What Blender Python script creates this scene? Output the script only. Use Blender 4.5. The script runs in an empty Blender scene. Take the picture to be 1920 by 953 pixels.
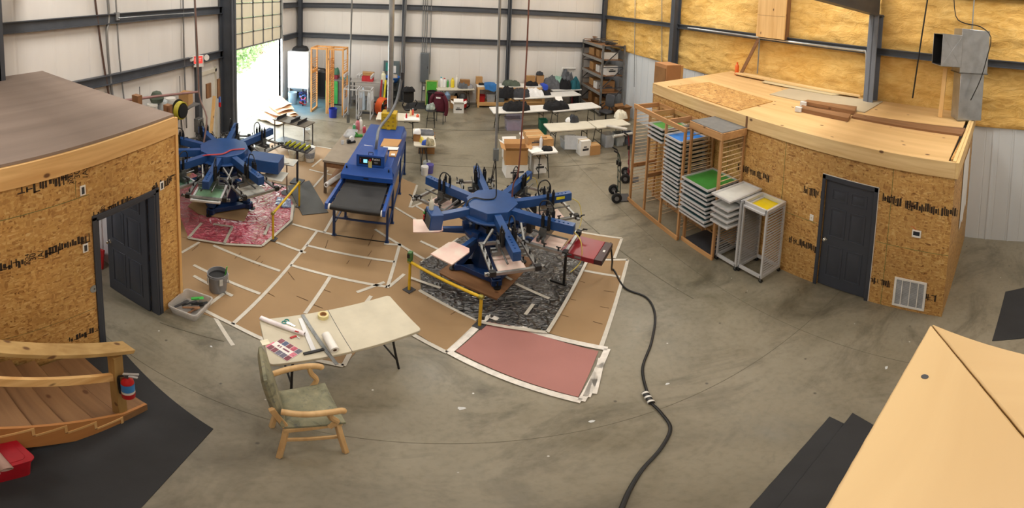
EXPOSURE, SKY, LAMP, SUN, FILM = 0.0, 9.0, 138, 7, .09
import bpy, math, random
from mathutils import Vector, Matrix, noise
C = bpy.context.scene.collection
SC = bpy.context.scene
PI = math.pi
rnd = random.Random(7)
# ---------------------------------------------------------------- camera solve (frame taken as 1920x953)
FX, KY, V0, PITCH, ROLL, YAW, EYE = 673.746, 1.1321, 55.1216, 0.069, -0.0468, -0.1976, 4.4001
ROT = Matrix.Rotation(YAW, 3, 'Z') @ Matrix.Rotation(-PITCH, 3, 'X') @ Matrix.Rotation(ROLL, 3, 'Y')
CAMLOC = Vector((0, 0, EYE))
def ray(u, v):
    th = (u-960)/FX; t = math.tan((V0-v)/(FX*KY))
    return ROT @ Vector((math.sin(th), math.cos(th), t))
def G(u, v, z=0.0):                                   # a spot measured on the photo, at height z in the room
    d = ray(u, v); return CAMLOC + d*((z-EYE)/d.z)
def GX(u, v, x):
    d = ray(u, v); return CAMLOC + d*(x/d.x)
def GY(u, v, y):
    d = ray(u, v); return CAMLOC + d*(y/d.y)
# ---------------------------------------------------------------- mesh builder
class MB:
    def __init__(s): s.v = []; s.f = []
    def add(s, vs, fs):
        o = len(s.v); s.v += [tuple(v) for v in vs]; s.f += [tuple(i+o for i in f) for f in fs]; return s
    def box(s, c, d, rz=0, rx=0, ry=0):
        m = Matrix.Rotation(rz, 3, 'Z') @ Matrix.Rotation(ry, 3, 'Y') @ Matrix.Rotation(rx, 3, 'X')
        c = Vector(c)
        vs = [c + m @ Vector((x*d[0]/2, y*d[1]/2, z*d[2]/2)) for x in (-1, 1) for y in (-1, 1) for z in (-1, 1)]
        return s.add(vs, [(0,1,3,2),(4,6,7,5),(0,4,5,1),(2,3,7,6),(0,2,6,4),(1,5,7,3)])
    def b(s, x0, x1, y0, y1, z0, z1):
        return s.box(((x0+x1)/2, (y0+y1)/2, (z0+z1)/2), (abs(x1-x0), abs(y1-y0), abs(z1-z0)))
    def bar(s, p0, p1, w, h, up=(0, 0, 1)):
        p0 = Vector(p0); p1 = Vector(p1); d = (p1-p0).normalized(); u = Vector(up)
        if abs(d.dot(u)) > .99: u = Vector((0, 1, 0))
        a = d.cross(u).normalized(); u = a.cross(d).normalized()
        vs = [p + a*(i*w/2) + u*(j*h/2) for p in (p0, p1) for i, j in ((-1,-1),(1,-1),(1,1),(-1,1))]
        return s.add(vs, [(0,1,2,3),(7,6,5,4),(0,4,5,1),(1,5,6,2),(2,6,7,3),(3,7,4,0)])
    def cyl(s, p0, p1, r0, r1=None, n=14, caps=True):
        r1 = r0 if r1 is None else r1
        p0 = Vector(p0); p1 = Vector(p1); d = (p1-p0).normalized()
        u = Vector((0, 0, 1)) if abs(d.z) < .9 else Vector((1, 0, 0))
        a = d.cross(u).normalized(); u = a.cross(d)
        vs = [p + (a*math.cos(2*PI*k/n) + u*math.sin(2*PI*k/n))*r for p, r in ((p0, r0), (p1, r1)) for k in range(n)]
        fs = [(k, (k+1) % n, n+(k+1) % n, n+k) for k in range(n)]
        if caps: fs += [tuple(range(n-1, -1, -1)), tuple(range(n, 2*n))]
        return s.add(vs, fs)
    def tube(s, pts, r, n=8, sub=6, closed=False):
        P = smooth(pts, sub) if sub else [Vector(p) for p in pts]
        rings = []; prev = None
        for i, p in enumerate(P):
            d = (P[min(i+1, len(P)-1)] - P[max(i-1, 0)])
            d = d.normalized() if d.length > 1e-9 else Vector((0, 0, 1))
            if prev is None:
                u = Vector((0, 0, 1)) if abs(d.z) < .9 else Vector((1, 0, 0))
                a = d.cross(u).normalized()
            else:
                a = (prev - d*prev.dot(d)); a = a.normalized() if a.length > 1e-6 else d.orthogonal().normalized()
            prev = a; u = d.cross(a)
            rings.append([p + (a*math.cos(2*PI*k/n) + u*math.sin(2*PI*k/n))*r for k in range(n)])
        vs = [v for ring in rings for v in ring]; m = len(rings)
        fs = [(i*n+k, i*n+(k+1) % n, (i+1)*n+(k+1) % n, (i+1)*n+k) for i in range(m-1) for k in range(n)]
        fs += [tuple(range(n-1, -1, -1)), tuple(range((m-1)*n, m*n))]
        return s.add(vs, fs)
    def lathe(s, c, prof, n=20, cap=True):
        c = Vector(c)
        vs = [c + Vector((r*math.cos(2*PI*k/n), r*math.sin(2*PI*k/n), z)) for r, z in prof for k in range(n)]
        m = len(prof)
        fs = [(i*n+k, i*n+(k+1) % n, (i+1)*n+(k+1) % n, (i+1)*n+k) for i in range(m-1) for k in range(n)]
        if cap: fs += [tuple(range(n-1, -1, -1)), tuple(range((m-1)*n, m*n))]
        return s.add(vs, fs)
    def prism(s, poly, z0, z1):
        a = sum(poly[i][0]*poly[(i+1) % len(poly)][1]-poly[(i+1) % len(poly)][0]*poly[i][1] for i in range(len(poly)))
        if a < 0: poly = poly[::-1]
        n = len(poly)
        vs = [(p[0], p[1], z0) for p in poly] + [(p[0], p[1], z1) for p in poly]
        return s.add(vs, [tuple(range(n-1, -1, -1)), tuple(range(n, 2*n))] + [(k, (k+1) % n, n+(k+1) % n, n+k) for k in range(n)])
    def quad(s, a, b, c, d): return s.add([a, b, c, d], [(0, 1, 2, 3)])
    def ring(s, x0, x1, y0, y1, z0, z1, w):            # rectangular frame lying flat
        s.b(x0, x1, y0, y0+w, z0, z1); s.b(x0, x1, y1-w, y1, z0, z1)
        s.b(x0, x0+w, y0+w, y1-w, z0, z1); return s.b(x1-w, x1, y0+w, y1-w, z0, z1)
    def xf(s, m):
        s.v = [tuple(m @ Vector(v)) for v in s.v]; return s
    def dup(s, m):
        t = MB(); t.v = [tuple(m @ Vector(v)) for v in s.v]; t.f = list(s.f); return t
    def join(s, o): return s.add(o.v, o.f)
def smooth(pts, sub):
    P = [Vector(p) for p in pts]
    if len(P) < 3: return P
    out = []
    for i in range(len(P)-1):
        a, b, c, d = P[max(i-1, 0)], P[i], P[i+1], P[min(i+2, len(P)-1)]
        for k in range(sub):
            t = k/sub
            out.append(.5*((2*b)+(c-a)*t+(2*a-5*b+4*c-d)*t*t+(3*b-a-3*c+d)*t**3))
    out.append(P[-1]); return out
def rrect(w, h, r, n=5):
    out = []
    for cx, cy, a0 in ((w/2-r, h/2-r, 0), (-w/2+r, h/2-r, PI/2), (-w/2+r, -h/2+r, PI), (w/2-r, -h/2+r, 1.5*PI)):
        out += [(cx+r*math.cos(a0+PI/2*k/n), cy+r*math.sin(a0+PI/2*k/n)) for k in range(n+1)]
    return out
def ppoly(pts, z, n=6):                                               # photo outline of something lying flat, every edge in n steps
    return [tuple(G(a[0]+(b[0]-a[0])*k/n, a[1]+(b[1]-a[1])*k/n, z)[:2]) for a, b in zip(pts, pts[1:]+pts[:1]) for k in range(n)]
def RZ(a, t=(0, 0, 0)): return Matrix.Translation(t) @ Matrix.Rotation(a, 4, 'Z')
# ---------------------------------------------------------------- objects
def obj(name, mb, mat, parent=None, bevel=0, label=None):
    me = bpy.data.meshes.new(name); me.from_pydata(mb.v, [], mb.f); me.update()
    me.shade_smooth(); me.set_sharp_from_angle(angle=math.radians(38))
    me.materials.append(mat)
    o = bpy.data.objects.new(name, me); C.objects.link(o)
    if parent is not None: o.parent = parent
    if bevel:
        m = o.modifiers.new('bevel', 'BEVEL'); m.width = bevel; m.segments = 2; m.limit_method = 'ANGLE'; m.angle_limit = .7
    if label: o['label'] = label
    return o
def pieces(name, mb, mat, parent):                                      # every separate piece of mb becomes a part of its own
    up = list(range(len(mb.v)))
    def find(i):
        while up[i] != i: up[i] = up[up[i]]; i = up[i]
        return i
    for f in mb.f:
        for i in f[1:]: up[find(i)] = find(f[0])
    isl = {}
    for i in range(len(mb.v)): isl.setdefault(find(i), []).append(i)
    cl = []
    for ids in isl.values():
        lo = [min(mb.v[i][k] for i in ids)-.002 for k in range(3)]; hi = [max(mb.v[i][k] for i in ids)+.002 for k in range(3)]
        hit = [c for c in cl if all(c[1][k] <= hi[k] and c[2][k] >= lo[k] for k in range(3))]
        for c in hit: cl.remove(c); ids = ids+c[0]; lo = [min(a, b) for a, b in zip(lo, c[1])]; hi = [max(a, b) for a, b in zip(hi, c[2])]
        cl.append((ids, lo, hi))
    out = []
    for ids, _, _ in cl:
        mp = {i: k for k, i in enumerate(ids)}; m = MB(); m.v = [mb.v[i] for i in ids]; m.f = [tuple(mp[i] for i in f) for f in mb.f if f[0] in mp]
        out.append(obj(name, m, mat, parent))
    return out
def tag(o, label, cat, group=None, kind=None):
    o['label'] = label; o['category'] = cat
    if group: o['group'] = group
    if kind: o['kind'] = kind
    return o
def thing(name, label, cat, loc=(0, 0, 0), rz=0, group=None, kind=None):
    o = bpy.data.objects.new(name, None); C.objects.link(o); o.empty_display_size = .1
    o.location = loc; o.rotation_euler = (0, 0, rz)
    return tag(o, label, cat, group, kind)
def one(name, label, cat, mb, mat, loc=(0, 0, 0), rz=0, group=None, bevel=0, kind=None):
    o = obj(name, mb, mat, None, bevel); o.location = loc; o.rotation_euler = (0, 0, rz)
    return tag(o, label, cat, group, kind)
def struct(name, mb, mat, label=None, bevel=0):
    o = obj(name, mb, mat, None, bevel); o['kind'] = 'structure'
    if label: o['label'] = label
    return o
def inst(src, name, parent, loc, rz=0):
    o = bpy.data.objects.new(name, src.data); C.objects.link(o); o.parent = parent; o.location = loc; o.rotation_euler = (0, 0, rz); return o
def text(name, body, size, mat, parent, loc, rot, ext=.0008, align='CENTER', sx=1):
    cu = bpy.data.curves.new(name, 'FONT'); cu.body = body; cu.size = size; cu.extrude = ext
    cu.align_x = align; cu.align_y = 'CENTER'; cu.materials.append(mat)
    t_ = bpy.data.objects.new(name, cu); me = bpy.data.meshes.new_from_object(t_); bpy.data.objects.remove(t_)
    o = bpy.data.objects.new(name, me); C.objects.link(o); o.parent = parent; o.location = loc; o.rotation_euler = rot; o.scale = (sx, 1, 1)
    return o
ORD = ['first', 'second', 'third', 'fourth', 'fifth', 'sixth', 'seventh', 'eighth', 'ninth', 'tenth', 'eleventh', 'twelfth', 'thirteenth', 'fourteenth', 'fifteenth', 'sixteenth', 'seventeenth', 'eighteenth', 'nineteenth', 'twentieth']
# ---------------------------------------------------------------- materials
def lin(c):
    if isinstance(c, str): c = tuple(int(c[i:i+2], 16) for i in (0, 2, 4))
    return tuple((x/255/12.92 if x/255 <= .04045 else ((x/255+.055)/1.055)**2.4) for x in c) + (1,)
class NT:
    def __init__(s, name):
        s.m = bpy.data.materials.new(name); s.m.use_nodes = True; s.t = s.m.node_tree; s.t.nodes.clear()
        s.out = s.n('ShaderNodeOutputMaterial'); s.p = s.n('ShaderNodeBsdfPrincipled'); s.l(s.p.outputs[0], s.out.inputs[0])
    def n(s, t, **k):
        o = s.t.nodes.new(t)
        for a, b in k.items(): setattr(o, a, b)
        return o
    def l(s, a, b): s.t.links.new(a, b)
    def set(s, **k):
        for a, b in k.items(): s.p.inputs[a.replace('_', ' ')].default_value = b
    def coord(s, scale=(1, 1, 1), rot=(0, 0, 0), kind='Object'):
        tc = s.n('ShaderNodeTexCoord'); mp = s.n('ShaderNodeMapping'); s.l(tc.outputs[kind], mp.inputs[0])
        mp.inputs['Scale'].default_value = scale; mp.inputs['Rotation'].default_value = rot; return mp.outputs[0]
    def noise(s, vec, scale, detail=4, rough=.55, dist=0):
        o = s.n('ShaderNodeTexNoise'); s.l(vec, o.inputs['Vector']); o.inputs['Scale'].default_value = scale
        o.inputs['Detail'].default_value = detail; o.inputs['Roughness'].default_value = rough; o.inputs['Distortion'].default_value = dist
        return o.outputs['Fac']
    def ramp(s, fac, stops):
        o = s.n('ShaderNodeValToRGB'); s.l(fac, o.inputs[0]); e = o.color_ramp.elements
        while len(e) < len(stops): e.new(.5)
        for i, (p, c) in enumerate(stops):
            e[i].position = p; e[i].color = lin(c) if not isinstance(c, float) else (c, c, c, 1)
        return o.outputs[0]
    def mix(s, fac, a, b, mode='MIX'):
        o = s.n('ShaderNodeMix', data_type='RGBA', blend_type=mode)
        for i, x in ((0, fac), (6, a), (7, b)):
            if hasattr(x, 'links'): s.l(x, o.inputs[i])
            else: o.inputs[i].default_value = x
        return o.outputs[2]
    def bump(s, h, strength, dist=.02):
        o = s.n('ShaderNodeBump'); o.inputs['Strength'].default_value = strength; o.inputs['Distance'].default_value = dist
        s.l(h, o.inputs['Height']); s.l(o.outputs[0], s.p.inputs['Normal']); s.l(o.outputs[0], s.p.inputs['Coat Normal'])
    def col(s, x): s.l(x, s.p.inputs['Base Color'])
_cache = {}
def P(col, rough=.55, metal=0, var=.12, scale=6, bump=0, bscale=40, **k):      # plain paint, plastic, metal, cloth with slight wear
    key = (str(col), rough, metal, var, scale, bump, bscale, str(k))
    if key in _cache: return _cache[key]
    N = NT('mat_%d' % len(_cache)); c = lin(col)
    v = N.coord()
    f = N.noise(v, scale, 5)
    lo = tuple(x*(1-var*1.6) for x in c[:3])+(1,); hi = tuple(min(1, x*(1+var)) for x in c[:3])+(1,)
    o = N.n('ShaderNodeValToRGB'); N.l(f, o.inputs[0]); o.color_ramp.elements[0].position = .3; o.color_ramp.elements[1].position = .72
    o.color_ramp.elements[0].color = lo; o.color_ramp.elements[1].color = hi
    N.col(o.outputs[0]); N.set(Roughness=rough, Metallic=metal)
    for a, b in k.items(): N.p.inputs[a.replace('_', ' ')].default_value = b
    if bump: N.bump(N.noise(v, bscale, 4), bump, .01)
    _cache[key] = N.m; return N.m
def wood(name, lo, hi, axis='x', sc=1.0, knots=True, rough=.6):
    N = NT(name)
    st = {'x': (1, 14, 14), 'y': (14, 1, 14), 'z': (14, 14, 1)}[axis]
    v = N.coord(tuple(x*sc for x in st)); g = N.noise(v, 1.1, 5, .55, .5)
    c = N.ramp(g, [(.3, lo), (.7, hi)])
    w2 = N.coord(tuple(x*.35*sc for x in st)); b = N.noise(w2, 1.3, 2)
    c = N.mix(.35, c, N.ramp(b, [(.35, lo), (.65, hi)]))
    if knots:
        kv = N.coord(tuple((2.6 if x == 1 else 4.2) for x in st)); vo = N.n('ShaderNodeTexVoronoi'); N.l(kv, vo.inputs['Vector']); vo.inputs['Scale'].default_value = 1.0
        kr = N.ramp(vo.outputs['Distance'], [(.07, .9), (.125, 0.0)])
        c = N.mix(kr, c, lin((88, 52, 26)))
    N.col(c); N.set(Roughness=rough); N.bump(g, .12, .004)
    return N.m
def osb(name, tint=(1, 1, 1)):
    N = NT(name); prev = None
    v0 = N.coord()
    wob = N.n('ShaderNodeTexNoise'); N.l(v0, wob.inputs['Vector']); wob.inputs['Scale'].default_value = 5
    cols = []
    for i, (sc, rot) in enumerate((((11, 11, 46), (.5, .35, .3)), ((13, 14, 44), (-.6, -.3, 1.1)), ((36, 34, 12), (.3, .6, -.5)))):
        v = N.coord(sc, rot); a = N.n('ShaderNodeVectorMath', operation='MULTIPLY_ADD'); N.l(wob.outputs['Color'], a.inputs[0]); a.inputs[1].default_value = (2.2, 2.2, 2.2); N.l(v, a.inputs[2])
        vo = N.n('ShaderNodeTexVoronoi'); N.l(a.outputs[0], vo.inputs['Vector']); vo.inputs['Scale'].default_value = 1
        sp = N.n('ShaderNodeSeparateColor'); N.l(vo.outputs['Color'], sp.inputs[0]); cols.append((sp.outputs[0], sp.outputs[1], vo.outputs['Distance']))
    t = lambda c: tuple(int(min(255, x*y)) for x, y in zip(c, tint))
    A = N.ramp(cols[0][0], [(.0, t((152, 106, 52))), (.1, t((190, 142, 78))), (.6, t((206, 160, 92))), (1, t((222, 182, 116)))])
    B = N.ramp(cols[1][0], [(.0, t((128, 84, 40))), (.1, t((192, 142, 78))), (.7, t((208, 162, 96))), (1, t((224, 186, 124)))])
    D = N.ramp(cols[2][0], [(.0, t((160, 112, 58))), (.5, t((198, 150, 86))), (1, t((214, 170, 104)))])
    m1 = N.ramp(cols[2][1], [(.45, 0.0), (.5, 1.0)]); m2 = N.ramp(cols[1][1], [(.6, 0.0), (.65, 1.0)])
    c = N.mix(m2, N.mix(m1, A, B), D)
    big = N.ramp(N.noise(v0, .8, 3), [(.3, (226, 226, 226)), (.7, (255, 255, 255))])
    c = N.mix(1, c, big, 'MULTIPLY')
    N.col(c); N.set(Roughness=.55); N.bump(cols[0][0], .25, .004)
    return N.m
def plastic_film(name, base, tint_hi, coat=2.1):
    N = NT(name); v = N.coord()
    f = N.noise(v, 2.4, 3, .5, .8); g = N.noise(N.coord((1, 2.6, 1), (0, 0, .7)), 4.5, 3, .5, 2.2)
    N.col(N.ramp(g, [(.36, base), (.62, base), (.82, tint_hi)]))  # pale crease streaks in the colour, partly painted highlights
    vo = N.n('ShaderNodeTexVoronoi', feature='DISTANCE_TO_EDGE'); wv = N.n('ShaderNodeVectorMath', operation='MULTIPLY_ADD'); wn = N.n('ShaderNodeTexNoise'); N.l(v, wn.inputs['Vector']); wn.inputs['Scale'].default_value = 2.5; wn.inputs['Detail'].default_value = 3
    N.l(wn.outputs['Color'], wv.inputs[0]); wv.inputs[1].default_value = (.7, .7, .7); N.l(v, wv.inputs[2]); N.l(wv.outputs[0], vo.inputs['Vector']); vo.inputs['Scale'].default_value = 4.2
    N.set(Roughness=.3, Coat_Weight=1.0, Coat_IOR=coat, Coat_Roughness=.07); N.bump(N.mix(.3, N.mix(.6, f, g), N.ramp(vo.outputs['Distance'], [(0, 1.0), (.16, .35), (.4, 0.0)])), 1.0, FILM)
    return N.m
def glass(name, col, rough=.1, alpha=.35):
    N = NT(name); N.p.inputs['Base Color'].default_value = lin(col); N.set(Roughness=rough, Alpha=alpha)
    f = N.noise(N.coord(), 6, 3); mr = N.n('ShaderNodeMapRange'); N.l(f, mr.inputs[0]); mr.inputs[3].default_value = alpha*.8; mr.inputs[4].default_value = min(1, alpha*1.2); N.l(mr.outputs[0], N.p.inputs['Alpha'])
    return N.m
def emit(name, col, st):
    N = NT(name); N.p.inputs['Base Color'].default_value = lin(col); N.p.inputs['Emission Color'].default_value = lin(col); N.p.inputs['Emission Strength'].default_value = st; return N.m
def concrete():
    N = NT('concrete_floor'); v = N.coord()
    big = N.noise(v, .33, 5, .6, .4); mid = N.noise(v, 1.7, 6, .62, .7); fine = N.noise(v, 14, 6, .6)
    c = N.ramp(big, [(.32, (82, 77, 60)), (.47, (126, 118, 99)), (.66, (148, 140, 122))])
    c = N.mix(.34, c, N.ramp(mid, [(.3, (92, 86, 70)), (.48, (128, 120, 102)), (.7, (148, 139, 122))]))
    c = N.mix(.16, c, N.ramp(fine, [(.32, (88, 84, 72)), (.5, (142, 136, 122)), (.75, (164, 158, 144))]))
    st = N.noise(N.coord((1, 1.6, 1), (0, 0, .5)), .55, 6, .68, 1.2)
    c = N.mix(N.ramp(st, [(.5, 0.0), (.68, .65)]), c, lin((62, 57, 43)))
    vo = N.n('ShaderNodeTexVoronoi'); N.l(v, vo.inputs['Vector']); vo.inputs['Scale'].default_value = 3.1
    vo2 = N.n('ShaderNodeTexVoronoi'); N.l(N.coord((1, 1, 1), (0, 0, 1)), vo2.inputs['Vector']); vo2.inputs['Scale'].default_value = 2.7
    c = N.mix(N.ramp(vo.outputs['Distance'], [(.022, 1.0), (.042, 0.0)]), c, lin((206, 204, 198)))
    c = N.mix(N.ramp(vo2.outputs['Distance'], [(.025, .8), (.06, 0.0)]), c, lin((66, 62, 54)))
    sp = N.n('ShaderNodeVectorMath', operation='DISTANCE'); N.l(v, sp.inputs[0]); sp.inputs[1].default_value = (-6.2, 14.9, 0)
    ds = N.n('ShaderNodeMath', operation='MULTIPLY_ADD'); N.l(mid, ds.inputs[0]); ds.inputs[1].default_value = 1.6; N.l(sp.outputs['Value'], ds.inputs[2])
    mr = N.n('ShaderNodeMapRange'); N.l(ds.outputs[0], mr.inputs[0]); mr.inputs[1].default_value = 1.6; mr.inputs[2].default_value = 3.4; mr.inputs[3].default_value = .62; mr.inputs[4].default_value = 0
    c = N.mix(mr.outputs[0], c, lin((86, 150, 178)))                     # spilled blue ink round the washout booth
    N.col(c); N.l(N.ramp(mid, [(.3, .3), (.7, .5)]), N.p.inputs['Roughness']); N.bump(fine, .06, .003)
    return N.m
def foam():
    N = NT('spray_foam'); v = N.coord((1, 1, 2.6))
    f = N.noise(v, 3.0, 7, .6, 1.2); g = N.noise(N.coord(), .9, 4)
    c = N.ramp(f, [(.28, (192, 140, 60)), (.5, (224, 178, 94)), (.75, (238, 204, 130))])
    c = N.mix(.4, c, N.ramp(g, [(.3, (212, 162, 78)), (.7, (240, 208, 138))]))
    N.col(c); N.set(Roughness=.75); N.bump(f, .6, .05); return N.m
def liner(name, a, b, freq, axis=0):
    N = NT(name); v = N.coord()
    sx = N.n('ShaderNodeSeparateXYZ'); N.l(v, sx.inputs[0])
    m = N.n('ShaderNodeMath', operation='MULTIPLY'); N.l(sx.outputs[axis], m.inputs[0]); m.inputs[1].default_value = freq
    fr = N.n('ShaderNodeMath', operation='FRACT'); N.l(m.outputs[0], fr.inputs[0])
    h = N.ramp(fr.outputs[0], [(.0, 0.0), (.05, 1.0), (.95, 1.0), (1, 0.0)])
    f = N.noise(N.coord((1, 1, .25)), 1.4, 5)
    N.col(N.mix(.5, N.ramp(f, [(.3, b), (.7, a)]), lin(a))); N.set(Roughness=.5); N.bump(h, .35, .02); return N.m
# ================================================================ CAMERA, VIEW, LIGHT
cd = bpy.data.cameras.new('camera'); cam = bpy.data.objects.new('camera', cd); C.objects.link(cam); SC.camera = cam
SC.render.engine = 'CYCLES'
cd.type = 'PANO'; cd.panorama_type = 'EQUIRECTANGULAR'
cd.longitude_min, cd.longitude_max = -960/FX, 960/FX
cd.latitude_max, cd.latitude_min = V0/(FX*KY), (V0-953)/(FX*KY)
cd.clip_start = .02; cd.clip_end = 300
mm = Matrix((ROT.col[0], ROT.col[2], -ROT.col[1])).transposed().to_4x4(); mm.translation = CAMLOC
cam.matrix_world = mm
vs = SC.view_settings; vs.view_transform = 'Standard'; vs.look = 'None'; vs.gamma = 1; vs.use_curve_mapping = False; vs.exposure = EXPOSURE
SC.cycles.max_bounces = 7; SC.cycles.diffuse_bounces = 4; SC.cycles.glossy_bounces = 3; SC.cycles.transparent_max_bounces = 12
SC.cycles.use_denoising = True; SC.cycles.sample_clamp_indirect = 6; SC.cycles.caustics_reflective = False; SC.cycles.caustics_refractive = False
W = bpy.data.worlds.new('sky'); SC.world = W; W.use_nodes = True
W.node_tree.nodes['Background'].inputs[0].default_value = (.86, .94, 1, 1); W.node_tree.nodes['Background'].inputs[1].default_value = SKY
def lamp(loc, sx, sy, power, col=(1, .95, .86), rot=(0, 0, 0), portal=False):
    l = bpy.data.lights.new('lamp', 'AREA'); l.shape = 'RECTANGLE'; l.size = sx; l.size_y = sy; l.energy = power; l.color = col
    o = bpy.data.objects.new('lamp', l); C.objects.link(o); o.location = loc; o.rotation_euler = rot
    if portal: l.cycles.is_portal = True
    return o
for x, f in ((-4.6, 1.0), (.6, .9), (6.3, 1.12)):
    for y in (-1.2, 3.6, 8.6, 13.6): lamp((x, y, 6.9), 2.4, 1.0, LAMP*f)
D, LW, RW = 16.92, -7.14, 8.33
lamp((LW-.1, 12.7, 1.35), 4.3, 2.7, 1, rot=(0, -PI/2, 0), portal=True)
s = bpy.data.lights.new('sun', 'SUN'); s.energy = SUN; s.angle = .42; s.color = (.88, .95, 1); so = bpy.data.objects.new('sun', s); C.objects.link(so); so.rotation_euler = Vector((.6, -.46, -.44)).to_track_quat('-Z', 'Y').to_euler()
# ================================================================ MATERIALS
m_conc = concrete(); m_foam = foam()
m_white = liner('white_liner', (226, 222, 218), (208, 203, 200), 1.05, 0); m_whiteL = liner('white_liner_left', (226, 222, 218), (208, 203, 200), 1.05, 1)
m_rib = liner('ribbed_liner', (216, 220, 224), (200, 205, 211), 3.3, 1)
m_steel = P((70, 74, 82), .5, .0, .1, 3); m_steel2 = P((112, 118, 130), .5, 0, .08, 3)
m_osb = osb('osb_board'); m_osb2 = osb('osb_board_end_wall', (1, 1, 1))  # end wall board keeps the same untinted colours
m_pine_x = wood('pine_x', (190, 140, 84), (232, 192, 134), 'x', .8); m_pine_y = wood('pine_y', (196, 146, 86), (236, 198, 138), 'y', .8); m_pine_z = wood('pine_z', (196, 142, 80), (222, 178, 116), 'z', .8)
m_pale_y = wood('pale_pine', (204, 164, 108), (240, 212, 160), 'y', .8); m_pale_x = wood('pale_pine_x', (216, 178, 118), (236, 206, 150), 'x', .8); m_pale_z = wood('pale_pine_z', (206, 160, 98), (232, 194, 134), 'z', .8)
m_ply = wood('plywood_deck', (196, 156, 102), (226, 190, 136), 'y', .3); m_ply2 = wood('plywood_grey', (120, 104, 94), (142, 125, 114), 'y', .22, False, .7)
m_treat = wood('treated_pine', (150, 116, 66), (186, 154, 100), 'y', .8); m_treat_z = wood('treated_pine_z', (136, 104, 56), (170, 136, 82), 'z', .8)
m_tread = wood('tread_board', (124, 88, 56), (164, 124, 82), 'x', .5); m_skirt = wood('skirt_board', (160, 104, 54), (192, 136, 80), 'y', .3, False)
m_brownw = wood('brown_timber', (112, 78, 50), (150, 108, 72), 'y', .9); m_brownz = wood('brown_timber_z', (104, 72, 46), (140, 98, 62), 'z', .9)
m_rack = wood('rack_pine', (150, 106, 66), (192, 148, 100), 'z', .8); m_racky = wood('rack_pine_y', (160, 114, 70), (204, 158, 106), 'y', .8); m_rackx = wood('rack_pine_x', (142, 98, 60), (184, 138, 92), 'x', .8)
m_door = P((56, 60, 70), .38, 0, .05, 3); m_chrome = P((210, 208, 204), .22, 1, .03); m_alu = P((206, 206, 208), .4, .35, .05, 4); m_galv = P((188, 194, 200), .3, .85, .12, 5, .15, 3)
m_blue = P((34, 70, 124), .3, 0, .1, 4); m_blued = P((20, 48, 94), .36, 0, .1, 4); m_blk = P((20, 20, 22), .5, 0, .1); m_blkr = P((30, 30, 32), .85, 0, .15, 3); m_dryb = P((26, 70, 146), .32, 0, .08, 3); m_rub = P((46, 47, 50), .8, 0, .14, 2.2, .25, 90)
m_grey = P((120, 120, 122), .5, .3, .12); m_dgrey = P((66, 66, 70), .5, .2, .12); m_mach = P((120, 122, 122), .32, .8, .2, 14); m_machd = P((64, 66, 68), .4, .7, .25, 14)
m_wht = P((232, 230, 226), .5, 0, .04); m_cream = P((214, 208, 192), .5, 0, .05, 3); m_yel = P((206, 168, 28), .45, 0, .08); m_red = P((176, 26, 30), .4, 0, .08); m_dred = P((128, 22, 32), .3, 0, .06)
m_card = P((186, 142, 92), .85, 0, .07, 2); m_cardD = P((150, 108, 66), .85, 0, .1, 3); m_kraft = P((156, 127, 92), .75, 0, .07, 1.2); m_paper = P((236, 234, 232), .8, 0, .03)
m_green = P((58, 140, 52), .5, 0, .08); m_tape = P((198, 192, 180), .32, 0, .08, 10); m_orange = P((214, 88, 34), .5, 0, .08); m_pink = P((226, 96, 124), .5, 0, .1); m_teal = P((28, 132, 128), .5, 0, .1)
m_navy = P((34, 46, 120), .5, 0, .1); m_cloud = glass('clear_plastic', (214, 218, 224), .2, .42); m_purp = glass('tinted_plastic', (186, 182, 206), .2, .5); m_emul = P((36, 96, 80), .35, 0, .1); m_emulg = P((74, 150, 62), .4, 0, .08)
m_ink = P((34, 26, 20), .8, 0, .2); m_blackcl = P((22, 22, 26), .92, 0, .3, 8, .4, 26); m_greycl = P((96, 98, 104), .95, 0, .2, 8, .4, 26); m_dkcl = P((58, 60, 66), .95, 0, .2, 8, .4, 26); m_whitecl = P((236, 236, 238), .9, 0, .08, 8, .4, 26)
m_olive = P((86, 96, 84), .95, 0, .15, 8, .4, 26); m_bluecl = P((52, 116, 184), .9, 0, .12, 8, .4, 26); m_maroon = P((84, 22, 38), .95, 0, .15, 8, .4, 26); m_tealcl = P((30, 92, 104), .9, 0, .15, 8, .4, 26); m_creamcl = P((226, 220, 202), .95, 0, .08, 8, .4, 26)
m_pole = P((150, 152, 154), .35, .6, .06)
# ================================================================ SHELL
struct('floor', MB().b(-60, RW+.2, -6, D+.2, -.3, 0), m_conc, 'mottled stained concrete slab with saw cut joints')
struct('wall_back', MB().b(LW-.2, RW+.2, D, D+.15, 0, 7.4), m_white, 'white faced insulation wall across the far end')
dy0, dy1, dz = 10.62, 14.88, 2.75
struct('wall_left', MB().b(LW-.15, LW, -6, dy0, 0, 7.4).b(LW-.15, LW, dy1, D, 0, 7.4).b(LW-.15, LW, dy0, dy1, 4.9, 7.4), m_whiteL, 'white faced insulation wall on the left of the shop')
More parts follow.
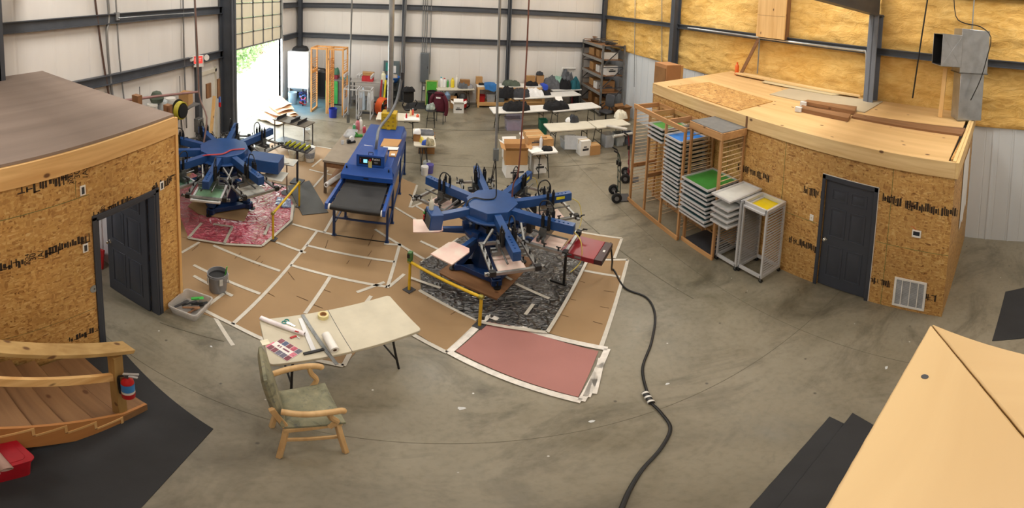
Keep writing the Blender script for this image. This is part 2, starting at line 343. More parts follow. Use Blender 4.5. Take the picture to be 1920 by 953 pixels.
# foam wall with real lumps above the liner
fm = MB(); ny, nz = 300, 90; y0, y1, z0, z1 = -6, D, 2.62, 7.4
for i in range(nz+1):
    for j in range(ny+1):
        y = y0+(y1-y0)*j/ny; z = z0+(z1-z0)*i/nz
        h = noise.fractal(Vector((y*1.1, z*3.2, 3)), .7, 2.1, 5)*.045 + noise.noise(Vector((y*.6, z*.9, 9)))*.05
        if i == 0: h -= .03
        fm.v.append((RW-.06-max(-.03, h), y, z))
for i in range(nz):
    for j in range(ny):
        a = i*(ny+1)+j; fm.f.append((a, a+ny+1, a+ny+2, a+1))
struct('foam_wall', fm, m_foam, 'yellow sprayed foam insulation covering the upper right wall')
rb = MB().b(RW, RW+.15, -6, D, 0, 7.4)
for k in range(46): rb.b(RW-.018, RW, -5.9+k*.5, -5.86+k*.5, 0, 2.68)
struct('wall_right', rb, m_rib, 'white ribbed metal liner along the lower right wall')
struct('wall_front', MB().b(LW-.15, RW+.15, -6.15, -6, 0, 7.4), m_whiteL)
struct('ceiling', MB().b(LW-.15, RW+.15, -6.15, D+.15, 7.4, 7.5), P((222, 218, 210), .8, 0, .03))
# saw cut joints
jc = MB()
for a, b in (((640, 232), (1070, 238)), ((640, 288), (1190, 300)), ((1080, 400), (1300, 560)), ((300, 605), (420, 640))):
    p, q = G(*a, .003), G(*b, .003); jc.bar(p, q, .012, .004)
jc.b(-7, 5.3, 13.1, 13.12, .0, .004).b(-6, 8, 2.26, 2.266, 0, .002).b(4.15, 4.156, -3, 13, 0, .002)
struct('trim_joints', jc, P((104, 98, 84), .9), 'dark saw cut joints in the concrete floor')
# girts, columns
def girt(n, p, q, h=.2, w=.13, label=None):
    g = MB().bar(p, q, w, .02).xf(Matrix.Translation((0, 0, h/2)))
    g2 = MB().bar(p, q, .02, h); g.join(g2); g.join(MB().bar(p, q, w, .02).xf(Matrix.Translation((0, 0, -h/2))))
    struct('wall_beam', g, m_steel, label)
for z, nm in ((2.66, 'lower'), (3.99, 'upper'), (5.4, 'highest')):
    girt(0, (LW+.1, D-.09, z-.02), (RW-.1, D-.09, z-.02), label=nm+' dark steel girt across the back wall')
    girt(0, (LW+.09, -5, z), (LW+.09, dy0-.25, z), label=nm+' dark steel girt along the left wall near the roof deck')
    girt(0, (LW+.09, dy1+.12, z), (LW+.09, D-.1, z), label=nm+' short steel girt between roll up door and corner')
    if z > 3: girt(0, (RW-.16, -5, z-.03), (RW-.16, D-.1, z-.03), .13, .12, label=nm+' steel girt along the foam wall')
def column(x, y, d, w, z1, ax, mat, label):
    c = MB(); t = .03
    if ax == 'x': c.b(x-d/2, x+d/2, y-t/2, y+t/2, 0, z1).b(x-d/2, x-d/2+t, y-w/2, y+w/2, 0, z1).b(x+d/2-t, x+d/2, y-w/2, y+w/2, 0, z1)
    else: c.b(x-t/2, x+t/2, y-d/2, y+d/2, 0, z1).b(x-w/2, x+w/2, y-d/2, y-d/2+t, 0, z1).b(x-w/2, x+w/2, y+d/2-t, y+d/2, 0, z1)
    c.b(x-d/2-.03, x+d/2+.03, y-w/2-.03, y+w/2+.03, 0, .025)
    struct('steel_column', c, mat, label)
column(RW-.3, 10.55, .3, .22, 7.3, 'x', m_steel, 'grey steel column on the foam wall behind the tall carton')
column(RW-.3, 3.05, .34, .24, 4.75, 'x', m_steel2, 'grey steel column standing up through the plywood deck')
column(LW+.33, 10.05, .52, .26, 7.3, 'x', m_steel, 'deep steel column just before the roll up door')
column(LW+.2, 2.35, .34, .22, 7.3, 'x', m_steel, 'steel column at the far left edge of the grey deck')
column(3.2, D-.22, .2, .16, 7.3, 'y', m_steel, 'wind column in the middle of the back wall')
column(-1.75, D-.22, .2, .16, 7.3, 'y', m_steel, 'wind column behind the blue lidded drum')
column(LW+.2, D-.2, .2, .2, 7.3, 'y', m_steel, 'corner column beside the white washout booth')
column(RW-.2, D-.2, .2, .2, 7.3, 'y', m_steel, 'corner column where white wall meets foam wall')
# door jambs
struct('trim_1', MB().b(LW-.12, LW+.1, dy0-.22, dy0, 0, 4.9), m_steel, 'dark jamb on the near side of the roll up door')
struct('trim_2', MB().b(LW-.12, LW+.06, dy1, dy1+.12, 0, 4.9), m_wht, 'white jamb on the far side of the roll up door')
# rafter haunch over the right column
a = GY(1526, -4, 3.05)
r_ = MB(); x0 = RW-.15
for off, th in ((0, .03),):
    zz = 4.72; dx = x0-a.x; sl = (a.z-zz)/dx
    r_.add([(x0, 3.05-.015, zz), (x0, 3.05+.015, zz), (-6.9, 3.05+.015, zz+sl*(x0+6.9)), (-6.9, 3.05-.015, zz+sl*(x0+6.9)),
            (x0, 3.05-.015, zz+1.0), (x0, 3.05+.015, zz+1.0), (-6.9, 3.05+.015, zz+.6+sl*(x0+6.9)), (-6.9, 3.05-.015, zz+.6+sl*(x0+6.9))],
           [(0,1,2,3),(7,6,5,4),(0,4,5,1),(1,5,6,2),(2,6,7,3),(3,7,4,0)])
    r_.bar((x0+.1, 3.05, zz), (-6.9, 3.05, zz+sl*(x0+6.9)), .24, .03)
struct('roof_beam', r_, m_steel, 'dark tapered rafter leaving the column over the plywood deck')
# ================================================================ DOORS
def six_panel(name, w, h, parent, mat):
    d = MB().b(0, w, -.02, .02, 0, h)
    for x0, x1 in ((.12*w/.9, .42*w/.9), (.48*w/.9, .78*w/.9)):
        for z0, z1 in ((.22, .86), (1.02, 1.56), (1.68, 1.9)):
            for s_ in (-1, 1):
                e = .022*s_
                d.ring(x0, x1, 0, 1, 0, 1, .03) if False else None
                m_ = MB().ring(x0, x1, z0, z1, -.006, .006, .025); d.join(m_.xf(Matrix.Translation((0, e, 0)) @ Matrix.Rotation(PI/2, 4, 'X')))
                d.join(MB().add([(x0+.05, e, z0+.05), (x1-.05, e, z0+.05), (x1-.05, e, z1-.05), (x0+.05, e, z1-.05), (x0+.075, e+.01*s_, z0+.075), (x1-.075, e+.01*s_, z0+.075), (x1-.075, e+.01*s_, z1-.075), (x0+.075, e+.01*s_, z1-.075)],
                     [(0,1,5,4),(1,2,6,5),(2,3,7,6),(3,0,4,7),(4,5,6,7)]))
    return obj(name, d, mat, parent, .003)
def knob(parent, x, z):
    k = MB()
    for s_ in (-1, 1):
        k.join(MB().lathe((0, 0, 0), [(.032, 0), (.032, .008), (.012, .012), (.012, .035), (.026, .045), (.03, .06), (.02, .07), (0, .072)], 14).xf(Matrix.Translation((x, .02*s_, z)) @ Matrix.Rotation(-PI/2*s_, 4, 'X')))
    obj('door_handle', k, m_chrome, parent, label='round chrome door knob')
def hinges(parent, x):
    for z in (.25, 1.0, 1.78): obj('hinge', MB().cyl((x, -.03, z-.05), (x, -.03, z+.05), .012, n=8).b(x, x+.04, -.024, -.02, z-.05, z+.05), P((150, 120, 60), .4, .8), parent)
# ================================================================ LEFT PLYWOOD ROOM
XL, YL, HL, HLw = -3.25, 3.47, 3.0, 3.08
def slope_deck(x0, x1, y0, y1, z0, z1, t):                      # deck surface rising from x0 to x1
    return MB().add([(x0, y0, z0-t), (x1, y0, z1-t), (x1, y1, z1-t), (x0, y1, z0-t), (x0, y0, z0), (x1, y0, z1), (x1, y1, z1), (x0, y1, z0)],
                    [(3,2,1,0),(4,5,6,7),(0,1,5,4),(1,2,6,5),(2,3,7,6),(3,0,4,7)])
ld0, ld1 = 2.17, 3.05                                        # door opening in y
lw = MB().b(XL-.1, XL, -5, ld0, 0, HL-.2).b(XL-.1, XL, ld1, YL, 0, HL-.2).b(XL-.1, XL, ld0, ld1, 2.06, HL-.2)
struct('wall_left_room', lw, m_osb, 'oriented strand board wall of the left room with open doorway')
struct('wall_left_room_side', MB().b(LW, XL-.1, YL-.1, YL, 0, HL-.2), m_osb)
struct('inside_wall', MB().b(-5.6, -5.5, -5, YL-.1, 0, HL-.2).b(-5.5, XL-.1, -1.1, -1.0, 0, HL-.2).b(-5.5, XL-.1, YL-.12, YL-.101, 0, HL-.2), P((228, 228, 232), .6, 0, .03), 'white inner wall seen through the open doorway')
struct('roof_left_room', slope_deck(XL+.0, LW, -5, YL, HL, HLw, .03), m_ply2, 'greyish plywood deck on top of the left room')
struct('trim_3', MB().b(XL-.04, XL+.03, -5, YL, HL-.26, HL-.032), m_pine_y, 'knotty pine rim board along the left deck edge', .004)
struct('trim_4', MB().b(LW, XL-.04, YL-.02, YL+.02, HL-.26, HL-.04), m_pine_x)
d1 = thing('door_1', 'open dark grey six panel door swung into the left room', 'door', (0, 0, 0), 0, None, 'structure')
fr = MB()
for y in (ld0, ld1): fr.b(XL-.12, XL+.012, y-.045 if y == ld0 else y-.01, y+.01 if y == ld0 else y+.045, 0, 2.1)
fr.b(XL-.12, XL+.012, ld0-.045, ld1+.045, 2.055, 2.105)
for y in (ld0-.05, ld1+.05): fr.b(XL, XL+.02, y-.03, y+.03, 0, 2.12)
fr.b(XL, XL+.02, ld0-.08, ld1+.08, 2.08, 2.14)
obj('door_frame', fr, m_door, d1, .003)
lf = bpy.data.objects.new('door_leaf', None); C.objects.link(lf); lf.parent = d1; lf.location = (XL-.13, ld1-.02, .015); lf.rotation_euler = (0, 0, math.atan2(3.04-3.06, -4.17+3.29)+.02)
six_panel('door_panel', .84, 2.02, lf, m_door); knob(lf, .77, .95); hinges(lf, .0)
lamp((-4.5, 1.6, 2.6), .6, .6, 26, (1, .97, .92))
m_prn = P((52, 38, 26), .8, 0, .3, 30)
def stamp(name, x, y0, y1, z, face, hgt=.1, seed=0):            # the mill's inked band of bars across a board, nearly level
    r = random.Random(seed); m = MB(); y = y0
    while y < y1:
        w = r.uniform(.008, .034); g = r.uniform(.004, .012); hh = hgt*r.choice((1, 1, .8, .55)); zz = z+r.uniform(-.02, .02)
        if r.random() < .82:
            if face == 'x': m.b(x-.001, x+.001, y, y+w, zz-hh/2, zz+hh/2)
            else: m.b(y, y+w, x-.001, x+.001, zz-hh/2, zz+hh/2)
        if r.random() < .3:
            q = zz+r.choice((-1, 1, 0))*hh*.4
            if face == 'x': m.b(x-.001, x+.001, y, y+w+.05, q-.006, q+.006)
            else: m.b(y, y+w+.05, x-.001, x+.001, q-.006, q+.006)
        y += w+g
    o = struct('trim_print', m, m_prn); return o
for i, (u0, u1, v) in enumerate((((25), 130, (356, 337)), ((175), 245, (400, 378)), ((84), 172, (472, 446)), ((130), 190, (642, 610)), (285, 330, (352, 335)), (0, 46, (505, 490)))):
    p, q = GX(u0, v[0], XL+.002), GX(u1, v[1], XL+.002); stamp('s', XL+.002, p.y, q.y, (p.z+q.z)/2, 'x', .1, i)
for i, (u, v, bod) in enumerate(((134, 333, '2024'), (145, 327, '30'), (160, 324, '/A/'), (52, 487, '2024'), (62, 482, '30'), (77, 478, '/A/'), (194, 391, '30'))):
    p = GX(u, v, XL+.003); t = text('trim_print', bod, .1 if i % 3 else .075, m_prn, None, p, Matrix(((0, 0, 1), (0, -1, 0), (1, 0, 0))).to_euler()); t['kind'] = 'structure'; t['label'] = 'inked %s reading upwards on the left room board' % bod
for i, (u, v) in enumerate(((155, 357), (160, 465), (303, 348), (176, 541))):
    p = GX(u, v, XL); o = thing('outlet_socket', ['white outlet plate high on the left room wall under the printed numbers', 'white outlet plate at mid height of the left room wall', 'white outlet plate above the right corner of the open door', 'round steel cover plate low beside the open doorway'][i], 'outlet', p)
    if i < 3: obj('cover_plate', MB().b(0, .008, -.036, .036, -.058, .058), m_wht, o, .003); obj('socket', MB().b(.006, .011, -.018, .018, -.04, .04), m_dgrey, o)
    else: obj('cover_plate', MB().cyl((0, 0, 0), (.012, 0, 0), .055, n=20), m_galv, o); obj('screw', MB().cyl((.01, 0, 0), (.016, 0, 0), .01, n=8), m_dgrey, o)
p, q = GX(5, 418, XL), GX(125, 379, XL); struct('trim_joints', MB().b(XL, XL+.002, -5, ld0-.1, q.z-.004, q.z+.004).b(XL, XL+.002, 1.9, 1.906, q.z, HL-.26).b(XL, XL+.002, -5, ld0-.1, .78, .786), P((112, 110, 66), .8), 'thin joints between the boards of the left room')
struct('trim_5', MB().b(XL-.02, XL+.025, YL-.0, YL+.05, 0, HL-.05), m_pine_z, 'pine corner strip of the left room')
# ================================================================ RIGHT PLYWOOD ROOM
XR, YR, YE, HR, HRw = 5.34, .6, 7.75, 2.72, 2.9
rd1, rd0 = 1.83, 2.70
struct('wall_right_room', MB().b(XR, XR+.1, YR, rd1, 0, HR-.2).b(XR, XR+.1, rd0, YE, 0, HR-.2).b(XR, XR+.1, rd1, rd0, 2.06, HR-.2), m_osb, 'oriented strand board wall of the right room with closed grey door')
struct('wall_right_room_side', MB().b(XR+.1, RW-.02, YR, YR+.1, 0, HR-.0), m_osb2, 'end wall of the right room facing the near aisle')
struct('room_end_wall', MB().b(XR+.1, RW-.02, YE-.1, YE, 0, HR-.2), m_osb)
struct('roof_right_room', slope_deck(XR-.03, RW-.1, YR+.12, YE, HR, HRw, .03), m_ply, 'pale plywood deck on top of the right room')
struct('trim_6', MB().b(XR-.05, XR+.0, YR, YE, HR-.24, HR-.002), m_pale_y, 'knotty pine rim board along the front of the right deck', .004)
struct('trim_7', slope_deck(XR-.05, RW-.1, YR-.05, YR, HR, HRw, .24), m_pale_x, 'pine rim board along the end of the right deck', .004)
struct('trim_9', slope_deck(XR-.03, RW-.1, YR, YR+.05, HR+.012, HRw+.012, .04), m_pale_x)
jb = MB()
for y in (3.55, 1.55): jb.b(XR-.003, XR, y, y+.008, 0, HR-.24)
jb.b(XR-.003, XR, YR, rd1-.1, 1.21, 1.218).b(XR-.003, XR, rd0+.1, YE, 1.21, 1.218); jb.b(XR-.002, XR, 4.95, 4.958, 0, HR-.24)
struct('trim_joints', jb, P((112, 120, 70), .8), 'thin joints between the boards of the right room')
struct('trim_8', MB().b(XR-.055, XR-.045, 4.45, 4.5, HR-.22, HR-.01), m_brownz)
d2 = thing('door_2', 'closed dark grey six panel door in the right room', 'door', (0, 0, 0), 0, None, 'structure')
fr = MB().b(XR-.02, XR+.12, rd1-.06, rd1, 0, 2.12).b(XR-.02, XR+.12, rd0, rd0+.06, 0, 2.12).b(XR-.02, XR+.12, rd1-.06, rd0+.06, 2.05, 2.12)
obj('door_frame', fr, m_door, d2, .003)
obj('reveal', MB().b(XR-.004, XR+.001, rd1-.072, rd1-.06, 0, 2.13).b(XR-.004, XR+.001, rd1-.072, rd0+.06, 2.12, 2.13), m_wht, d2)
lf = bpy.data.objects.new('door_leaf', None); C.objects.link(lf); lf.parent = d2; lf.location = (XR+.05, rd1+.005, .02); lf.rotation_euler = (0, 0, PI/2)
six_panel('door_panel', .86, 2.02, lf, m_door); knob(lf, .79, .95)
for i, (u0, u1, v0_, v1_) in enumerate(((1655, 1690, 368, 382), (1697, 1795, 382, 402), (1508, 1542, 356, 366), (1480, 1530, 445, 470), (1385, 1442, 312, 335), (1632, 1672, 522, 536), (1735, 1755, 555, 562))):
    p, q = GX(u0, v0_, XR-.003), GX(u1, v1_, XR-.003); stamp('s', XR-.003, min(p.y, q.y), max(p.y, q.y), (p.z+q.z)/2, 'x', .13, 20+i)
p = GX(1522, 408, XR); o = thing('light_switch', 'white light switch beside the closed grey door', 'switch', p)
obj('cover_plate', MB().b(-.008, 0, -.036, .036, -.058, .058), m_wht, o, .003); obj('toggle', MB().b(-.018, -.006, -.008, .008, -.014, .014), m_cream, o)
p = GX(1719, 438, XR); o = thing('thermostat', 'white thermostat with dark screen right of the closed door', 'thermostat', p)
obj('body', MB().b(-.03, 0, -.07, .07, -.06, .06), m_wht, o, .006); obj('screen', MB().b(-.033, -.029, -.05, .05, -.022, .045), P((40, 46, 56), .2), o)
obj('wire', MB().tube([(-.004, .02, .06), (-.01, .06, .1), (-.004, .1, .1)], .004), m_orange, o)
p0 = GX(1668, 578, XR); p1 = GX(1736, 598, XR); yc = (p0.y+p1.y)/2; w = .5
o = thing('return_air_grille', 'white louvred return air grille at the foot of the right room', 'vent', (XR, 1.12, .36))
obj('frame', MB().add([], []).join(MB().ring(-w/2, w/2, -.29, .29, -.012, .012, .035).xf(Matrix.Translation((-.012, 0, 0)) @ Matrix.Rotation(-PI/2, 4, 'Y') @ Matrix.Rotation(PI/2, 4, 'Z'))), m_wht, o, .002)
lv = MB()
for k in range(26): lv.box((-.01, 0, -.25+k*.02), (.014, w-.05, .004), 0, 0, .7)
obj('louvres', lv, P((206, 208, 210), .5), o)
for k in range(3): obj('mullion', MB().b(-.022, -.004, -.25*w+.25*w*k-.007, -.25*w+.25*w*k+.007, -.26, .26), m_wht, o)
obj('backing', MB().b(-.003, 0, -w/2+.02, w/2-.02, -.27, .27), P((150, 152, 154), .6), o)
# window sheet on the end wall
pts = [GY(1858, 288, YR), GY(1853, 330, YR), GY(1848, 352, YR), GY(1822, 412, YR), GY(1838, 322, YR)]
x0, x1 = 6.55, 7.6
w1 = thing('window_1', 'white paper covering the opening in the right room end wall', 'window', (0, 0, 0), 0, None, 'structure')
pm = MB(); nn = 12
for i in range(nn+1):
    x = x0+(x1-x0)*i/nn; zb = 1.05 + .05*math.sin(i*2.1)+(.12 if i > 9 else 0); pm.v += [(x, YR-.012-.01*math.sin(i*1.3), zb), (x, YR-.012, 2.35)]
for i in range(nn): pm.f.append((2*i, 2*i+2, 2*i+3, 2*i+1))
obj('paper_sheet', pm, m_paper, w1)
# ================================================================ FLOOR COVERINGS
def poly(pts, z): return [tuple(G(u, v, z)[:2]) for u, v in pts]
cov = thing('floor_covering', 'brown cardboard sheets taped over the floor around the blue machines', 'floor covering', (0, 0, 0))
sheets = [
 [(336,440),(337,556),(383,590),(437,608),(594,434),(548,420),(508,447),(491,461),(420,458),(353,447)],
 [(437,608),(484,632),(560,660),(645,686),(668,660),(726,539),(749,457),(703,430),(608,436),(594,434)],
 [(668,660),(775,622),(838,660),(897,604),(788,545),(786,492),(749,459),(726,539)],
 [(608,436),(703,430),(749,458),(786,492),(858,448),(960,402),(870,372),(798,377),(768,388),(781,346),(765,340),(632,393)],
 [(548,420),(594,434),(608,436),(632,393),(765,340),(690,300),(621,279),(588,351),(556,380)],
 [(520,262),(592,274),(621,279),(588,351),(556,382),(541,348),(500,340),(450,300)],
 [(1025,624),(1128,650),(1178,487),(1101,485)],
 [(1101,485),(1152,485),(1166,446),(1077,432),(1000,424),(960,402),(900,450),(1000,480)],
 [(338,445),(353,447),(420,458),(500,340),(450,300),(400,300),(345,330),(334,360)],
]
for i, s_ in enumerate(sheets):
    obj('cardboard_sheet', MB().prism(poly(s_, 0), .0005, .006+.0005*i), m_kraft, cov)
def strip(mb, pts, w=.06, z=.0125):
    for a, b in zip(pts[:-1], pts[1:]):
        mb.bar(G(*a, z), G(*b, z), w, .002)
tapes = [[(594,434),(436,608)],[(400,460),(525,508)],[(518,454),(573,474)],[(575,460),(740,491)],[(545,497),(726,538)],[(619,519),(572,588)],[(363,497),(488,551)],[(363,517),(436,555)],[(421,549),(382,578)],
 [(382,581),(436,608),(484,632),(560,661)],[(374,454),(340,474)],[(750,457),(726,540)],[(703,430),(750,459),(797,487)],[(548,420),(625,440)],[(632,393),(608,436)],[(720,457),(748,459)],[(669,548),(721,529)],[(696,555),(686,568)],[(729,538),(758,514)],
 [(593,675),(644,686),(656,663)],[(770,625),(838,661)],[(782,347),(768,389)],[(741,389),(780,412)],[(779,386),(804,400)],[(771,389),(798,377)],[(788,452),(823,468)],[(615,319),(588,351)],[(580,318),(626,329)],[(592,274),(621,279)],[(603,298),(585,313)],[(570,292),(603,298)],
 [(1077,433),(1166,447)],[(1166,447),(1152,484)],[(1100,486),(1177,487)],[(1177,487),(1127,650)],[(1093,507),(1163,519)],[(1102,486),(1026,622)],[(786,544),(894,600)],[(790,492),(860,447)],[(838,661),(897,605)],[(560,300),(592,274)],[(640,480),(600,500)]]
for t in tapes[:30]+tapes[31:-1]:
    m = MB(); strip(m, t, .055); obj('tape_strip', m, m_tape, cov)
gm = MB()
for a, b in (((360,470),(372,460)),((440,485),(452,474)),((474,495),(488,480)),((485,500),(492,490)),((540,510),(552,525)),((500,548),(515,556)),((556,555),(578,564)),((600,540),(620,548)),((585,570),(605,578)),((650,495),(655,488)),((690,500),(697,486)),((610,465),(615,450)),((690,480),(697,470)),((1110,495),(1128,497)),((1080,525),(1097,530)),((1065,560),(1080,563)),((1050,590),(1066,594)),((1132,545),(1152,548)),((1125,575),(1142,578)),((1112,603),(1130,608)),((845,590),(858,582)),((800,560),(812,552)),((690,462),(700,440))):
    gm.bar(G(*a, .0125), G(*b, .0125), .008, .001)
pieces('hand_hole_slot', gm, P((92, 66, 42), .9), cov)
# loose tape on the concrete
m = MB(); strip(m, [(396,578),(405,598),(437,648)], .05, .003); one('tape_scrap', 'torn strip of white tape on bare concrete near the tool bin', 'tape', m, m_tape)
# black film under the near press
bf = thing('black_film', 'glossy black plastic film taped under the near blue press', 'plastic sheet')
def film(pts, z0, amp, mat, seed, parent, name, n=46, flat=None):
    P4 = [Vector((*p, 0)) for p in poly(pts, 0)]
    xs = [p.x for p in P4]; ys = [p.y for p in P4]; mb = MB(); idx = {}
    def inside(x, y):
        c = False; k = len(P4)-1
        for i in range(len(P4)):
            if (P4[i].y > y) != (P4[k].y > y) and x < (P4[k].x-P4[i].x)*(y-P4[i].y)/(P4[k].y-P4[i].y)+P4[i].x: c = not c
            k = i
        return c
    nx, ny = n, n
    for i in range(nx+1):
        for j in range(ny+1):
            x = min(xs)+(max(xs)-min(xs))*i/nx; y = min(ys)+(max(ys)-min(ys))*j/ny
            h = (abs(noise.noise(Vector((x*2.2, y*2.2, seed))))+abs(noise.noise(Vector((x*5.1, y*5.1, seed+7))))*.55)*amp
            idx[i, j] = len(mb.v); h *= min(1, max(0, ((Vector((x, y, 0))-Vector((*flat[:2], 0))).length-flat[2])/.15)) if flat else 1; mb.v.append((x, y, z0+h))
    ins = {k: inside(*mb.v[k][:2]) for k in range(len(mb.v))}
    def snap(p):
        best = None
        for q, r_ in zip(P4, P4[1:]+P4[:1]):
            d_ = r_-q; t_ = max(0, min(1, (p-q).dot(d_)/d_.length_squared)); c_ = q+d_*t_
            if best is None or (p-c_).length < (p-best).length: best = c_
        return best
    for i in range(nx):
        for j in range(ny):
            f_ = (idx[i, j], idx[i+1, j], idx[i+1, j+1], idx[i, j+1])
            if any(ins[k] for k in f_): mb.f.append(f_)
    for k in {k for f_ in mb.f for k in f_ if not ins[k]}:
        c_ = snap(Vector((*mb.v[k][:2], 0))); mb.v[k] = (c_.x, c_.y, z0)
    used = sorted({k for f_ in mb.f for k in f_}); mp_ = {k: q for q, k in enumerate(used)}
    mb.v = [mb.v[k] for k in used]; mb.f = [tuple(mp_[k] for k in f_) for f_ in mb.f]
    return obj(name, mb, mat, parent)
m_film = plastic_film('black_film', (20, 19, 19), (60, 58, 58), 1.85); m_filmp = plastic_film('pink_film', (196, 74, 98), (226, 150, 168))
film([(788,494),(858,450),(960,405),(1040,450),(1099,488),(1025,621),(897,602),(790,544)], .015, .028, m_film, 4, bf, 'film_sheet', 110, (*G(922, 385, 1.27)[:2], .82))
for i, t in enumerate(([(920,503),(960,525)],[(968,532),(1030,560)],[(985,590),(1000,570)],[(897,603),(1026,623)],[(826,540),(768,520)],[(1026,623),(1101,488)])):
    m = MB(); strip(m, t, .05, .048); obj('tape_strip', m, m_tape, bf)
pf = thing('pink_film', 'crumpled pink plastic film taped under the far blue press', 'plastic sheet')
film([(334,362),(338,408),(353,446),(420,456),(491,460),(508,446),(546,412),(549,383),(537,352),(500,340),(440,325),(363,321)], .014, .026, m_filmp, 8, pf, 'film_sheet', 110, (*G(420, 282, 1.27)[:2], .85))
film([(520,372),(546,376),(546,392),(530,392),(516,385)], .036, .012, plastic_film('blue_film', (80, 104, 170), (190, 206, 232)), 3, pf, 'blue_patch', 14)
for t in ([(353,446),(420,457),(491,461),(508,447),(546,413),(549,384)],[(420,457),(436,425)],[(353,446),(378,418)],[(400,420),(436,425)],[(496,440),(505,420)]):
    m = MB(); strip(m, t, .055, .044); obj('tape_strip', m, m_tape, pf)
one('base_board', 'bare brown board on the pink film under the far press', 'board', MB().prism(poly([(352,388),(372,402),(458,416),(468,392),(440,365),(380,362)], .03), .034, .046), m_kraft)
# pink cardboard in front
pk = thing('pink_card', 'dusty pink cardboard sheet taped down in front of the near press', 'floor sheet')
obj('card_sheet', MB().prism(poly([(925,596),(1122,660),(1084,746),(854,660)], 0), .013, .017), P((166, 114, 108), .8, 0, .05, 1), pk)
m_clr = P((222, 216, 208), .22, 0, .1, 14, .5, 30)
for t in ([(916,592),(1139,654)],[(1139,654),(1090,752)],[(842,660),(1090,752)],[(916,592),(843,660)],[(1122,690),(1100,744)],[(1128,672),(1112,738)]):
    m = MB(); strip(m, t, .075, .019); obj('tape_strip', m, m_clr, pk)
# rubber mats
def mat_thing(pts, label, z=.0, t=.012, mm=None): return one('rubber_mat', label, 'mat', MB().prism(ppoly(pts, 0), z, z+t), mm or m_rub, bevel=.003)
a = G(400, 805); b = G(265, 955)
dxy = (a-b).normalized(); per = Vector((-dxy.y, dxy.x, 0))
c1 = Vector((-3.2, 2.32, 0))
one('rubber_mat', 'black rubber mat around the foot of the wooden stair', 'mat', MB().prism([tuple(G(400-u*13.5, 805+u*14.8)[:2]) for u in range(10, -1, -1)]+[(-3.2, 2.28), (-3.2, -.9), tuple(G(150, 1075)[:2])], 0, .012), m_rub, bevel=.003)
mat_thing([(1555,782),(1582,795),(1452,975),(1385,975)], 'narrow black mat lying left of the overlapping one, bottom right')
mat_thing([(1598,776),(1700,835),(1560,1000),(1440,975)], 'black mat overlapping the narrow one by the foreground rail', .0125)
one('rubber_mat', 'black mat on the right edge beyond the foreground rail', 'mat', MB().prism([tuple(G(1885,548)[:2]), tuple(G(1860,640)[:2]), (5.2, -1.6), (6.9, -1.6)], 0, .012), m_rub, bevel=.003)
mat_thing([(540,350),(580,340),(616,400),(567,405)], 'grey mat on the cardboard left of the blue dryer', .013, .012, P((84, 84, 82), .8, 0, .1, 2))
# cable
cb = thing('power_cable', 'thick black power cable snaking across the concrete to the red flash unit', 'cable')
pts = [G(u, v, .018) for u, v in ((1152,508),(1172,540),(1212,558),(1228,590),(1222,640),(1205,690),(1214,738))]
fl = G(1145, 456, .92)
obj('cable_run', MB().tube([fl, (fl+G(1148,490,.5))/2, G(1148,490,.5), G(1147,505,.1)]+pts, .016, 8, 8), m_blk, cb)
obj('connector', MB().cyl(G(1209,736,.03), G(1222,756,.03), .034, n=14), P((48, 48, 48), .5), cb)
pA, pB = G(1209,736,.03), G(1222,756,.03)
for f in (.12, .5, .9):
    c_ = pA.lerp(pB, f); d_ = (pB-pA).normalized()*.012; obj('connector_ring', MB().cyl(c_-d_, c_+d_, .037, n=14), m_wht, cb)
obj('cable_run', MB().tube([G(u, v, .018) for u, v in ((1222,757),(1240,775),(1257,803),(1240,840),(1205,880),(1180,920),(1163,960))], .016, 8, 8), m_blk, cb)
for i, (u, v, s_) in enumerate(((865,766,.06),(1662,690,.035),(1109,790,.04),(396,650,.02),(1252,720,.03))):
    mb = MB(); c_ = G(u, v, .003); mb.prism([(c_.x+s_*math.cos(k*1.05+i)*rnd.uniform(.5, 1.2), c_.y+s_*math.sin(k*1.05+i)*rnd.uniform(.3, .8)) for k in range(6)], .001, .004)
    one('paint_splash', ['pale paint splash on concrete behind the chair', 'white blot on the floor by the foreground rail', 'white speckle on concrete below the pink card', 'tiny white scrap beside the torn tape', 'small pale blot next to the cable connector'][i], 'paint spot', mb, P((206, 208, 208), .7))
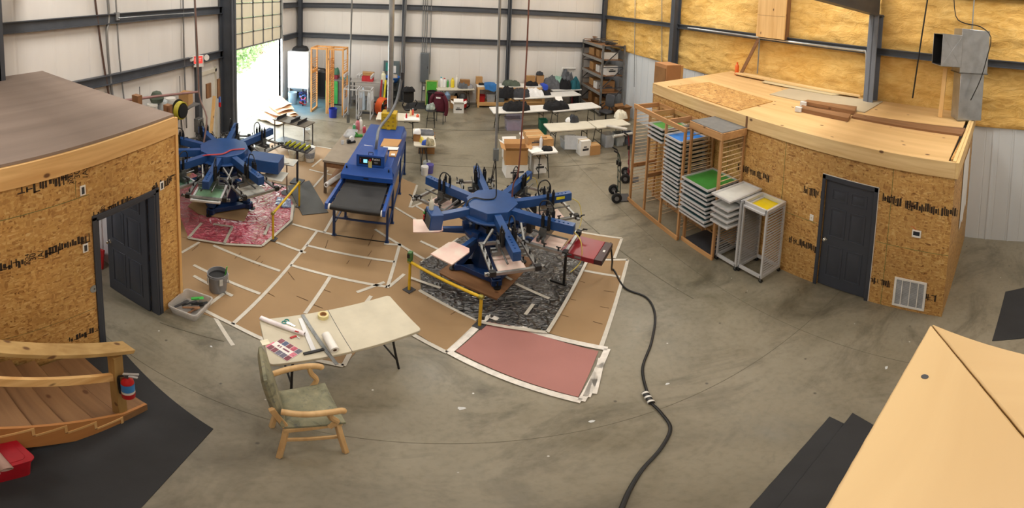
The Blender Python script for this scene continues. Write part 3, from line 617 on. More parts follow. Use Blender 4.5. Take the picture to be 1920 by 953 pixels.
# ================================================================ SCREEN PRINTING PRESSES
m_hold = P((158, 158, 156), .34, .75, .15, 9)
def polar(r, deg, z=0): return Vector((r*math.cos(math.radians(deg)), r*math.sin(math.radians(deg)), z))
def head_meshes(R, arm_w, s):
    """pieces of one print head, built along +X from the hub"""
    A = MB().bar((.3*s, 0, 1.22), (R, 0, 1.24), arm_w, .145); A.b(R-.012, R+.004, -arm_w*.3, arm_w*.3, 1.2, 1.3)
    for k in range(5): A.cyl((R-.1-k*.07, 0, 1.31), (R-.1-k*.07, 0, 1.322), .014, n=8)
    H = MB()                                            # aluminium screen holder hung below the arm
    x0, x1, hw, z = R-.72*s, R+.0, .3*s, .985
    for y in (-hw, hw): H.b(x0, x1-.02, y-.026, y+.026, z-.02, z+.022)
    H.b(x1-.04, x1, -hw-.1, hw+.1, z-.025, z+.02); H.b(x0-.03, x0+.01, -hw-.04, hw+.04, z-.02, z+.025)
    for y in (-hw*.95, hw*.95): H.bar((x0+.05, y, z+.02), (x0-.1, y*.4, 1.17), .03, .03)
    K = MB()                                            # dark clamps and knobs on the holder
    for y in (-hw, hw):
        for q in (.15, .38, .6): K.cyl((x0+q*s, y, z+.02), (x0+q*s, y, z+.075), .014, n=8).b(x0+q*s-.035, x0+q*s+.035, y-.006, y+.006, z+.07, z+.085)
        K.b(x1-.05, x1+.02, y-.04, y+.04, z-.03, z+.05); K.cyl((x1-.02, y*1.25, z), (x1+.06, y*1.25, z+.05), .009, n=6).b(x1+.03, x1+.1, y*1.25-.01, y*1.25+.01, z+.045, z+.06)
    K.b(x0-.02, x0+.06, -.08, .08, z+.02, 1.16)
    Q = MB()                                            # squeegee carriage
    for y in (-.1, .1): Q.cyl((x0+.1, y, 1.1), (R-.05, y, 1.1), .014, n=8)
    Q.b(R-.5, R-.38, -.15, .15, 1.06, 1.16).b(R-.5, R-.46, -hw*.75, hw*.75, 1.0, 1.07).b(R-.42, R-.38, -hw*.75, hw*.75, 1.0, 1.07)
    for y in (-.13, -.06, .06, .13): Q.b(R-.49, R-.39, y-.018, y+.018, 1.0, 1.2)
    Y = [MB().cyl((R-.47+dx, y, 1.16), (R-.47+dx, y, 1.4), .026, n=10).cyl((R-.47+dx, y, 1.4), (R-.47+dx, y, 1.44), .012, n=8) for dx, y in ((0, .085), (.1, .085), (0, -.085), (.1, -.085))]
    T = MB().tube([(R-.36, .07, 1.3), (R-.37, .075, 1.45), (R-.45, .08, 1.55), (R-.56, .07, 1.53), (R-.6, .06, 1.42), (R-.58, .05, 1.3)], .011, 6)
    return A, H, K, Q, Y, T
def platen_mesh(r0, r1, w):
    return MB().prism([(r0, -w*.36), (r0+.07, -w/2), (r1, -w/2), (r1, w/2), (r0+.07, w/2), (r0, w*.36)], .885, .905)
def platen_mat(name, base, tint):
    N = NT(name); v = N.coord(); g = N.noise(v, 2.6, 5)
    N.col(N.ramp(g, [(.3, base), (.7, tint)])); N.set(Roughness=.7); return N.m
pm1 = platen_mat('platen_pink', (222, 212, 198), (220, 172, 165)); pm2 = platen_mat('platen_grey', (210, 204, 190), (168, 172, 172))
def press(label, loc, R, s, heads, n, off, plat, hub_r, pmat, group=None):
    t = thing('screen_printing_press', label, 'printing press', loc)
    ped = MB()
    ped.lathe((0, 0, 0), [(.3*s, .12), (.27*s, .3), (.24*s, .62), (.32*s, .66), (.32*s, .74)], 8)
    ped.box((0, 0, .09), (1.15*s, .16, .12), off).box((0, 0, .09), (1.15*s, .16, .12), off+PI/2).box((0, 0, .1), (.8*s, .8*s, .1), off+PI/4)
    for k in range(4):
        a = off+PI/2*k; p = Vector((math.cos(a), math.sin(a), 0)); ped.bar(p*.5*s+Vector((0, 0, .14)), p*.22*s+Vector((0, 0, .6)), .12, .12)
        q = p*.56*s; ped.cyl(q+Vector((0, 0, 0.016)), q+Vector((0, 0, .07)), .03, n=8)
    obj('pedestal', ped, m_blued, t, .006)
    ft = MB()
    for k in range(4):
        q = Vector((math.cos(off+PI/2*k), math.sin(off+PI/2*k), 0))*.6*s; ft.cyl(q+Vector((0, 0, .016)), q+Vector((0, 0, .035)), .06, n=12).cyl(q, q+Vector((0, 0, .14)), .014, n=8)
    pieces('levelling_foot', ft, m_blk, t)
    ca = MB().lathe((0, 0, 0), [(.2, .74), (.42*s, .76), (.46*s, .8), (.46*s, .86), (.3*s, .88), (.2*s, 1.1), (.24*s, 1.12)], 24)
    for k in range(n): ca.box(polar(.42*s, math.degrees(off)+360/n*k, .9), (.1, .12, .1), off+2*PI/n*k)
    obj('carousel', ca, m_blued, t)
    cy = MB()
    for k in range(9):
        p = polar(.3*s, k*40+13); cy.cyl((p.x, p.y, .9), (p.x, p.y, 1.12), .028, n=8)
    pieces('hub_cylinder', cy, m_machd, t)
    hub = MB().lathe((0, 0, 0), [(.3*s, 1.1), (hub_r*1.12, 1.13), (hub_r*1.12, 1.16), (hub_r*.95, 1.17)], 32)
    oc = [(hub_r*math.cos(2*PI*(k+.5)/n*1), hub_r*math.sin(2*PI*(k+.5)/n)) for k in range(n)]
    hub.prism([(x*math.cos(off)-y*math.sin(off), x*math.sin(off)+y*math.cos(off)) for x, y in oc], 1.15, 1.32)
    obj('hub', hub, m_blue, t, .008)
    A, H, K, Q, Y, T = head_meshes(R, .108*s, s); proto = None
    arm = MB().bar((.3*s, 0, .83), (plat[1]-.14, 0, .85), .07, .06); arm.bar((.3*s, 0, .74), (plat[0]+.1, 0, .82), .03, .03); pl = platen_mesh(*plat)
    pr0 = [None, None]
    for k in range(n):
        a = off+2*PI/n*k
        if pr0[0] is None: pr0 = [obj('platen_arm', arm, m_blue, t, .004), obj('platen', pl, pmat, t, .004)]; L = pr0
        else: L = [inst(pr0[0], 'platen_arm', t, (0, 0, 0)), inst(pr0[1], 'platen', t, (0, 0, 0))]
        for o in L: o.rotation_euler = (0, 0, a)
    for deg in heads:
        a = math.radians(deg)
        if proto is None:
            L = [obj('print_arm', A, m_blue, t, .006), obj('screen_holder', H, m_hold, t, .003), *pieces('clamp', K, m_blk, t), obj('squeegee_carriage', Q, m_mach, t, .002)]
            L += [obj('air_cylinder', y, m_blk, t) for y in Y] + [obj('air_hose', T, m_blk, t)]; proto = L
        else: L = [inst(o, o.name.split('.')[0], t, (0, 0, 0)) for o in proto]
        for o in L: o.rotation_euler = (0, 0, a)
    hz = MB()
    for k in range(len(heads)-1):
        p, q = polar(.6*s, heads[k], 1.02), polar(.62*s, heads[k+1], 1.0); hz.tube([p, (p+q)/2*1.1-Vector((0, 0, .12)), q], .008, 6)
    obj('hose_bundle', hz, m_blkr, t)
    return t
cA = G(922, 385, 1.27)
A_ = press('near blue eight station screen printing press on black film', (cA.x, cA.y, .034), 1.42, 1.0, (5, 50, 95, 140, -85, -40), 8, math.radians(5), (.8, 1.27, .38), .43, pm1)
# control arm
ca = bpy.data.objects.new('control_arm', None); C.objects.link(ca); ca.parent = A_; ca.rotation_euler = (0, 0, math.radians(-161))
obj('arm_beam', MB().bar((.3, 0, 1.22), (.92, 0, 1.2), .1, .12), m_blue, ca, .006)
obj('control_box', MB().box((1.0, .02, 1.2), (.2, .3, .26), 0, 0, -.12), m_blue, ca, .01)
obj('touch_screen', MB().box((1.108, .06, 1.2), (.012, .19, .19), 0, 0, -.12), P((70, 74, 72), .25), ca)
obj('button_panel', MB().box((1.108, -.09, 1.2), (.014, .07, .2), 0, 0, -.12), m_blk, ca)
for z in (1.15, 1.2, 1.25): obj('button', MB().cyl((1.11, -.09, z), (1.132, -.09, z), .018, n=10), m_red if z < 1.24 else m_green, ca)
bt = MB().lathe((0, 0, 0), [(.035, 0), (.037, .01), (.037, .13), (.022, .16), (.012, .17), (.01, .21), (.004, .23)], 14)
sq = one('spray_bottle', 'pale spray bottle standing on the control arm of the near press', 'bottle', bt, P((206, 204, 190), .4), (cA.x-.98, cA.y-.32, 1.37))
# cables on the hub
obj('hub_cable', MB().tube([(.05, .12, 1.95), (.08, .1, 1.5), (.06, .05, 1.345), (-.1, .02, 1.335), (-.28, .08, 1.335), (-.4, -.05, 1.335), (-.43, -.12, 1.2)], .011, 6), m_blk, A_)
obj('warning_label', MB().box((1.2, .04, 1.255), (.16, .002, .05), 0).xf(RZ(math.radians(5)) @ Matrix.Translation((0, -.102, 0))), P((220, 206, 40), .5), A_)
obj('warning_label', MB().box((1.2, .04, 1.255), (.16, .002, .05), 0).xf(RZ(math.radians(50)) @ Matrix.Translation((0, -.102, 0))), P((220, 206, 40), .5), A_)
for deg in (5, -40, 50):
    obj('yellow_air_line', MB().tube([polar(1.38, deg, 1.2)+Vector((.02, 0, 0)), polar(1.56, deg-3, 1.1), polar(1.6, deg-5, .8), polar(1.5, deg-9, .62)], .007, 6), P((206, 186, 90), .5), A_)
# brown pallet under the press and red flash unit
pb = thing('press_pallet', 'brown wooden pallet board under the foot of the near press', 'pallet', (cA.x, cA.y, 0), math.radians(50))
obj('board', MB().b(-.62, .62, -.56, .56, .028, .034), m_brownw, pb)
obj('rail', MB().b(-.66, -.625, -.56, .5, .02, .055), m_brownw, pb)
f = thing('flash_cure_unit', 'dark red flash curing unit beside the near press', 'flash dryer')
fp = [G(u, v, .97) for u, v in ((1053, 466), (1132, 486), (1147, 452), (1077, 434))]
fc = sum(fp, Vector())/4; fa = math.atan2(fp[1].y-fp[0].y+fp[2].y-fp[3].y, fp[1].x-fp[0].x+fp[2].x-fp[3].x)
f.location = (fc.x, fc.y, 0); e1 = ((fp[2]-fp[1]).length+(fp[3]-fp[0]).length)/2; e2 = ((fp[1]-fp[0]).length+(fp[2]-fp[3]).length)/2
ax = math.atan2(fp[1].y+fp[2].y-fp[0].y-fp[3].y, fp[1].x+fp[2].x-fp[0].x-fp[3].x); f.rotation_euler = (0, 0, ax)
E1 = ((fp[1]-fp[0]).length+(fp[2]-fp[3]).length)/2; E2 = ((fp[3]-fp[0]).length+(fp[2]-fp[1]).length)/2; print('FLASH', E1, E2, math.degrees(ax), fc)
obj('housing', MB().b(-E1/2, E1/2-.12, -E2/2, E2/2, .84, .925), m_dred, f, .008)
obj('end_cap', MB().b(E1/2-.12, E1/2, -E2/2, E2/2, .84, .927), P((48, 22, 26), .35), f, .006)
obj('heater_panel', MB().b(-E1/2+.03, E1/2-.14, -E2/2+.03, E2/2-.03, .825, .84), m_dgrey, f)
obj('rocker_switch', MB().b(E1/2-.07, E1/2-.04, -.03, .02, .927, .935), m_wht, f)
obj('maker_plate', MB().b(-.1, .0, -E2/2-.002, -E2/2, .865, .905), m_grey, f)
obj('stand_pole', MB().cyl((-E1/2-.02, 0, .08), (-E1/2-.02, 0, .8), .022).b(-E1/2-.25, -E1/2+.02, -.02, .02, .05, .09).b(-E1/2-.04, -E1/2+.3, -.03, .03, .79, .825), m_blk, f)
# ---------------- far press
cB = G(420, 282, 1.27)
B_ = press('far blue ten station screen printing press on pink film', (cB.x, cB.y, .031), 1.66, 1.15, (77, 113, 149, 185, 221, 257, 293, 329), 10, math.radians(5), (1.0, 1.46, .42), .55, pm2)
obj('red_hose', MB().tube([polar(.5, 10, 1.34), polar(.3, -20, 1.34), polar(.45, -60, 1.34), polar(.6, -100, 1.3), polar(.75, -120, 1.15)], .016, 6), P((178, 62, 70), .5), B_)
obj('flash_box', MB().box((0, 0, 0), (.72, .42, .26)).xf(RZ(math.radians(8), polar(1.0, 6, 1.14))), m_blue, B_, .012, label='blue box shaped heater between the arms')
obj('flash_bracket', MB().bar(polar(.4, 5, 1.02), polar(1.1, 5, 1.02), .08, .06), m_blued, B_)
for i, deg in enumerate((257, 293)):
    sc_ = bpy.data.objects.new('screen', None); C.objects.link(sc_); sc_.parent = B_; sc_.rotation_euler = (0, 0, math.radians(deg))
    obj('screen_frame', MB().ring(1.02, 1.72, -.28, .28, .93, .965, .04), m_alu, sc_, .002); obj('screen_mesh', MB().b(1.06, 1.68, -.24, .24, .937, .941), P(((92, 128, 108), (120, 158, 128))[i], .35), sc_)
obj('motor_tower', MB().box((0, 0, 0), (.16, .22, .34)).xf(RZ(0, polar(1.62, 149, 1.32))), m_mach, B_, .01)
for i, (u, v) in enumerate(((500, 300), (470, 255))): pass
# ================================================================ TUNNEL DRYER
dr = thing('tunnel_dryer', 'long blue conveyor dryer with black mesh belt and control box', 'dryer')
x0, x1, ya, yb, zt = -1.93, -.86, 6.85, 9.55, 1.24
def hull(sec, ys): 
    m = MB(); n = len(sec[0])
    m.v = [(x, y, z) for s_, y in zip(sec, ys) for x, z in s_]
    for i in range(len(sec)-1):
        for k in range(n): m.f.append((i*n+k, i*n+(k+1) % n, (i+1)*n+(k+1) % n, (i+1)*n+k))
    m.f += [tuple(range(n-1, -1, -1)), tuple(range((len(sec)-1)*n, len(sec)*n))]; return m
sec = [(x0, .98), (x0, zt-.14), (x0+.07, zt), (x1-.07, zt), (x1, zt-.14), (x1, .98)]
obj('chamber', hull([sec, sec], [ya+.12, yb]).b(x0+.02, x1-.02, ya+.12, yb, .72, .98), m_dryb, dr, .006)
hood = MB().add([(x0, ya-.06, 1.0), (x1, ya-.06, 1.0), (x1, ya-.06, 1.1), (x0, ya-.06, 1.1), (x0+.05, ya+.14, zt+.01), (x1-.05, ya+.14, zt+.01), (x0, ya+.14, 1.0), (x1, ya+.14, 1.0)], [(0,1,2,3),(3,2,5,4),(0,3,4,6),(1,7,5,2),(6,4,5,7),(0,6,7,1)])
obj('front_hood', hood, m_dryb, dr, .008)
obj('hood_latch', MB().b(-1.45, -1.35, ya-.07, ya-.055, 1.055, 1.07), m_blk, dr)
for x in (x0+.1, x1-.1): obj('hood_screw', MB().cyl((x, ya+.06, 1.18), (x, ya+.03, 1.25), .014, n=8), m_blk, dr)
obj('tunnel_mouth', MB().b(x0+.12, x1-.12, ya-.055, ya+.02, .94, 1.0), m_blk, dr)
obj('side_rail', MB().b(x0-.01, x0+.05, 5.8, ya+.2, .86, .98), m_dryb, dr, .006); obj('side_rail', MB().b(x1-.05, x1+.01, 5.8, ya+.2, .86, .98), m_dryb, dr, .006)
N = NT('mesh_belt'); v = N.coord((1, 1, 1)); ch = N.n('ShaderNodeTexChecker'); N.l(v, ch.inputs[0]); ch.inputs['Scale'].default_value = 160
N.col(N.mix(.5, N.ramp(ch.outputs['Fac'], [(0, (16, 16, 17)), (1, (54, 54, 56))]), N.ramp(N.noise(v, 3, 4), [(.3, (24, 24, 25)), (.7, (46, 46, 48))]))); N.set(Roughness=.6); m_belt = N.m
obj('mesh_belt', MB().b(x0+.1, x1-.1, 5.86, ya+.1, .925, .935).b(x0+.1, x1-.1, 5.86, ya+.1, .84, .846), m_belt, dr)
obj('end_roller', MB().cyl((x0+.06, 5.86, .89), (x1-.06, 5.86, .89), .05, n=18), m_blk, dr)
for x in (x0+.05, x1-.075): obj('roller_cap', MB().cyl((x, 5.86, .89), (x+.03, 5.86, .89), .056, n=16), m_wht, dr)
for y in (6.15, 6.5): obj('cross_bar', MB().b(x0+.05, x1-.05, y, y+.03, .88, .91), m_blued, dr)
for i, (x, y) in enumerate(((x0+.02, 6.3), (x1-.02, 6.3), (x0+.06, 7.0), (x1-.02, 7.0), (x0+.06, 9.4), (x1-.02, 9.4), (x1-.02, 8.3), (x0+.06, 8.3))):
    l = obj('leg', MB().b(x-.022, x+.022, y-.022, y+.022, .015, .9), m_blued, dr); obj('foot_pad', MB().b(x-.04, x+.04, y-.04, y+.04, .012, .022), m_blued, l)
br = MB().b(x0+.02, x1-.02, 6.29, 6.32, .4, .43)
for x in (x0+.04, x1-.02): br.b(x-.015, x+.015, 6.3, 9.4, .3, .33)
br.b(x0+.06, x1, 7.0, 7.03, .35, .38); obj('leg_brace', br, m_blued, dr)
obj('floor_rail', MB().b(x0, x1, 6.29, 6.31, .012, .02), m_blk, dr)
cbx = bpy.data.objects.new('control_box', None); C.objects.link(cbx); cbx.parent = dr; q = G(694, 312, 1.25); cbx.location = (q.x-.0, q.y, 1.235)
obj('box_shell', MB().b(-.29, .29, 0, .5, 0, .24), m_dryb, cbx, .008)
obj('panel_plate', MB().b(-.23, .22, -.004, 0, .05, .2), m_blk, cbx); obj('display', MB().b(-.14, -.06, -.008, -.003, .08, .15), emit('lcd', (140, 214, 236), 1.0), cbx, label='lit pale blue display')
text('lettering', 'Fusion', .062, m_wht, cbx, (.12, -.0055, .165), (PI/2, 0, 0), .001)
obj('logo_badge', MB().lathe((0, 0, 0), [(.03, 0), (.03, .002)], 18).xf(Matrix.Translation((.12, -.004, .1)) @ Matrix.Diagonal((1.5, 1, .62, 1)) @ Matrix.Rotation(PI/2, 4, 'X')), m_grey, cbx)
for z in (.1, .13, .16): obj('button', MB().cyl((-.2, -.004, z), (-.2, -.014, z), .009, n=8), m_red if z < .15 else m_grey, cbx)
tg = MB().box((.0, -.012, .06), (.075, .012, .14), 0, .12); obj('yellow_tag', tg, P((206, 196, 120), .6), cbx); obj('red_switch', MB().cyl((.0, -.003, .145), (.0, -.03, .145), .022, n=12), m_red, cbx)
obj('carry_handle', MB().tube([(-.04, .03, .24), (-.04, .03, .29), (.05, .03, .29), (.05, .03, .24)], .008, 6, 0), m_blk, cbx)
obj('side_label', MB().b(x1-.002, x1+.003, 7.6, 8.05, 1.02, 1.06), m_wht, dr); obj('side_label', MB().b(.288, .293, .1, .3, .06, .18), m_grey, cbx)
# dryer top items
yq = G(727, 243, 1.24)
yb_ = thing('exhaust_box', 'translucent yellow exhaust box on the far end of the blue dryer', 'exhaust box', (yq.x+.02, yq.y+.16, 1.245))
obj('box_body', MB().b(-.2, .2, -.17, .17, 0, .4), P((200, 166, 22), .25, 0, .12, 6), yb_, .01)
hole = MB()
for i in range(3):
    for j in range(3): hole.box((-.12+.12*i, -.172, .1+.1*j), (.05, .004, .02))
pieces('vent_slot', hole, P((128, 100, 14), .5), yb_); obj('front_catch', MB().box((.0, -.18, .02), (.1, .02, .04)), m_yel, yb_)
dp = thing('exhaust_pipe', 'bright steel exhaust pipe rising from the yellow box', 'pipe', (yq.x+.02, yq.y+.2, 1.645))
obj('pipe', MB().cyl((0, 0, 0), (0, 0, 5.6), .075, n=20), m_galv, dp); obj('collar', MB().cyl((0, 0, 0), (0, 0, .1), .085, n=20), m_grey, dp); obj('seam_band', MB().cyl((0, 0, 1.55), (0, 0, 1.6), .08, n=20), m_galv, dp)
fcnd = thing('flexible_conduit', 'grey flexible conduit curving up from the dryer control box', 'conduit')
q0 = Vector((cbx.location.x+.05, cbx.location.y+.35, 1.475))
cp = [q0, q0+Vector((.0, .05, .22)), G(708, 240, 1.85), G(729, 221, 2.25)]
cp = [q0, q0+Vector((.02, .02, .2))] + [GY(u, v, y) for u, v, y in ((712, 240, q0.y+.3), (731, 215, q0.y+.6), (745, 185, q0.y+.8), (754, 143, q0.y+.9))]
obj('conduit_run', MB().tube(cp, .032, 10, 8), P((120, 124, 130), .4, .3), fcnd)
obj('coupling', MB().cyl(cp[-1]-Vector((0, 0, .08)), cp[-1]+Vector((0, 0, .08)), .045, n=12), m_dgrey, fcnd)
obj('conduit_run', MB().cyl(cp[-1], GY(764, -60, q0.y+.95), .03, n=10), P((120, 124, 130), .4, .3), fcnd)
def slab(name, label, cat, u4, z, t, mat, **k): return one(name, label, cat, MB().prism([tuple(G(u, v, z)[:2]) for u, v in u4], z, z+t), mat, **k)
slab('cardboard_sheet', 'large cardboard sheet on top of the blue dryer', 'cardboard', [(720,262),(753,264),(745,277),(713,276)], 1.242, .03, m_card)
slab('paper_sheet', 'white paper strip in front of the large cardboard sheet on the dryer', 'paper', [(719,275.5),(748,277),(745,282),(716,281)], 1.275, .012, m_paper)
slab('cardboard_sheet', 'small cardboard piece beside the dryer control box', 'cardboard', [(731,281),(747,282),(742,295),(729,294)], 1.242, .018, m_card)
slab('note_pad', 'tiny white pad on the small cardboard piece', 'note pad', [(734,289),(741,289.5),(740,292.5),(733,292)], 1.262, .015, m_paper)
slab('paper_sheet', 'pale paper label on the dryer top behind the control box', 'paper', [(683,272),(699,274),(698,277),(681,275)], 1.242, .004, m_paper)
# hanging drops over the presses
def drop(name, label, cat, pts, r, mat): return one(name, label, cat, MB().tube(pts, r, 8, 4), mat)
zb = 2.05; b0 = G(930, 290, zb)
cdp = thing('power_drop', 'grey conduit drop with a switch box hanging over the near press', 'conduit')
obj('conduit', MB().cyl(b0, GY(938, -30, b0.y), .022, n=10), m_pole, cdp); obj('switch_box', MB().box(b0, (.09, .07, .2)), P((108, 112, 112), .5, .3), cdp, .006)
obj('drop_cord', MB().tube([b0, GY(924, 320, b0.y-.1), GY(920, 345, b0.y-.15), Vector((cA.x+.05, cA.y+.12, 1.9))], .008, 6), m_blk, cdp)
h0 = G(960, 372, 1.33)
drop('air_hose', 'thin red brown air hose hanging from the roof to the near press', 'hose', [h0, h0+Vector((.02, .03, .25)), GY(972, 320, h0.y+.05), GY(980, 220, h0.y+.1), GY(987, 110, h0.y+.15), GY(993, -30, h0.y+.2)], .014, P((112, 66, 54), .5))
p0 = G(653, 222, .35); cdp = thing('power_drop', 'grey conduit drop hanging in front of the far metal screen racks', 'conduit')
obj('conduit', MB().cyl(p0, GY(661, -30, p0.y), .03, n=10), m_pole, cdp); obj('switch_box', MB().box(p0, (.1, .08, .3)), m_mach, cdp, .006)
bp = [GX(u, v, -5.0) for u, v in ((372, 330), (375, 240), (371, 120), (366, 0), (364, -30))]
drop('air_hose', 'rusty brown hose hanging over the far press', 'hose', [cB+Vector((-.5, -.1, .1)), cB+Vector((-.55, .1, .6))]+[GY(u, v, cB.y+.2) for u, v in ((374, 180), (371, 110), (364, -30))], .02, P((120, 92, 84), .5))
# ================================================================ ROLL UP DOOR AND OUTSIDE
d3 = thing('door_3', 'cream sectional roll up door raised most of the way', 'door', (0, 0, 0), 0, None, 'structure')
m_dp = P((232, 226, 204), .5, 0, .04, 2); m_dp2 = P((120, 122, 124), .5, .3, .06)
zc = 2.62
for r_ in range(5):
    z0 = zc+.05+r_*.5; pn = obj('door_section', MB().b(LW-.06, LW-.02, dy0, dy1, z0, z0+.49), m_dp, d3, .004)
    st = MB()
    for k in range(6): st.b(LW-.022, LW+.012, dy0+.02+k*.84, dy0+.07+k*.84, z0, z0+.49)
    st.b(LW-.022, LW-.002, dy0, dy1, z0+.47, z0+.495); obj('stile', st, m_dp2, pn)
    hg = MB()
    for k in range(6): hg.b(LW-.0, LW+.02, dy0+.01+k*.84, dy0+.08+k*.84, z0+.46, z0+.52)
    obj('hinge', hg, m_dgrey, pn)
obj('bottom_seal', MB().b(LW-.065, LW-.01, dy0, dy1, zc, zc+.05), m_dp2, d3)
obj('guide_track', MB().b(LW-.02, LW+.07, dy0-.05, dy0+.005, 0, 5).b(LW-.02, LW+.07, dy1-.005, dy1+.05, 0, 5), m_galv, d3)
struct('ground_outside', MB().b(-70, LW-.16, -30, 60, -.3, .012), P((214, 208, 194), .9, 0, .06, .6), 'sunlit pale gravel outside the roll up door')
def bush(name, label, loc, sz, seed, n=5200):
    r = random.Random(seed); m = MB()
    for i in range(n):
        d = Vector((r.gauss(0, 1), r.gauss(0, 1), r.gauss(0, 1))).normalized(); rad = r.random()**.4
        p = Vector((d.x*sz[0], d.y*sz[1], sz[2]+d.z*sz[2]))*1; p = Vector((p.x*rad, p.y*rad, sz[2]+(p.z-sz[2])*rad))
        p += Vector((noise.noise(p*.7)*.5, 0, noise.noise(p*.6+Vector((5, 0, 0)))*.5)); s_ = r.uniform(.06, .17)
        a = Vector((r.gauss(0, 1), r.gauss(0, 1), r.gauss(0, .6))).normalized(); b = a.orthogonal().normalized()
        m.add([p-a*s_, p+b*s_*.5, p+a*s_, p-b*s_*.5], [(0, 1, 2, 3)])
    t = thing(name, label, 'bush', loc); obj('foliage', m, P((150, 178, 120), .7, 0, .15, 2), t); obj('trunk', MB().cyl((0, 0, 0), (0, 0, sz[2]), .15, .06), m_brownz, t)
for i, (u, y, sz, lb) in enumerate(((440, 19, (2, 2.2, 2.0), 'pale green bush outside at the left of the open door'), (490, 27, (2, 2.6, 2.8), 'taller green bush outside in the middle of the open door'), (526, 36, (2.5, 3, 3.2), 'green bush outside at the right edge of the open door'))):
    g = GY(u, 130, y); bush('bush', lb, (g.x, g.y, 0), sz, i)
# ================================================================ LEFT WALL FITTINGS
def exit_sign(u, v):
    p = GX(u, v, LW+.2); t = thing('exit_sign', 'red EXIT sign with two emergency lamps on the left wall', 'sign', p, math.radians(-38))
    obj('sign_case', MB().b(-.035, .035, -.16, .16, -.2, .12), m_wht, t, .006); obj('red_face', MB().b(.035, .038, -.15, .12, -.1, .1), emit('exit_red', (236, 70, 62), .7), t)
    text('lettering', 'EXIT', .13, m_wht, t, (.0385, -.015, 0), (PI/2, 0, PI/2), .001, sx=.8)
    for y in (-.24, .24): obj('emergency_lamp', MB().lathe((0, 0, 0), [(.0, 0), (.05, .01), (.085, .09), (.085, .1), (0, .1)], 16).xf(Matrix.Translation((0, y, .06)) @ Matrix.Rotation(PI/2, 4, 'Y')), m_wht, t)
exit_sign(372, 112)
def wall_run(name, label, cat, pts, r, mat, x=LW+.08): return one('mounted_'+name, label, cat, MB().tube([GX(u, v, x) for u, v in pts], r, 8, 3), mat)
wall_run('conduit', 'brown conduit, leftmost of the three risers behind the grey deck', 'conduit', [(176, -20), (190, 90), (206, 190)], .026, P((84, 62, 54), .5))
wall_run('conduit', 'thick grey conduit with an offset bend behind the grey deck', 'conduit', [(200, -20), (204, 22), (203, 45), (200, 62), (205, 130), (212, 190)], .034, m_pole)
wall_run('conduit', 'thin grey conduit below the wall box behind the grey deck', 'conduit', [(216, -20), (219, 30), (224, 110), (233, 190)], .02, m_pole)
wall_run('conduit', 'grey conduit to the left of the EXIT sign', 'conduit', [(343, -20), (345, 100), (348, 190), (350, 240)], .024, m_pole)
wall_run('conduit', 'grey conduit directly in front of the EXIT sign', 'conduit', [(364, -20), (368, 90), (372, 175)], .024, m_pole, LW+.5)
wall_run('conduit', 'thin conduit running level along the upper left girt', 'conduit', [(222, 34), (300, 28), (366, 24)], .014, m_pole, LW+.17)
p = GX(219, 31, LW+.1); t = thing('junction_box', 'small grey junction box on the upper left girt', 'junction box', p); obj('box', MB().box((0, 0, 0), (.1, .12, .18)), m_grey, t, .005); obj('cover', MB().b(.05, .056, -.05, .05, -.08, .08), m_galv, t)
st_ = MB().b(LW, LW+.16, 8.62, 8.8, 0, 2.6); struct('trim_10', st_, m_steel, 'dark steel post beside the side door')
struct('door_4', MB().b(LW, LW+.03, 8.84, 9.66, 0, 2.15), P((216, 212, 204), .5, 0, .04), 'pale side door in the left wall below the EXIT sign')
struct('trim_11', MB().b(LW, LW+.06, 9.66, 9.74, 0, 2.3).b(LW, LW+.06, 8.8, 9.74, 2.15, 2.25), m_cream)
one('steel_rail', 'dull red pipe rail running level behind the grey deck', 'rail', MB().tube([GX(228, 189, -6.4), GX(300, 180, -6.4), GX(373, 172, -6.4)], .03, 10, 2), P((150, 112, 108), .45, .2))
for i, (u, u2, v, v2, lb) in enumerate(((258, 269, 175, 215, 'brown timber post sticking up behind the far edge of the grey deck'), (317, 326, 193, 300, 'brown timber post at the corner of the left room'))):
    a = GY(u, v, YL+.18); b = GY(u2, v, YL+.18); one('timber_post', lb, 'post', MB().b(a.x, b.x, YL+.06, YL+.15, 0, a.z), m_brownz)
# paint shelf and hose reel
sx = -6.55
a = GX(282, 222, sx); b = GX(345, 205, sx)
t = thing('bucket_rack', 'grey shelf of paint buckets on the left wall', 'shelf')
zsh = (a.z+b.z)/2
obj('shelf_board', MB().b(LW, sx+.1, a.y, b.y+.6, zsh-.03, zsh), m_grey, t)
for y in (a.y+.1, b.y+.4): obj('shelf_bracket', MB().bar((LW+.02, y, zsh-.4), (sx, y, zsh-.04), .03, .03), m_dgrey, t); obj('upright_rod', MB().cyl((LW+.1, y, 0), (LW+.1, y, zsh+.7), .012), m_grey, t)
def bucket(label, loc, r, h, col, rim=None, lid=False, cat='bucket', group=None, content=None, name='bucket', handle=True):
    t = thing(name, label, cat, loc, rnd.uniform(0, 6), group)
    pr = [(r*.84, 0), (r*.86, .01), (r, h-.05), (r*1.05, h-.05), (r*1.05, h-.03), (r*1.01, h-.03), (r*1.02, h)]
    pr += [(0, h)] if lid else [(r*.96, h), (r*.82, .03), (0, .03)]
    obj('body', MB().lathe((0, 0, 0), pr, 22, False).add([], []), P(col, .4, 0, .06), t)
    if handle: obj('handle', MB().tube([(r*1.05, 0, h-.04), (r*.8, r*.9, h*.55), (-r*.8, r*.9, h*.55), (-r*1.05, 0, h-.04)], .004, 6), m_grey, t)
    if content is not None: obj('contents', MB().lathe((0, 0, 0), [(r*.93, h*.8), (0, h*.8)], 18, False), content, t)
    return t
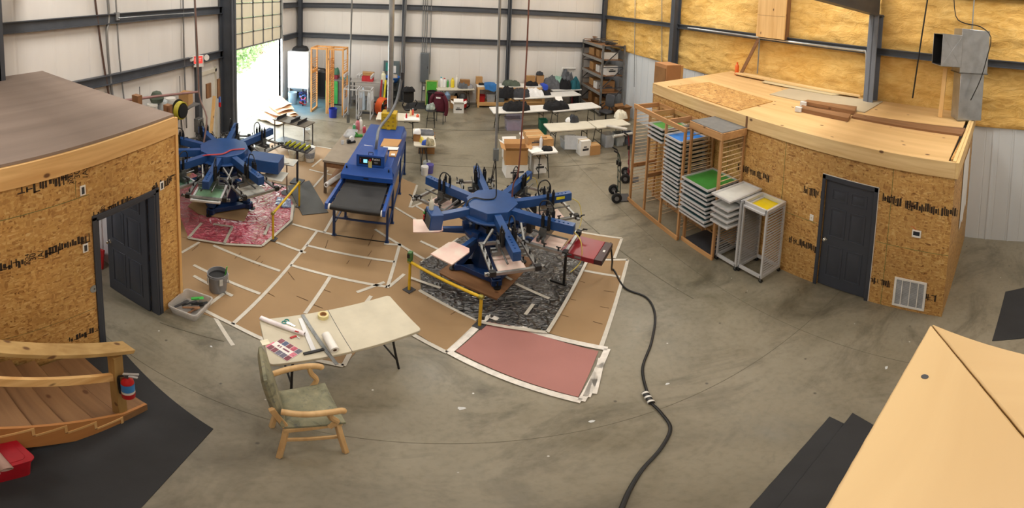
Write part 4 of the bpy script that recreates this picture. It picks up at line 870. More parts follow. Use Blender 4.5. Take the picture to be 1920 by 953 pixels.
for i, (yy, c, lb) in enumerate(((.25, (222, 220, 214), 'white paint bucket at the left end of the wall shelf'), (.62, (206, 214, 216), 'white paint bucket with blue lid band on the wall shelf'), (.95, (230, 226, 220), 'white paint bucket right of the blue banded one on the wall shelf'))):
    bucket(lb, (sx-.18, a.y+yy, zsh+.002), .14, .3, c, lid=True, group='paint buckets on the wall shelf')
hp = MB()
t = one('garment_heap', 'grey green rags bundled on the wall shelf', 'rags', MB().lathe((0, 0, 0), [(.16, 0), (.2, .1), (.12, .24), (0, .28)], 9), m_olive, (sx-.2, a.y+.44, zsh+.306))
one('cardboard_box', 'small open cardboard box at the right end of the wall shelf', 'box', MB().box((0, 0, .16), (.3, .34, .32), .3), m_card, (sx-.2, b.y+.32, zsh+.002))
hr = GX(334, 206, -6.3); t = thing('hose_reel', 'yellow air hose coiled on a black wall reel', 'hose reel', hr)
for k in range(7): obj('hose_coil', MB().tube([(.03+.02*k, .2*math.cos(q*PI/8), .2*math.sin(q*PI/8)) for q in range(17)], .018, 6, 2), P((176, 164, 44), .5), t)
obj('drum', MB().cyl((0, 0, 0), (.2, 0, 0), .17, n=20), m_blk, t); obj('flange', MB().cyl((-.01, 0, 0), (.005, 0, 0), .26, n=24), m_blk, t); obj('hose_tail', MB().tube([(.1, 0, -.2), (.11, .02, -.5), (.1, 0, -.8)], .012, 6), m_blk, t)
for i, (u, v, lb) in enumerate(((391, 170, 'wooden block fixed to the near face of the deep column'), (410, 166, 'narrow wooden block fixed to the door side of the deep column'))):
    p = GX(u, v, LW+.62); one('mounted_wood_block', lb, 'wood block', MB().box((0, 0, 0), (.05, .12 if i else .22, .4 if i == 0 else .55)), m_brownz, p)
p = GX(412, 190, LW+.66); t = thing('hanging_air_gun', 'blue and red air gun hanging on the deep column', 'air gun', p); obj('grip', MB().box((0, 0, .05), (.05, .07, .16), .2), P((50, 90, 170), .4), t); obj('cup', MB().cyl((0, 0, -.16), (0, 0, -.03), .04), m_red, t)
a, b = GX(390, 240, LW+.75), GX(402, 180, LW+.62); a.z = .03; one('plank', 'pale plank leaning against the deep column', 'plank', MB().bar(a, b, .1, .03), m_pale_z)
p = GX(413, 228, LW+.75); p.z = 0; t = thing('shop_motor', 'black air motor standing at the foot of the deep column', 'motor', (p.x+.25, p.y+.1, 0)); obj('housing', MB().lathe((0, 0, 0), [(.2, 0), (.2, .1), (.16, .14), (.17, .5), (.12, .6), (0, .62)], 18), m_blk, t)
for k in range(6): obj('cooling_fin', MB().lathe((0, 0, .18+k*.05), [(.18, 0), (.2, .01), (.18, .02)], 18), m_blk, t)
# ================================================================ CARDBOARD HEAP AT THE DOOR
for i, (pts, z, lb) in enumerate(((((480,222),(520,236),(556,220),(520,200)), .02, 'lowest cardboard sheet of the heap by the roll up door'), (((486,205),(530,222),(560,215),(520,190)), .14, 'crumpled cardboard sheet in the middle of the heap by the roll up door'), (((500,180),(530,172),(548,196),(515,206)), .3, 'topmost flat cardboard sheet of the heap by the roll up door'), (((492,190),(525,182),(552,205),(520,212)), .22, 'cardboard sheet just under the topmost one of the door heap'), (((510,205),(540,200),(560,218),(535,226)), .1, 'cardboard sheet on the right flank of the door heap'))):
    P4 = [G(u, v, z+.02) for u, v in pts]; P4 = [Vector((max(p_.x, -7.9), min(p_.y, 14.6), p_.z)) for p_ in P4]; mb = MB(); n = 8
    for k in range(n+1):
        for j in range(n+1):
            p = P4[0].lerp(P4[1], j/n).lerp(P4[3].lerp(P4[2], j/n), k/n); q = p + Vector((0, 0, abs(noise.noise(p*1.3+Vector((i*7, 0, 0))))*.16)); mb.v.append(tuple(q))
    off = len(mb.v); mb.v += [(x, y, max(.014, z_-.012)) for x, y, z_ in mb.v]
    for k in range(n):
        for j in range(n):
            a = k*(n+1)+j; mb.f += [(a, a+1, a+n+2, a+n+1), (a+off, a+n+1+off, a+n+2+off, a+1+off)]
    one('cardboard_sheet', lb, 'cardboard', mb, P((224, 186, 148), .85, 0, .06), group='cardboard heap by the roll up door')
# ================================================================ METAL TABLE WITH SQUEEGEE RACKS
T4 = [G(u, v, .92) for u, v in ((514, 224), (529, 214), (587, 229), (574, 239))]; cT = sum(T4, Vector())/4; aT = math.atan2(T4[3].y-T4[0].y, T4[3].x-T4[0].x)
lT = ((T4[3]-T4[0]).length+(T4[2]-T4[1]).length)/2; wT = ((T4[1]-T4[0]).length+(T4[2]-T4[3]).length)/2
t = thing('steel_table', 'narrow grey steel table standing behind the far press', 'table', (cT.x, cT.y, 0), aT)
obj('table_top', MB().b(-lT/2, lT/2, -wT/2, wT/2, .89, .92), P((132, 126, 116), .4, .5), t, .004)
for sx_ in (-1, 1):
    for sy in (-1, 1): obj('leg', MB().cyl((sx_*(lT/2-.05), sy*(wT/2-.05), .0), (sx_*(lT/2-.05), sy*(wT/2-.05), .9), .02, n=10), m_mach, t)
obj('lower_shelf', MB().b(-lT/2+.03, lT/2-.03, -wT/2+.03, wT/2-.03, .24, .26), m_mach, t)
for k, x in enumerate((-.45, .08, .34)):
    a_ = Vector((math.cos(aT), math.sin(aT), 0)); q = cT + a_*x
    one('squeegee_holder', ['bent steel holder at the left end of the steel table', 'bent steel holder in the middle of the steel table', 'bent steel holder at the right end of the steel table'][k], 'holder', MB().box((0, 0, .006), (.08, wT*.9, .01)).box((0, 0, .05), (.012, wT*.9, .09), 0, 0, .3), m_dgrey, (q.x, q.y, .921), aT, 'squeegee holders on the steel table')
# yellow squeegees rest on the stand next to the table
zq = .92; sqs = thing('squeegee_stand', 'low dark stand carrying yellow squeegees next to the far press', 'stand')
q0, q1 = G(534, 272, .9), G(582, 283, .9); obj('tray', MB().bar(q0, q1, .34, .02), m_dgrey, sqs); obj('post', MB().cyl(((q0+q1)/2)-Vector((0, 0, .9)), (q0+q1)/2, .03), m_dgrey, sqs); obj('foot', MB().box(((q0.x+q1.x)/2, (q0.y+q1.y)/2, .02), (.3, .3, .03)), m_dgrey, sqs)
for k in range(5):
    p = q0.lerp(q1, .12+.19*k)+Vector((0, 0, .012)); d_ = (q1-q0).normalized(); n_ = Vector((-d_.y, d_.x, 0))
    s1 = thing('squeegee', 'yellow bladed squeegee on the low stand, %s from the press' % ORD[k], 'squeegee', p, math.atan2(n_.y, n_.x), 'yellow squeegees on the stand')
    obj('handle', MB().b(-.17, .17, -.02, .02, 0, .035), m_mach, s1, .004); obj('blade', MB().b(-.165, .165, -.006, .006, .035, .085), P((196, 196, 50), .4), s1)
for i, (u, v, r, h, lb) in enumerate(((581, 303, .145, .36, 'white bucket with label under the right end of the steel table'), (548, 297, .11, .26, 'small translucent tub left of the other one by the far press'), (565, 301, .11, .24, 'small translucent tub right of the other one by the far press'), (575, 262, .12, .34, 'white jug bucket behind the legs of the steel table'))):
    p = G(u, v, 0); b_ = bucket(lb, (p.x, p.y, .016), r, h, (222, 224, 222) if i in (0, 3) else (206, 204, 190), lid=(i == 0))
    if i == 0: obj('label', MB().lathe((0, 0, 0), [(r*.95, .1), (r*1.0, .24)], 22, False), P((150, 158, 170), .6, 0, .2, 30), b_); b_.scale = (1, 1, 1.15)
    if i == 2: obj('black_mark', MB().box((r*.93, 0, .12), (.02, .1, .04)), m_blk, b_)
# pale platens on stands
for i, (u, v, lb) in enumerate(((534, 303, 'grey loose platen on a slim stand behind the grey mat'),)):
    p = G(u, v, .8); t = thing('loose_platen', lb, 'platen', (p.x, p.y, 0), math.radians(5+36*i*-.6))
    obj('board', MB().b(-.28, .28, -.18, .18, .79, .81), pm2, t, .004); obj('post', MB().cyl((.05, 0, .02), (.05, 0, .79), .016), P((120, 104, 84), .5), t); obj('foot', MB().cyl((.05, 0, .018), (.05, 0, .03), .14), m_dgrey, t)
# ================================================================ YELLOW BARRIERS
def barrier(label, b0, b1, h, cap):
    d_ = (b1-b0); L = d_.length; t = thing('safety_barrier', label, 'barrier', (b0.x, b0.y, 0), math.atan2(d_.y, d_.x))
    obj('post', MB().cyl((0, 0, .012), (0, 0, h), .022, n=12), m_yel, t); obj('post', MB().cyl((L, 0, .012), (L, 0, h), .022, n=12), m_yel, t)
    obj('rail', MB().cyl((0, 0, h-.03), (L, 0, h-.03), .024, n=12), m_yel, t)
    for x in (0, L):
        obj('base_plate', MB().box((x, 0, .02), (.14, .14, .012)), m_dgrey, t); obj('elbow', MB().cyl((x-.03, 0, h-.03), (x+.03, 0, h-.03), .034, n=12), P((150, 140, 60), .4, .4), t)
    if cap: obj('green_sensor', MB().box((0, 0, h+.08), (.06, .07, .16), .3), P((70, 110, 60), .4), t); obj('sensor_lens', MB().box((.0, -.04, h+.1), (.04, .01, .07), .3), m_blk, t)
    return t
hb = .78
barrier('yellow safety barrier in front of the near press', G(767, 545), G(899, 612), .62, True)
barrier('yellow safety barrier beside the grey mat at the far press', G(512, 450), G(561, 388), .62, False)
# ================================================================ STAIR ON THE LEFT
st = thing('wooden_stair', 'wooden stair with a handrail coming down along the left room', 'stair')
sxl, sxr, y0, tr, ri = -3.19, -2.1, 1.5, .25, .152; ns = 15
m_trd = wood('stair_tread', (112, 80, 52), (152, 114, 76), 'x', .5); m_edge = wood('stair_edge', (196, 150, 92), (220, 182, 126), 'y', .7, False)
for k in range(ns):
    yk = y0-tr*k; z = ri*(k+1)
    w = obj('tread', MB().b(sxl, sxr, yk-tr-.02, yk, z-.035, z), m_trd, st, .004); obj('nosing_edge', MB().b(sxr-.002, sxr+.006, yk-tr-.0, yk, z-.036, z+.001), m_edge, w)
    r_ = obj('riser', MB().b(sxl, sxr-.002, yk-.02, yk-.002, z-ri, z-.035), m_tread, st); obj('riser_edge', MB().b(sxr-.002, sxr+.006, yk-.024, yk, z-ri, z-.034), m_edge, r_)
yT = y0-tr*ns; zT = ri*ns
obj('stringer_board', MB().add([], []).join(MB().add([(sxr-.0, y0+.2, .02), (sxr-.0, y0+.2, .13), (sxr, y0-.08, .16)] + [], []).add([(x, y, z) for x in (sxr-.03, sxr-.001) for y, z in ((y0+.27, .02), (y0+.27, .15), (y0+.02, .19), (yT, zT), (yT, zT-.66), (y0-.45, .02))], [(0,1,2,3,4,5), (11,10,9,8,7,6)] + [(i, (i+1) % 6, 6+(i+1) % 6, 6+i) for i in range(6)])), m_skirt, st)
obj('bottom_step', MB().b(sxl, sxr, y0, y0+.27, .02, .15), m_trd, st, .004)
px, py = sxr-.07, y0+.03; rs = ri/tr
obj('newel_post', MB().b(px-.045, px+.045, py-.045, py+.045, .15, 1.24), m_treat_z, st, .004)
yr0, zr0 = py+.14, 1.25
def rail_bar(w, h, zoff, yf, yb_): return MB().bar((px, yf, zr0+zoff+(yr0-yf)*rs), (px, yb_, zr0+zoff+(yr0-yb_)*rs), w, h)
obj('handrail', rail_bar(.17, .045, 0, yr0, -1.6), m_treat, st, .004); obj('mid_rail', rail_bar(.04, .1, -.46, py-.02, -1.6), m_pine_y, st, .003)
obj('upper_post', MB().b(px-.045, px+.045, -1.4, -1.31, .2, 3.3), m_treat_z, st)
obj('stair_support', MB().b(sxl+.02, sxl+.06, yT, yT+.1, .0125, zT-.05).b(sxr-.1, sxr-.05, yT, yT+.1, .0125, zT-.05), m_pine_z, st)
ex = thing('fire_extinguisher', 'small red fire extinguisher hung on the stair newel post', 'fire extinguisher', (px+.118, py+.015, .6), .5)
obj('cylinder', MB().lathe((0, 0, 0), [(.045, 0), (.055, .012), (.055, .27), (.05, .31), (.022, .345), (.018, .36)], 20), m_red, ex)
obj('blue_label', MB().lathe((0, 0, 0), [(.0565, .14), (.0565, .27)], 20, False).xf(Matrix.Identity(4)), P((60, 130, 196), .5), ex); obj('white_label', MB().lathe((0, 0, 0), [(.057, .1), (.057, .14)], 20, False), P((220, 212, 200), .6, 0, .1, 60), ex)
obj('valve', MB().box((0, 0, .38), (.03, .03, .05)), m_dgrey, ex); obj('lever', MB().bar((-.03, 0, .41), (.1, 0, .455), .022, .014).bar((-.02, 0, .385), (.09, 0, .395), .02, .012), m_alu, ex)
obj('nozzle_hose', MB().tube([(-.02, 0, .38), (-.07, 0, .34), (-.075, .0, .2), (-.068, 0, .04)], .012, 8), m_blk, ex); obj('wall_strap', MB().lathe((0, 0, 0), [(.059, .06), (.059, .09)], 20, False), m_red, ex)
# tote with paper tube
tt = G(55, 872, .42); t = thing('storage_tote', 'red plastic tote on the black mat beneath the stair', 'tote', (tt.x-.17, tt.y-.16, .0125), .1)
def tote_mesh(L, Wd, H, th=.012):
    m = MB(); a = rrect(L*.88, Wd*.88, .04); b = rrect(L, Wd, .05); c = rrect(L*1.06, Wd*1.06, .06)
    ai = [(x*.96, y*.96) for x, y in a]; bi = [(x*.965, y*.965) for x, y in b]
    rings = [(a, 0), (b, H-.03), (c, H-.03), (c, H), (bi, H), (ai, .012)]; n = len(a)
    m.v = [(x, y, z) for r_, z in rings for x, y in r_]
    for i in range(len(rings)-1):
        for k in range(n): m.f.append((i*n+k, i*n+(k+1) % n, (i+1)*n+(k+1) % n, (i+1)*n+k))
    m.f += [tuple(range(n-1, -1, -1)), tuple(range((len(rings)-1)*n, len(rings)*n))]; return m
obj('tub', tote_mesh(.28, .4, .4), P((176, 14, 36), .4), t); obj('lid', MB().prism(rrect(.31, .44, .06), .4, .425).prism(rrect(.24, .34, .05), .42, .435), P((170, 12, 34), .4), t, .004); obj('white_sticker', MB().box((.143, -.08, .3), (.004, .09, .05)), m_wht, t)
tb = one('cardboard_tube', 'greyish cardboard tube resting on the red tote', 'tube', MB().add([], []).join(MB().lathe((0, 0, 0), [(.036, 0), (.045, 0), (.045, .36), (.036, .36), (.036, 0)], 18, False).xf(Matrix.Rotation(PI/2, 4, 'Y'))), P((178, 146, 136), .7), (tt.x-.33, tt.y-.17, .515)); tb.rotation_euler = (0, .1, .06)
# grey bucket, tool bin
p = G(352, 530); bk = bucket('grey plastic bucket with paint drips beside the left room corner', (-2.98, 4.02, .008), .15, .36, (128, 130, 136), content=m_blk, handle=True)
for k in range(5): obj('paint_drip', MB().box((.155*math.cos(k*1.2), .155*math.sin(k*1.2), .26-.02*(k % 3)), (.012, .05, .12+.05*(k % 2)), k*1.2), P((206, 208, 206), .5), bk)
obj('stir_stick', MB().bar((.05, .08, .2), (.09, .12, .5), .03, .01), P((70, 170, 60), .5), bk)
B4 = [G(u, v, .02) for u, v in ((308, 578), (348, 602), (380, 572), (345, 548))]; cB4 = sum(B4, Vector())/4
t = thing('tool_bin', 'clear plastic bin of scrapers on the floor by the left door', 'bin', (-3.0, 3.42, .0), .12)
obj('tub', tote_mesh(.44, .46, .17), glass('bin_plastic', (206, 202, 198), .25, .5), t)
rr = random.Random(5)
for k in range(9):
    a_ = rr.uniform(-.8, .8); x_, y_ = rr.uniform(-.1, .1), rr.uniform(-.12, .12); tn = one('hand_tool', 'loose %s in the clear tool bin, %s from its left side' % (['putty knife', 'scraper', 'steel blade'][k % 3], ORD[k]), 'tool', MB().b(-.1, .06, -.015, .015, 0, .014).b(.06, .13, -.025, .025, .004, .008), [m_dgrey, m_mach, m_blk, m_brownw][k % 4], (-3.0+x_, 3.42+y_, .02+.017*k), a_+1.2, 'tools in the clear bin')
one('hand_tool', 'bright green handled scraper on top in the clear tool bin', 'tool', MB().b(-.06, .05, -.02, .02, 0, .025).b(.05, .11, -.03, .03, .01, .014), P((60, 180, 70), .4), (-2.98, 3.5, .178), .8, 'tools in the clear bin')
# snow shovel inside the left room
sp = G(206, 490, .0); t = thing('snow_shovel', 'red shovel leaning inside the left room behind the open door', 'shovel', (-4.86, 3.2, 0), -1.3)
obj('scoop', MB().box((.05, 0, .2), (.04, .36, .38), 0, 0, -.15), m_red, t, .01); obj('shaft', MB().bar((.03, 0, .35), (-.13, 0, 1.45), .035, .035), m_red, t)
# ================================================================ NEAR TABLE
def folding_table(label, c, L, Wd, rz, top, legm, group=None, z=.74, fold=False, name='folding_table'):
    t = thing(name, label, 'table', (c[0], c[1], 0), rz, group)
    obj('table_top', MB().prism(rrect(L, Wd, .045), z-.042, z), top, t, .006)
    ap = MB().ring(-L/2+.05, L/2-.05, -Wd/2+.05, Wd/2-.05, z-.07, z-.04, .03); obj('apron', ap, legm, t)
    for s_ in (-1, 1):
        x = s_*(L/2-.24)
        for y in (-1, 1): obj('leg', MB().tube([(x-s_*.02, y*(Wd/2-.14), z-.05), (x, y*(Wd/2-.16), .45), (x+s_*.03, y*(Wd/2-.08), .0)], .0135, 8, 3), legm, t)
        pieces('leg_brace', MB().cyl((x, -(Wd/2-.16), .5), (x, Wd/2-.16, .5), .011, n=8).cyl((x, 0, .5), (x-s_*.42, 0, z-.05), .01, n=8).cyl((x+s_*.02, -(Wd/2-.1), .16), (x+s_*.02, Wd/2-.1, .16), .011, n=8), legm, t)
    if fold: obj('fold_seam', MB().b(-.003, .003, -Wd/2, Wd/2, z-.01, z+.0008), m_dgrey, t)
    return t
TZ = .74; q4 = [G(u, v, TZ) for u, v in ((481, 598), (733, 556), (782, 617), (518, 685))]; cN = sum(q4, Vector())/4
aN = math.atan2((q4[1]+q4[2]-q4[0]-q4[3]).y, (q4[1]+q4[2]-q4[0]-q4[3]).x); LN = ((q4[1]-q4[0]).length+(q4[2]-q4[3]).length)/2; WN = ((q4[3]-q4[0]).length+(q4[2]-q4[1]).length)/2
folding_table('stained cream folding table in the foreground with papers on it', cN, LN+.03, WN+.02, aN, P((196, 188, 168), .5, 0, .08, 3), m_blk, None, TZ, True)
def onT(u, v, dz=0): return G(u, v, TZ+.0012+dz)
def roll(name, label, cat, p, q, r, mat, core=True):
    p = Vector(p); q = Vector(q); t = thing(name, label, cat); obj('roll_body', MB().cyl(p, q, r, n=20), mat, t)
    if core: d_ = (q-p).normalized(); obj('core', MB().cyl(q-d_*.01, q+d_*.002, r*.42, n=14), P((80, 58, 40), .8), t)
    return t
roll('film_roll', 'long narrow roll of white paper at the left of the cream table', 'paper roll', onT(489, 596, .03), onT(571, 626, .03), .028, P((232, 224, 228), .5))
roll('paper_roll', 'short thick roll of white paper beside the steel straightedge', 'paper roll', onT(611, 627, .045), onT(628, 657, .045), .045, m_wht)
t = thing('tape_roll', 'roll of masking tape on the cream table', 'tape', onT(606, 595)); obj('tape_ring', MB().lathe((0, 0, 0), [(.04, 0), (.06, 0), (.06, .055), (.04, .055), (.04, 0)], 24, False), P((218, 206, 150), .5), t); obj('core', MB().lathe((0, 0, 0), [(.034, .002), (.04, .002), (.04, .056), (.034, .056), (.034, .002)], 24, False), m_card, t)
a, b = onT(567, 590, .012), onT(632, 684, .012); one('straightedge', 'long steel straightedge lying across the cream table', 'ruler', MB().bar(a, b, .035, .006), m_mach)
t = thing('t_square', 'steel T square with black head on the cream table', 'ruler'); a, b = onT(563, 597, .008), onT(590, 661, .008); obj('blade', MB().bar(a, b, .045, .004), m_alu, t); c_, e_ = onT(569, 664, .01), onT(608, 655, .01); obj('head', MB().bar(c_, e_, .035, .02), m_blk, t, .004); obj('knob', MB().cyl(onT(604, 655, .02), onT(604, 655, .05), .014), m_blk, t)
t = thing('scissors', 'teal handled scissors on the cream table', 'scissors'); a = onT(535, 603, .006); b = onT(553, 612, .006); d_ = (b-a).normalized(); n_ = Vector((-d_.y, d_.x, 0))
for s_ in (-1, 1): obj('handle', MB().tube([a+n_*s_*.022+Vector((.022*math.cos(q*PI/4), .022*math.sin(q*PI/4), 0)) for q in range(9)], .006, 6, 2), P((30, 128, 124), .4), t); obj('blade', MB().bar(a+n_*s_*.008+d_*.02, b+n_*s_*.002, .014, .003), m_chrome, t)
t = thing('box_cutter', 'red utility knife on the cream table', 'knife'); obj('handle', MB().bar(onT(544, 634, .008), onT(556, 630, .008), .024, .014), m_red, t, .003); obj('blade', MB().bar(onT(556, 630, .008), onT(562, 635, .008), .012, .002), m_alu, t)
one('marker_pen', 'small red marker lying on the long paper roll', 'pen', MB().cyl(onT(553, 621, .066), onT(560, 623, .066), .008), m_red)
m4 = [onT(u, v) for u, v in ((502, 652), (528, 637), (563, 658), (541, 679))]; cm = sum(m4, Vector())/4; am = math.atan2(m4[2].y-m4[1].y, m4[2].x-m4[1].x)
t = thing('magazine', 'glossy magazine with a collage cover on the cream table', 'magazine', (cm.x, cm.y, TZ+.001), am)
ML, MW = .285, .21; obj('pages', MB().b(-ML/2, ML/2, -MW/2, MW/2, 0, .008), m_paper, t)
rr = random.Random(11); pal = [(40, 36, 44), (186, 70, 96), (96, 92, 112), (60, 70, 110), (220, 120, 140), (150, 120, 110), (200, 196, 200), (120, 40, 60)]
for i in range(5):
    for j in range(3):
        if j == 1 and i < 4: continue
        obj('cover_picture', MB().b(-ML/2+i*ML/5+.002, -ML/2+(i+1)*ML/5-.002, -MW/2+j*MW/3+.002, -MW/2+(j+1)*MW/3-.002, .0081, .009), P(rr.choice(pal), .3, 0, .3, 40), t)
obj('title_band', MB().b(-ML/2+.0, ML/2-.06, -.032, .032, .0081, .0088), m_wht, t); obj('cover_print', MB().b(-.09, -.07, -.012, .016, .0088, .0093).b(-.06, -.045, -.012, .016, .0088, .0093).b(-.02, .06, -.008, .012, .0088, .0093), P((120, 60, 84), .5), t)
c_ = onT(497, 643); one('note_pad', 'cream square note pad beside the magazine', 'note pad', MB().b(-.04, .04, -.04, .04, 0, .012), P((236, 230, 206), .7), c_, aN+.2)
c_ = onT(510, 648); one('note_pad', 'pink sticky note half under the magazine', 'note pad', MB().b(-.05, .05, -.03, .03, -.0008, .0004), P((240, 110, 150), .6), (c_.x, c_.y, TZ+.001), aN+.6)
# ================================================================ ARMCHAIR
sc4 = [G(u, v, .46) for u, v in ((602, 707), (637, 783), (548, 800), (530, 720))]
cc = (sc4[0]+sc4[1]+sc4[2]+sc4[3])/4; fx = ((sc4[0]+sc4[1])-(sc4[2]+sc4[3])); ac = math.atan2(fx.y, fx.x)
t = thing('armchair', 'paint stained wooden armchair with grey green upholstery', 'chair', (-.86, 2.2, 0), math.radians(34)); t.scale = (.86, 1.0, 1.42)
m_oak = wood('oak', (190, 150, 100), (222, 188, 138), 'z', .9, False, .45)
N = NT('stained_cloth'); v = N.coord(); c1 = N.ramp(N.noise(v, 7, 6, .6, .5), [(.28, (92, 92, 76)), (.45, (134, 134, 112)), (.62, (150, 146, 120)), (.8, (190, 186, 166))]); N.col(N.mix(N.ramp(N.noise(v, 16, 6, .7), [(.55, 0.0), (.72, .7)]), c1, lin((78, 84, 92)))); N.set(Roughness=.8); m_uph = N.m
def pad(w0, w1, d, th, n=14):                            # cushion, x forward, wider in front
    m = MB()
    for s_ in (1, -1):
        for i in range(n+1):
            for j in range(n+1):
                a_ = -1+2*i/n; b_ = -1+2*j/n; w = (w0+(w1-w0)*(a_+1)/2)/2
                e = (1-abs(a_)**5)*(1-abs(b_)**5); m.v.append((a_*d/2, b_*w, s_*th/2*(.25+.75*e**.5)))
    o = (n+1)**2
    for i in range(n):
        for j in range(n):
            k = i*(n+1)+j; m.f += [(k, k+n+1, k+n+2, k+1), (k+o, k+1+o, k+n+2+o, k+n+1+o)]
    for i in range(n):
        for a_, b_ in ((i, i+1), (n*(n+1)+i+1, n*(n+1)+i)): m.f.append((a_, b_, b_+o, a_+o))
        for a_, b_ in (((i+1)*(n+1), i*(n+1)), (i*(n+1)+n, (i+1)*(n+1)+n)): m.f.append((a_, b_, b_+o, a_+o))
    return m
SW0, SW1, SD = .46, .54, .5
obj('seat', pad(SW0, SW1, SD, .1).xf(Matrix.Translation((0, 0, .44))), m_uph, t)
obj('backrest', pad(.4, .48, .58, .1).xf(Matrix.Translation((-SD/2-.06, 0, .75)) @ Matrix.Rotation(-PI/2-.22, 4, 'Y') @ Matrix.Rotation(PI, 4, 'Z')), m_uph, t)
for s_ in (-1, 1):
    obj('leg', MB().bar((.2, s_*.2, .4), (.24, s_*.25-.07, 0), .045, .045), m_oak, t, .006)
    obj('leg', MB().bar((-.2, s_*.17, .42), (-.29, s_*.21-.07, 0), .045, .045), m_oak, t, .006)
    obj('stretcher', MB().bar((.225, s_*.225, .18), (-.25, s_*.195, .2), .025, .04), m_oak, t, .004)
    obj('arm', MB().tube([(-.26, s_*.235, .68), (-.1, s_*.285, .675), (.08, s_*.3, .67), (.2, s_*.29, .655), (.225, s_*.285, .635)], .028, 10, 5), m_oak, t)
    obj('arm_support', MB().tube([(.12, s_*.265, .42), (.17, s_*.28, .5), (.12, s_*.29, .58), (.1, s_*.295, .66)], .026, 8, 5), m_oak, t)
    obj('back_post', MB().bar((-.2, s_*.205, .38), (-.335, s_*.225, .72), .04, .05), m_oak, t, .006)
obj('seat_frame', MB().ring(-.24, .24, -.235, .235, .36, .41, .03), m_oak, t, .004)
# ================================================================ FOREGROUND LANDING AND HALF WALL
cz = 3.66; k0 = G(1745, 608, cz); kl = G(1548, 953, cz); kr = G(1920, 665, cz)
hx, hy = k0.x, k0.y
m_cap = wood('cap_board', (178, 146, 100), (200, 170, 124), 'x', .3, False, .5); m_capy = wood('cap_board_y', (178, 146, 100), (200, 170, 124), 'y', .3, False, .5)
cw = .3; rsl = (kr-k0).normalized(); lsl = Vector((-1, -.03, 0)).normalized(); inn = k0+rsl*.33+Vector((-.27, .0, 0))
hw = thing('half_wall', 'pale wooden half wall with a mitred cap in the foreground', 'railing')
e1_, e2_ = k0+lsl*(k0.x-.12), k0+rsl*2.4
mi = G(1960, 868, cz); mi = k0+(G(1920, 820, cz)-k0)*1.25
mit = [G(1745+(1920-1745)*k/6, 608+(820-608)*k/6, cz) for k in range(7)]+[mi]; lft = [G(1745-(197)*k/8, 608+345*k/8, cz) for k in range(9)]
obj('cap_board', MB().prism([tuple(p_[:2]) for p_ in lft+[Vector((e1_.x, lft[-1].y, 0)), Vector((e1_.x, mi.y, 0))]+mit[:0:-1]], cz-.035, cz), m_cap, hw, .004)
obj('cap_board', MB().prism([tuple(p_[:2]) for p_ in [p_+Vector((.003, -.0025, 0)) for p_ in mit]+[mi+rsl*2.0, e2_]], cz-.035, cz), m_capy, hw, .004)
obj('wall_panel', MB().b(e1_.x, hx-.03, hy-.16, hy-.035, 2.4, cz-.035), m_pale_x, hw); obj('wall_panel', MB().bar(k0+rsl*.3+Vector((-.13, 0, -.65)), k0+rsl*2.3+Vector((-.13, 0, -.65)), .1, 1.22), m_pale_x, hw)
obj('corner_post', MB().b(hx-.2, hx-.06, hy-.17, hy-.03, 0, cz-.035), m_brownz, hw)
ss = G(1734, 707, cz); obj('screw_head', MB().cyl((ss.x, ss.y, cz), (ss.x, ss.y, cz+.002), .007, n=12), m_dgrey, hw)
struct('landing_floor', MB().b(-3.2, hx-.1, -5.9, hy-.1, 2.15, 2.4) if False else MB().b(-2.0, hx-.1, -5.9, hy-.17, 2.3, 2.4), m_ply)
# ================================================================ WOOD AND ALUMINIUM SCREEN RACKS ON THE RIGHT
def screen(label, loc, rz, L, Wd, col, group, cat='screen', fr=None, th=.035):
    t = thing('printing_screen', label, cat, loc, rz, group)
    obj('frame', MB().ring(-L/2, L/2, -Wd/2, Wd/2, 0, th, .035), fr or m_alu, t, .002); obj('mesh', MB().b(-L/2+.03, L/2-.03, -Wd/2+.03, Wd/2-.03, .004, .008), col, t)
    return t
X0, X1, TOP = 4.56, 5.24, 2.3
ys = [7.34, 6.70, 6.06, 5.42]
def ladders(t, planes, x0, x1, zlist, r, mat, post, w, top, foot=0):
    rg = MB().cyl((x0, 0, 0), (x1, 0, 0), r, n=8); proto = None
    for y in planes:
        for x in (x0, x1): obj('post', MB().b(x-w/2, x+w/2, y-w/2, y+w/2, foot, top), post, t, .003)
        for z in zlist:
            if proto is None: proto = obj('rung', rg, mat, t); proto.location = (0, y, z)
            else: inst(proto, 'rung', t, (0, y, z))
t = thing('wooden_screen_rack', 'tall open wooden screen rack with three bays against the right room', 'rack')
zl = [.28+.083*k for k in range(24)]
ladders(t, ys, X0, X1, zl, .009, P((214, 190, 160), .6), m_rack, .05, TOP-.03)
obj('top_rail', MB().b(X0-.035, X0+.01, ys[3]-.04, ys[0]+.04, TOP-.03, TOP+.06), m_racky, t, .003); obj('top_rail', MB().b(X1-.01, X1+.035, ys[3]-.04, ys[0]+.04, TOP-.05, TOP+.04), m_racky, t, .003)
obj('bottom_rail', MB().b(X0-.05, X0-.02, ys[3]-.04, ys[0]+.04, 0.0, .1), m_racky, t, .003); obj('bottom_rail', MB().b(X1+.0, X1+.03, ys[3]-.04, ys[0]+.04, 0.0, .1), m_racky, t, .003)
for y in ys[:3]: obj('cross_rail', MB().b(X0+.01, X1, y-.02, y+.02, TOP-.05, TOP+.05), m_rackx, t, .003)
for y in ys: obj('mid_rail', MB().b(X0, X1, y-.022, y+.022, .88, .96), m_rackx, t)
m_sg = P((70, 150, 62), .4, 0, .1, 5); m_sb = P((30, 122, 214), .4, 0, .1, 5); m_sd = P((40, 84, 84), .4, 0, .1, 5)
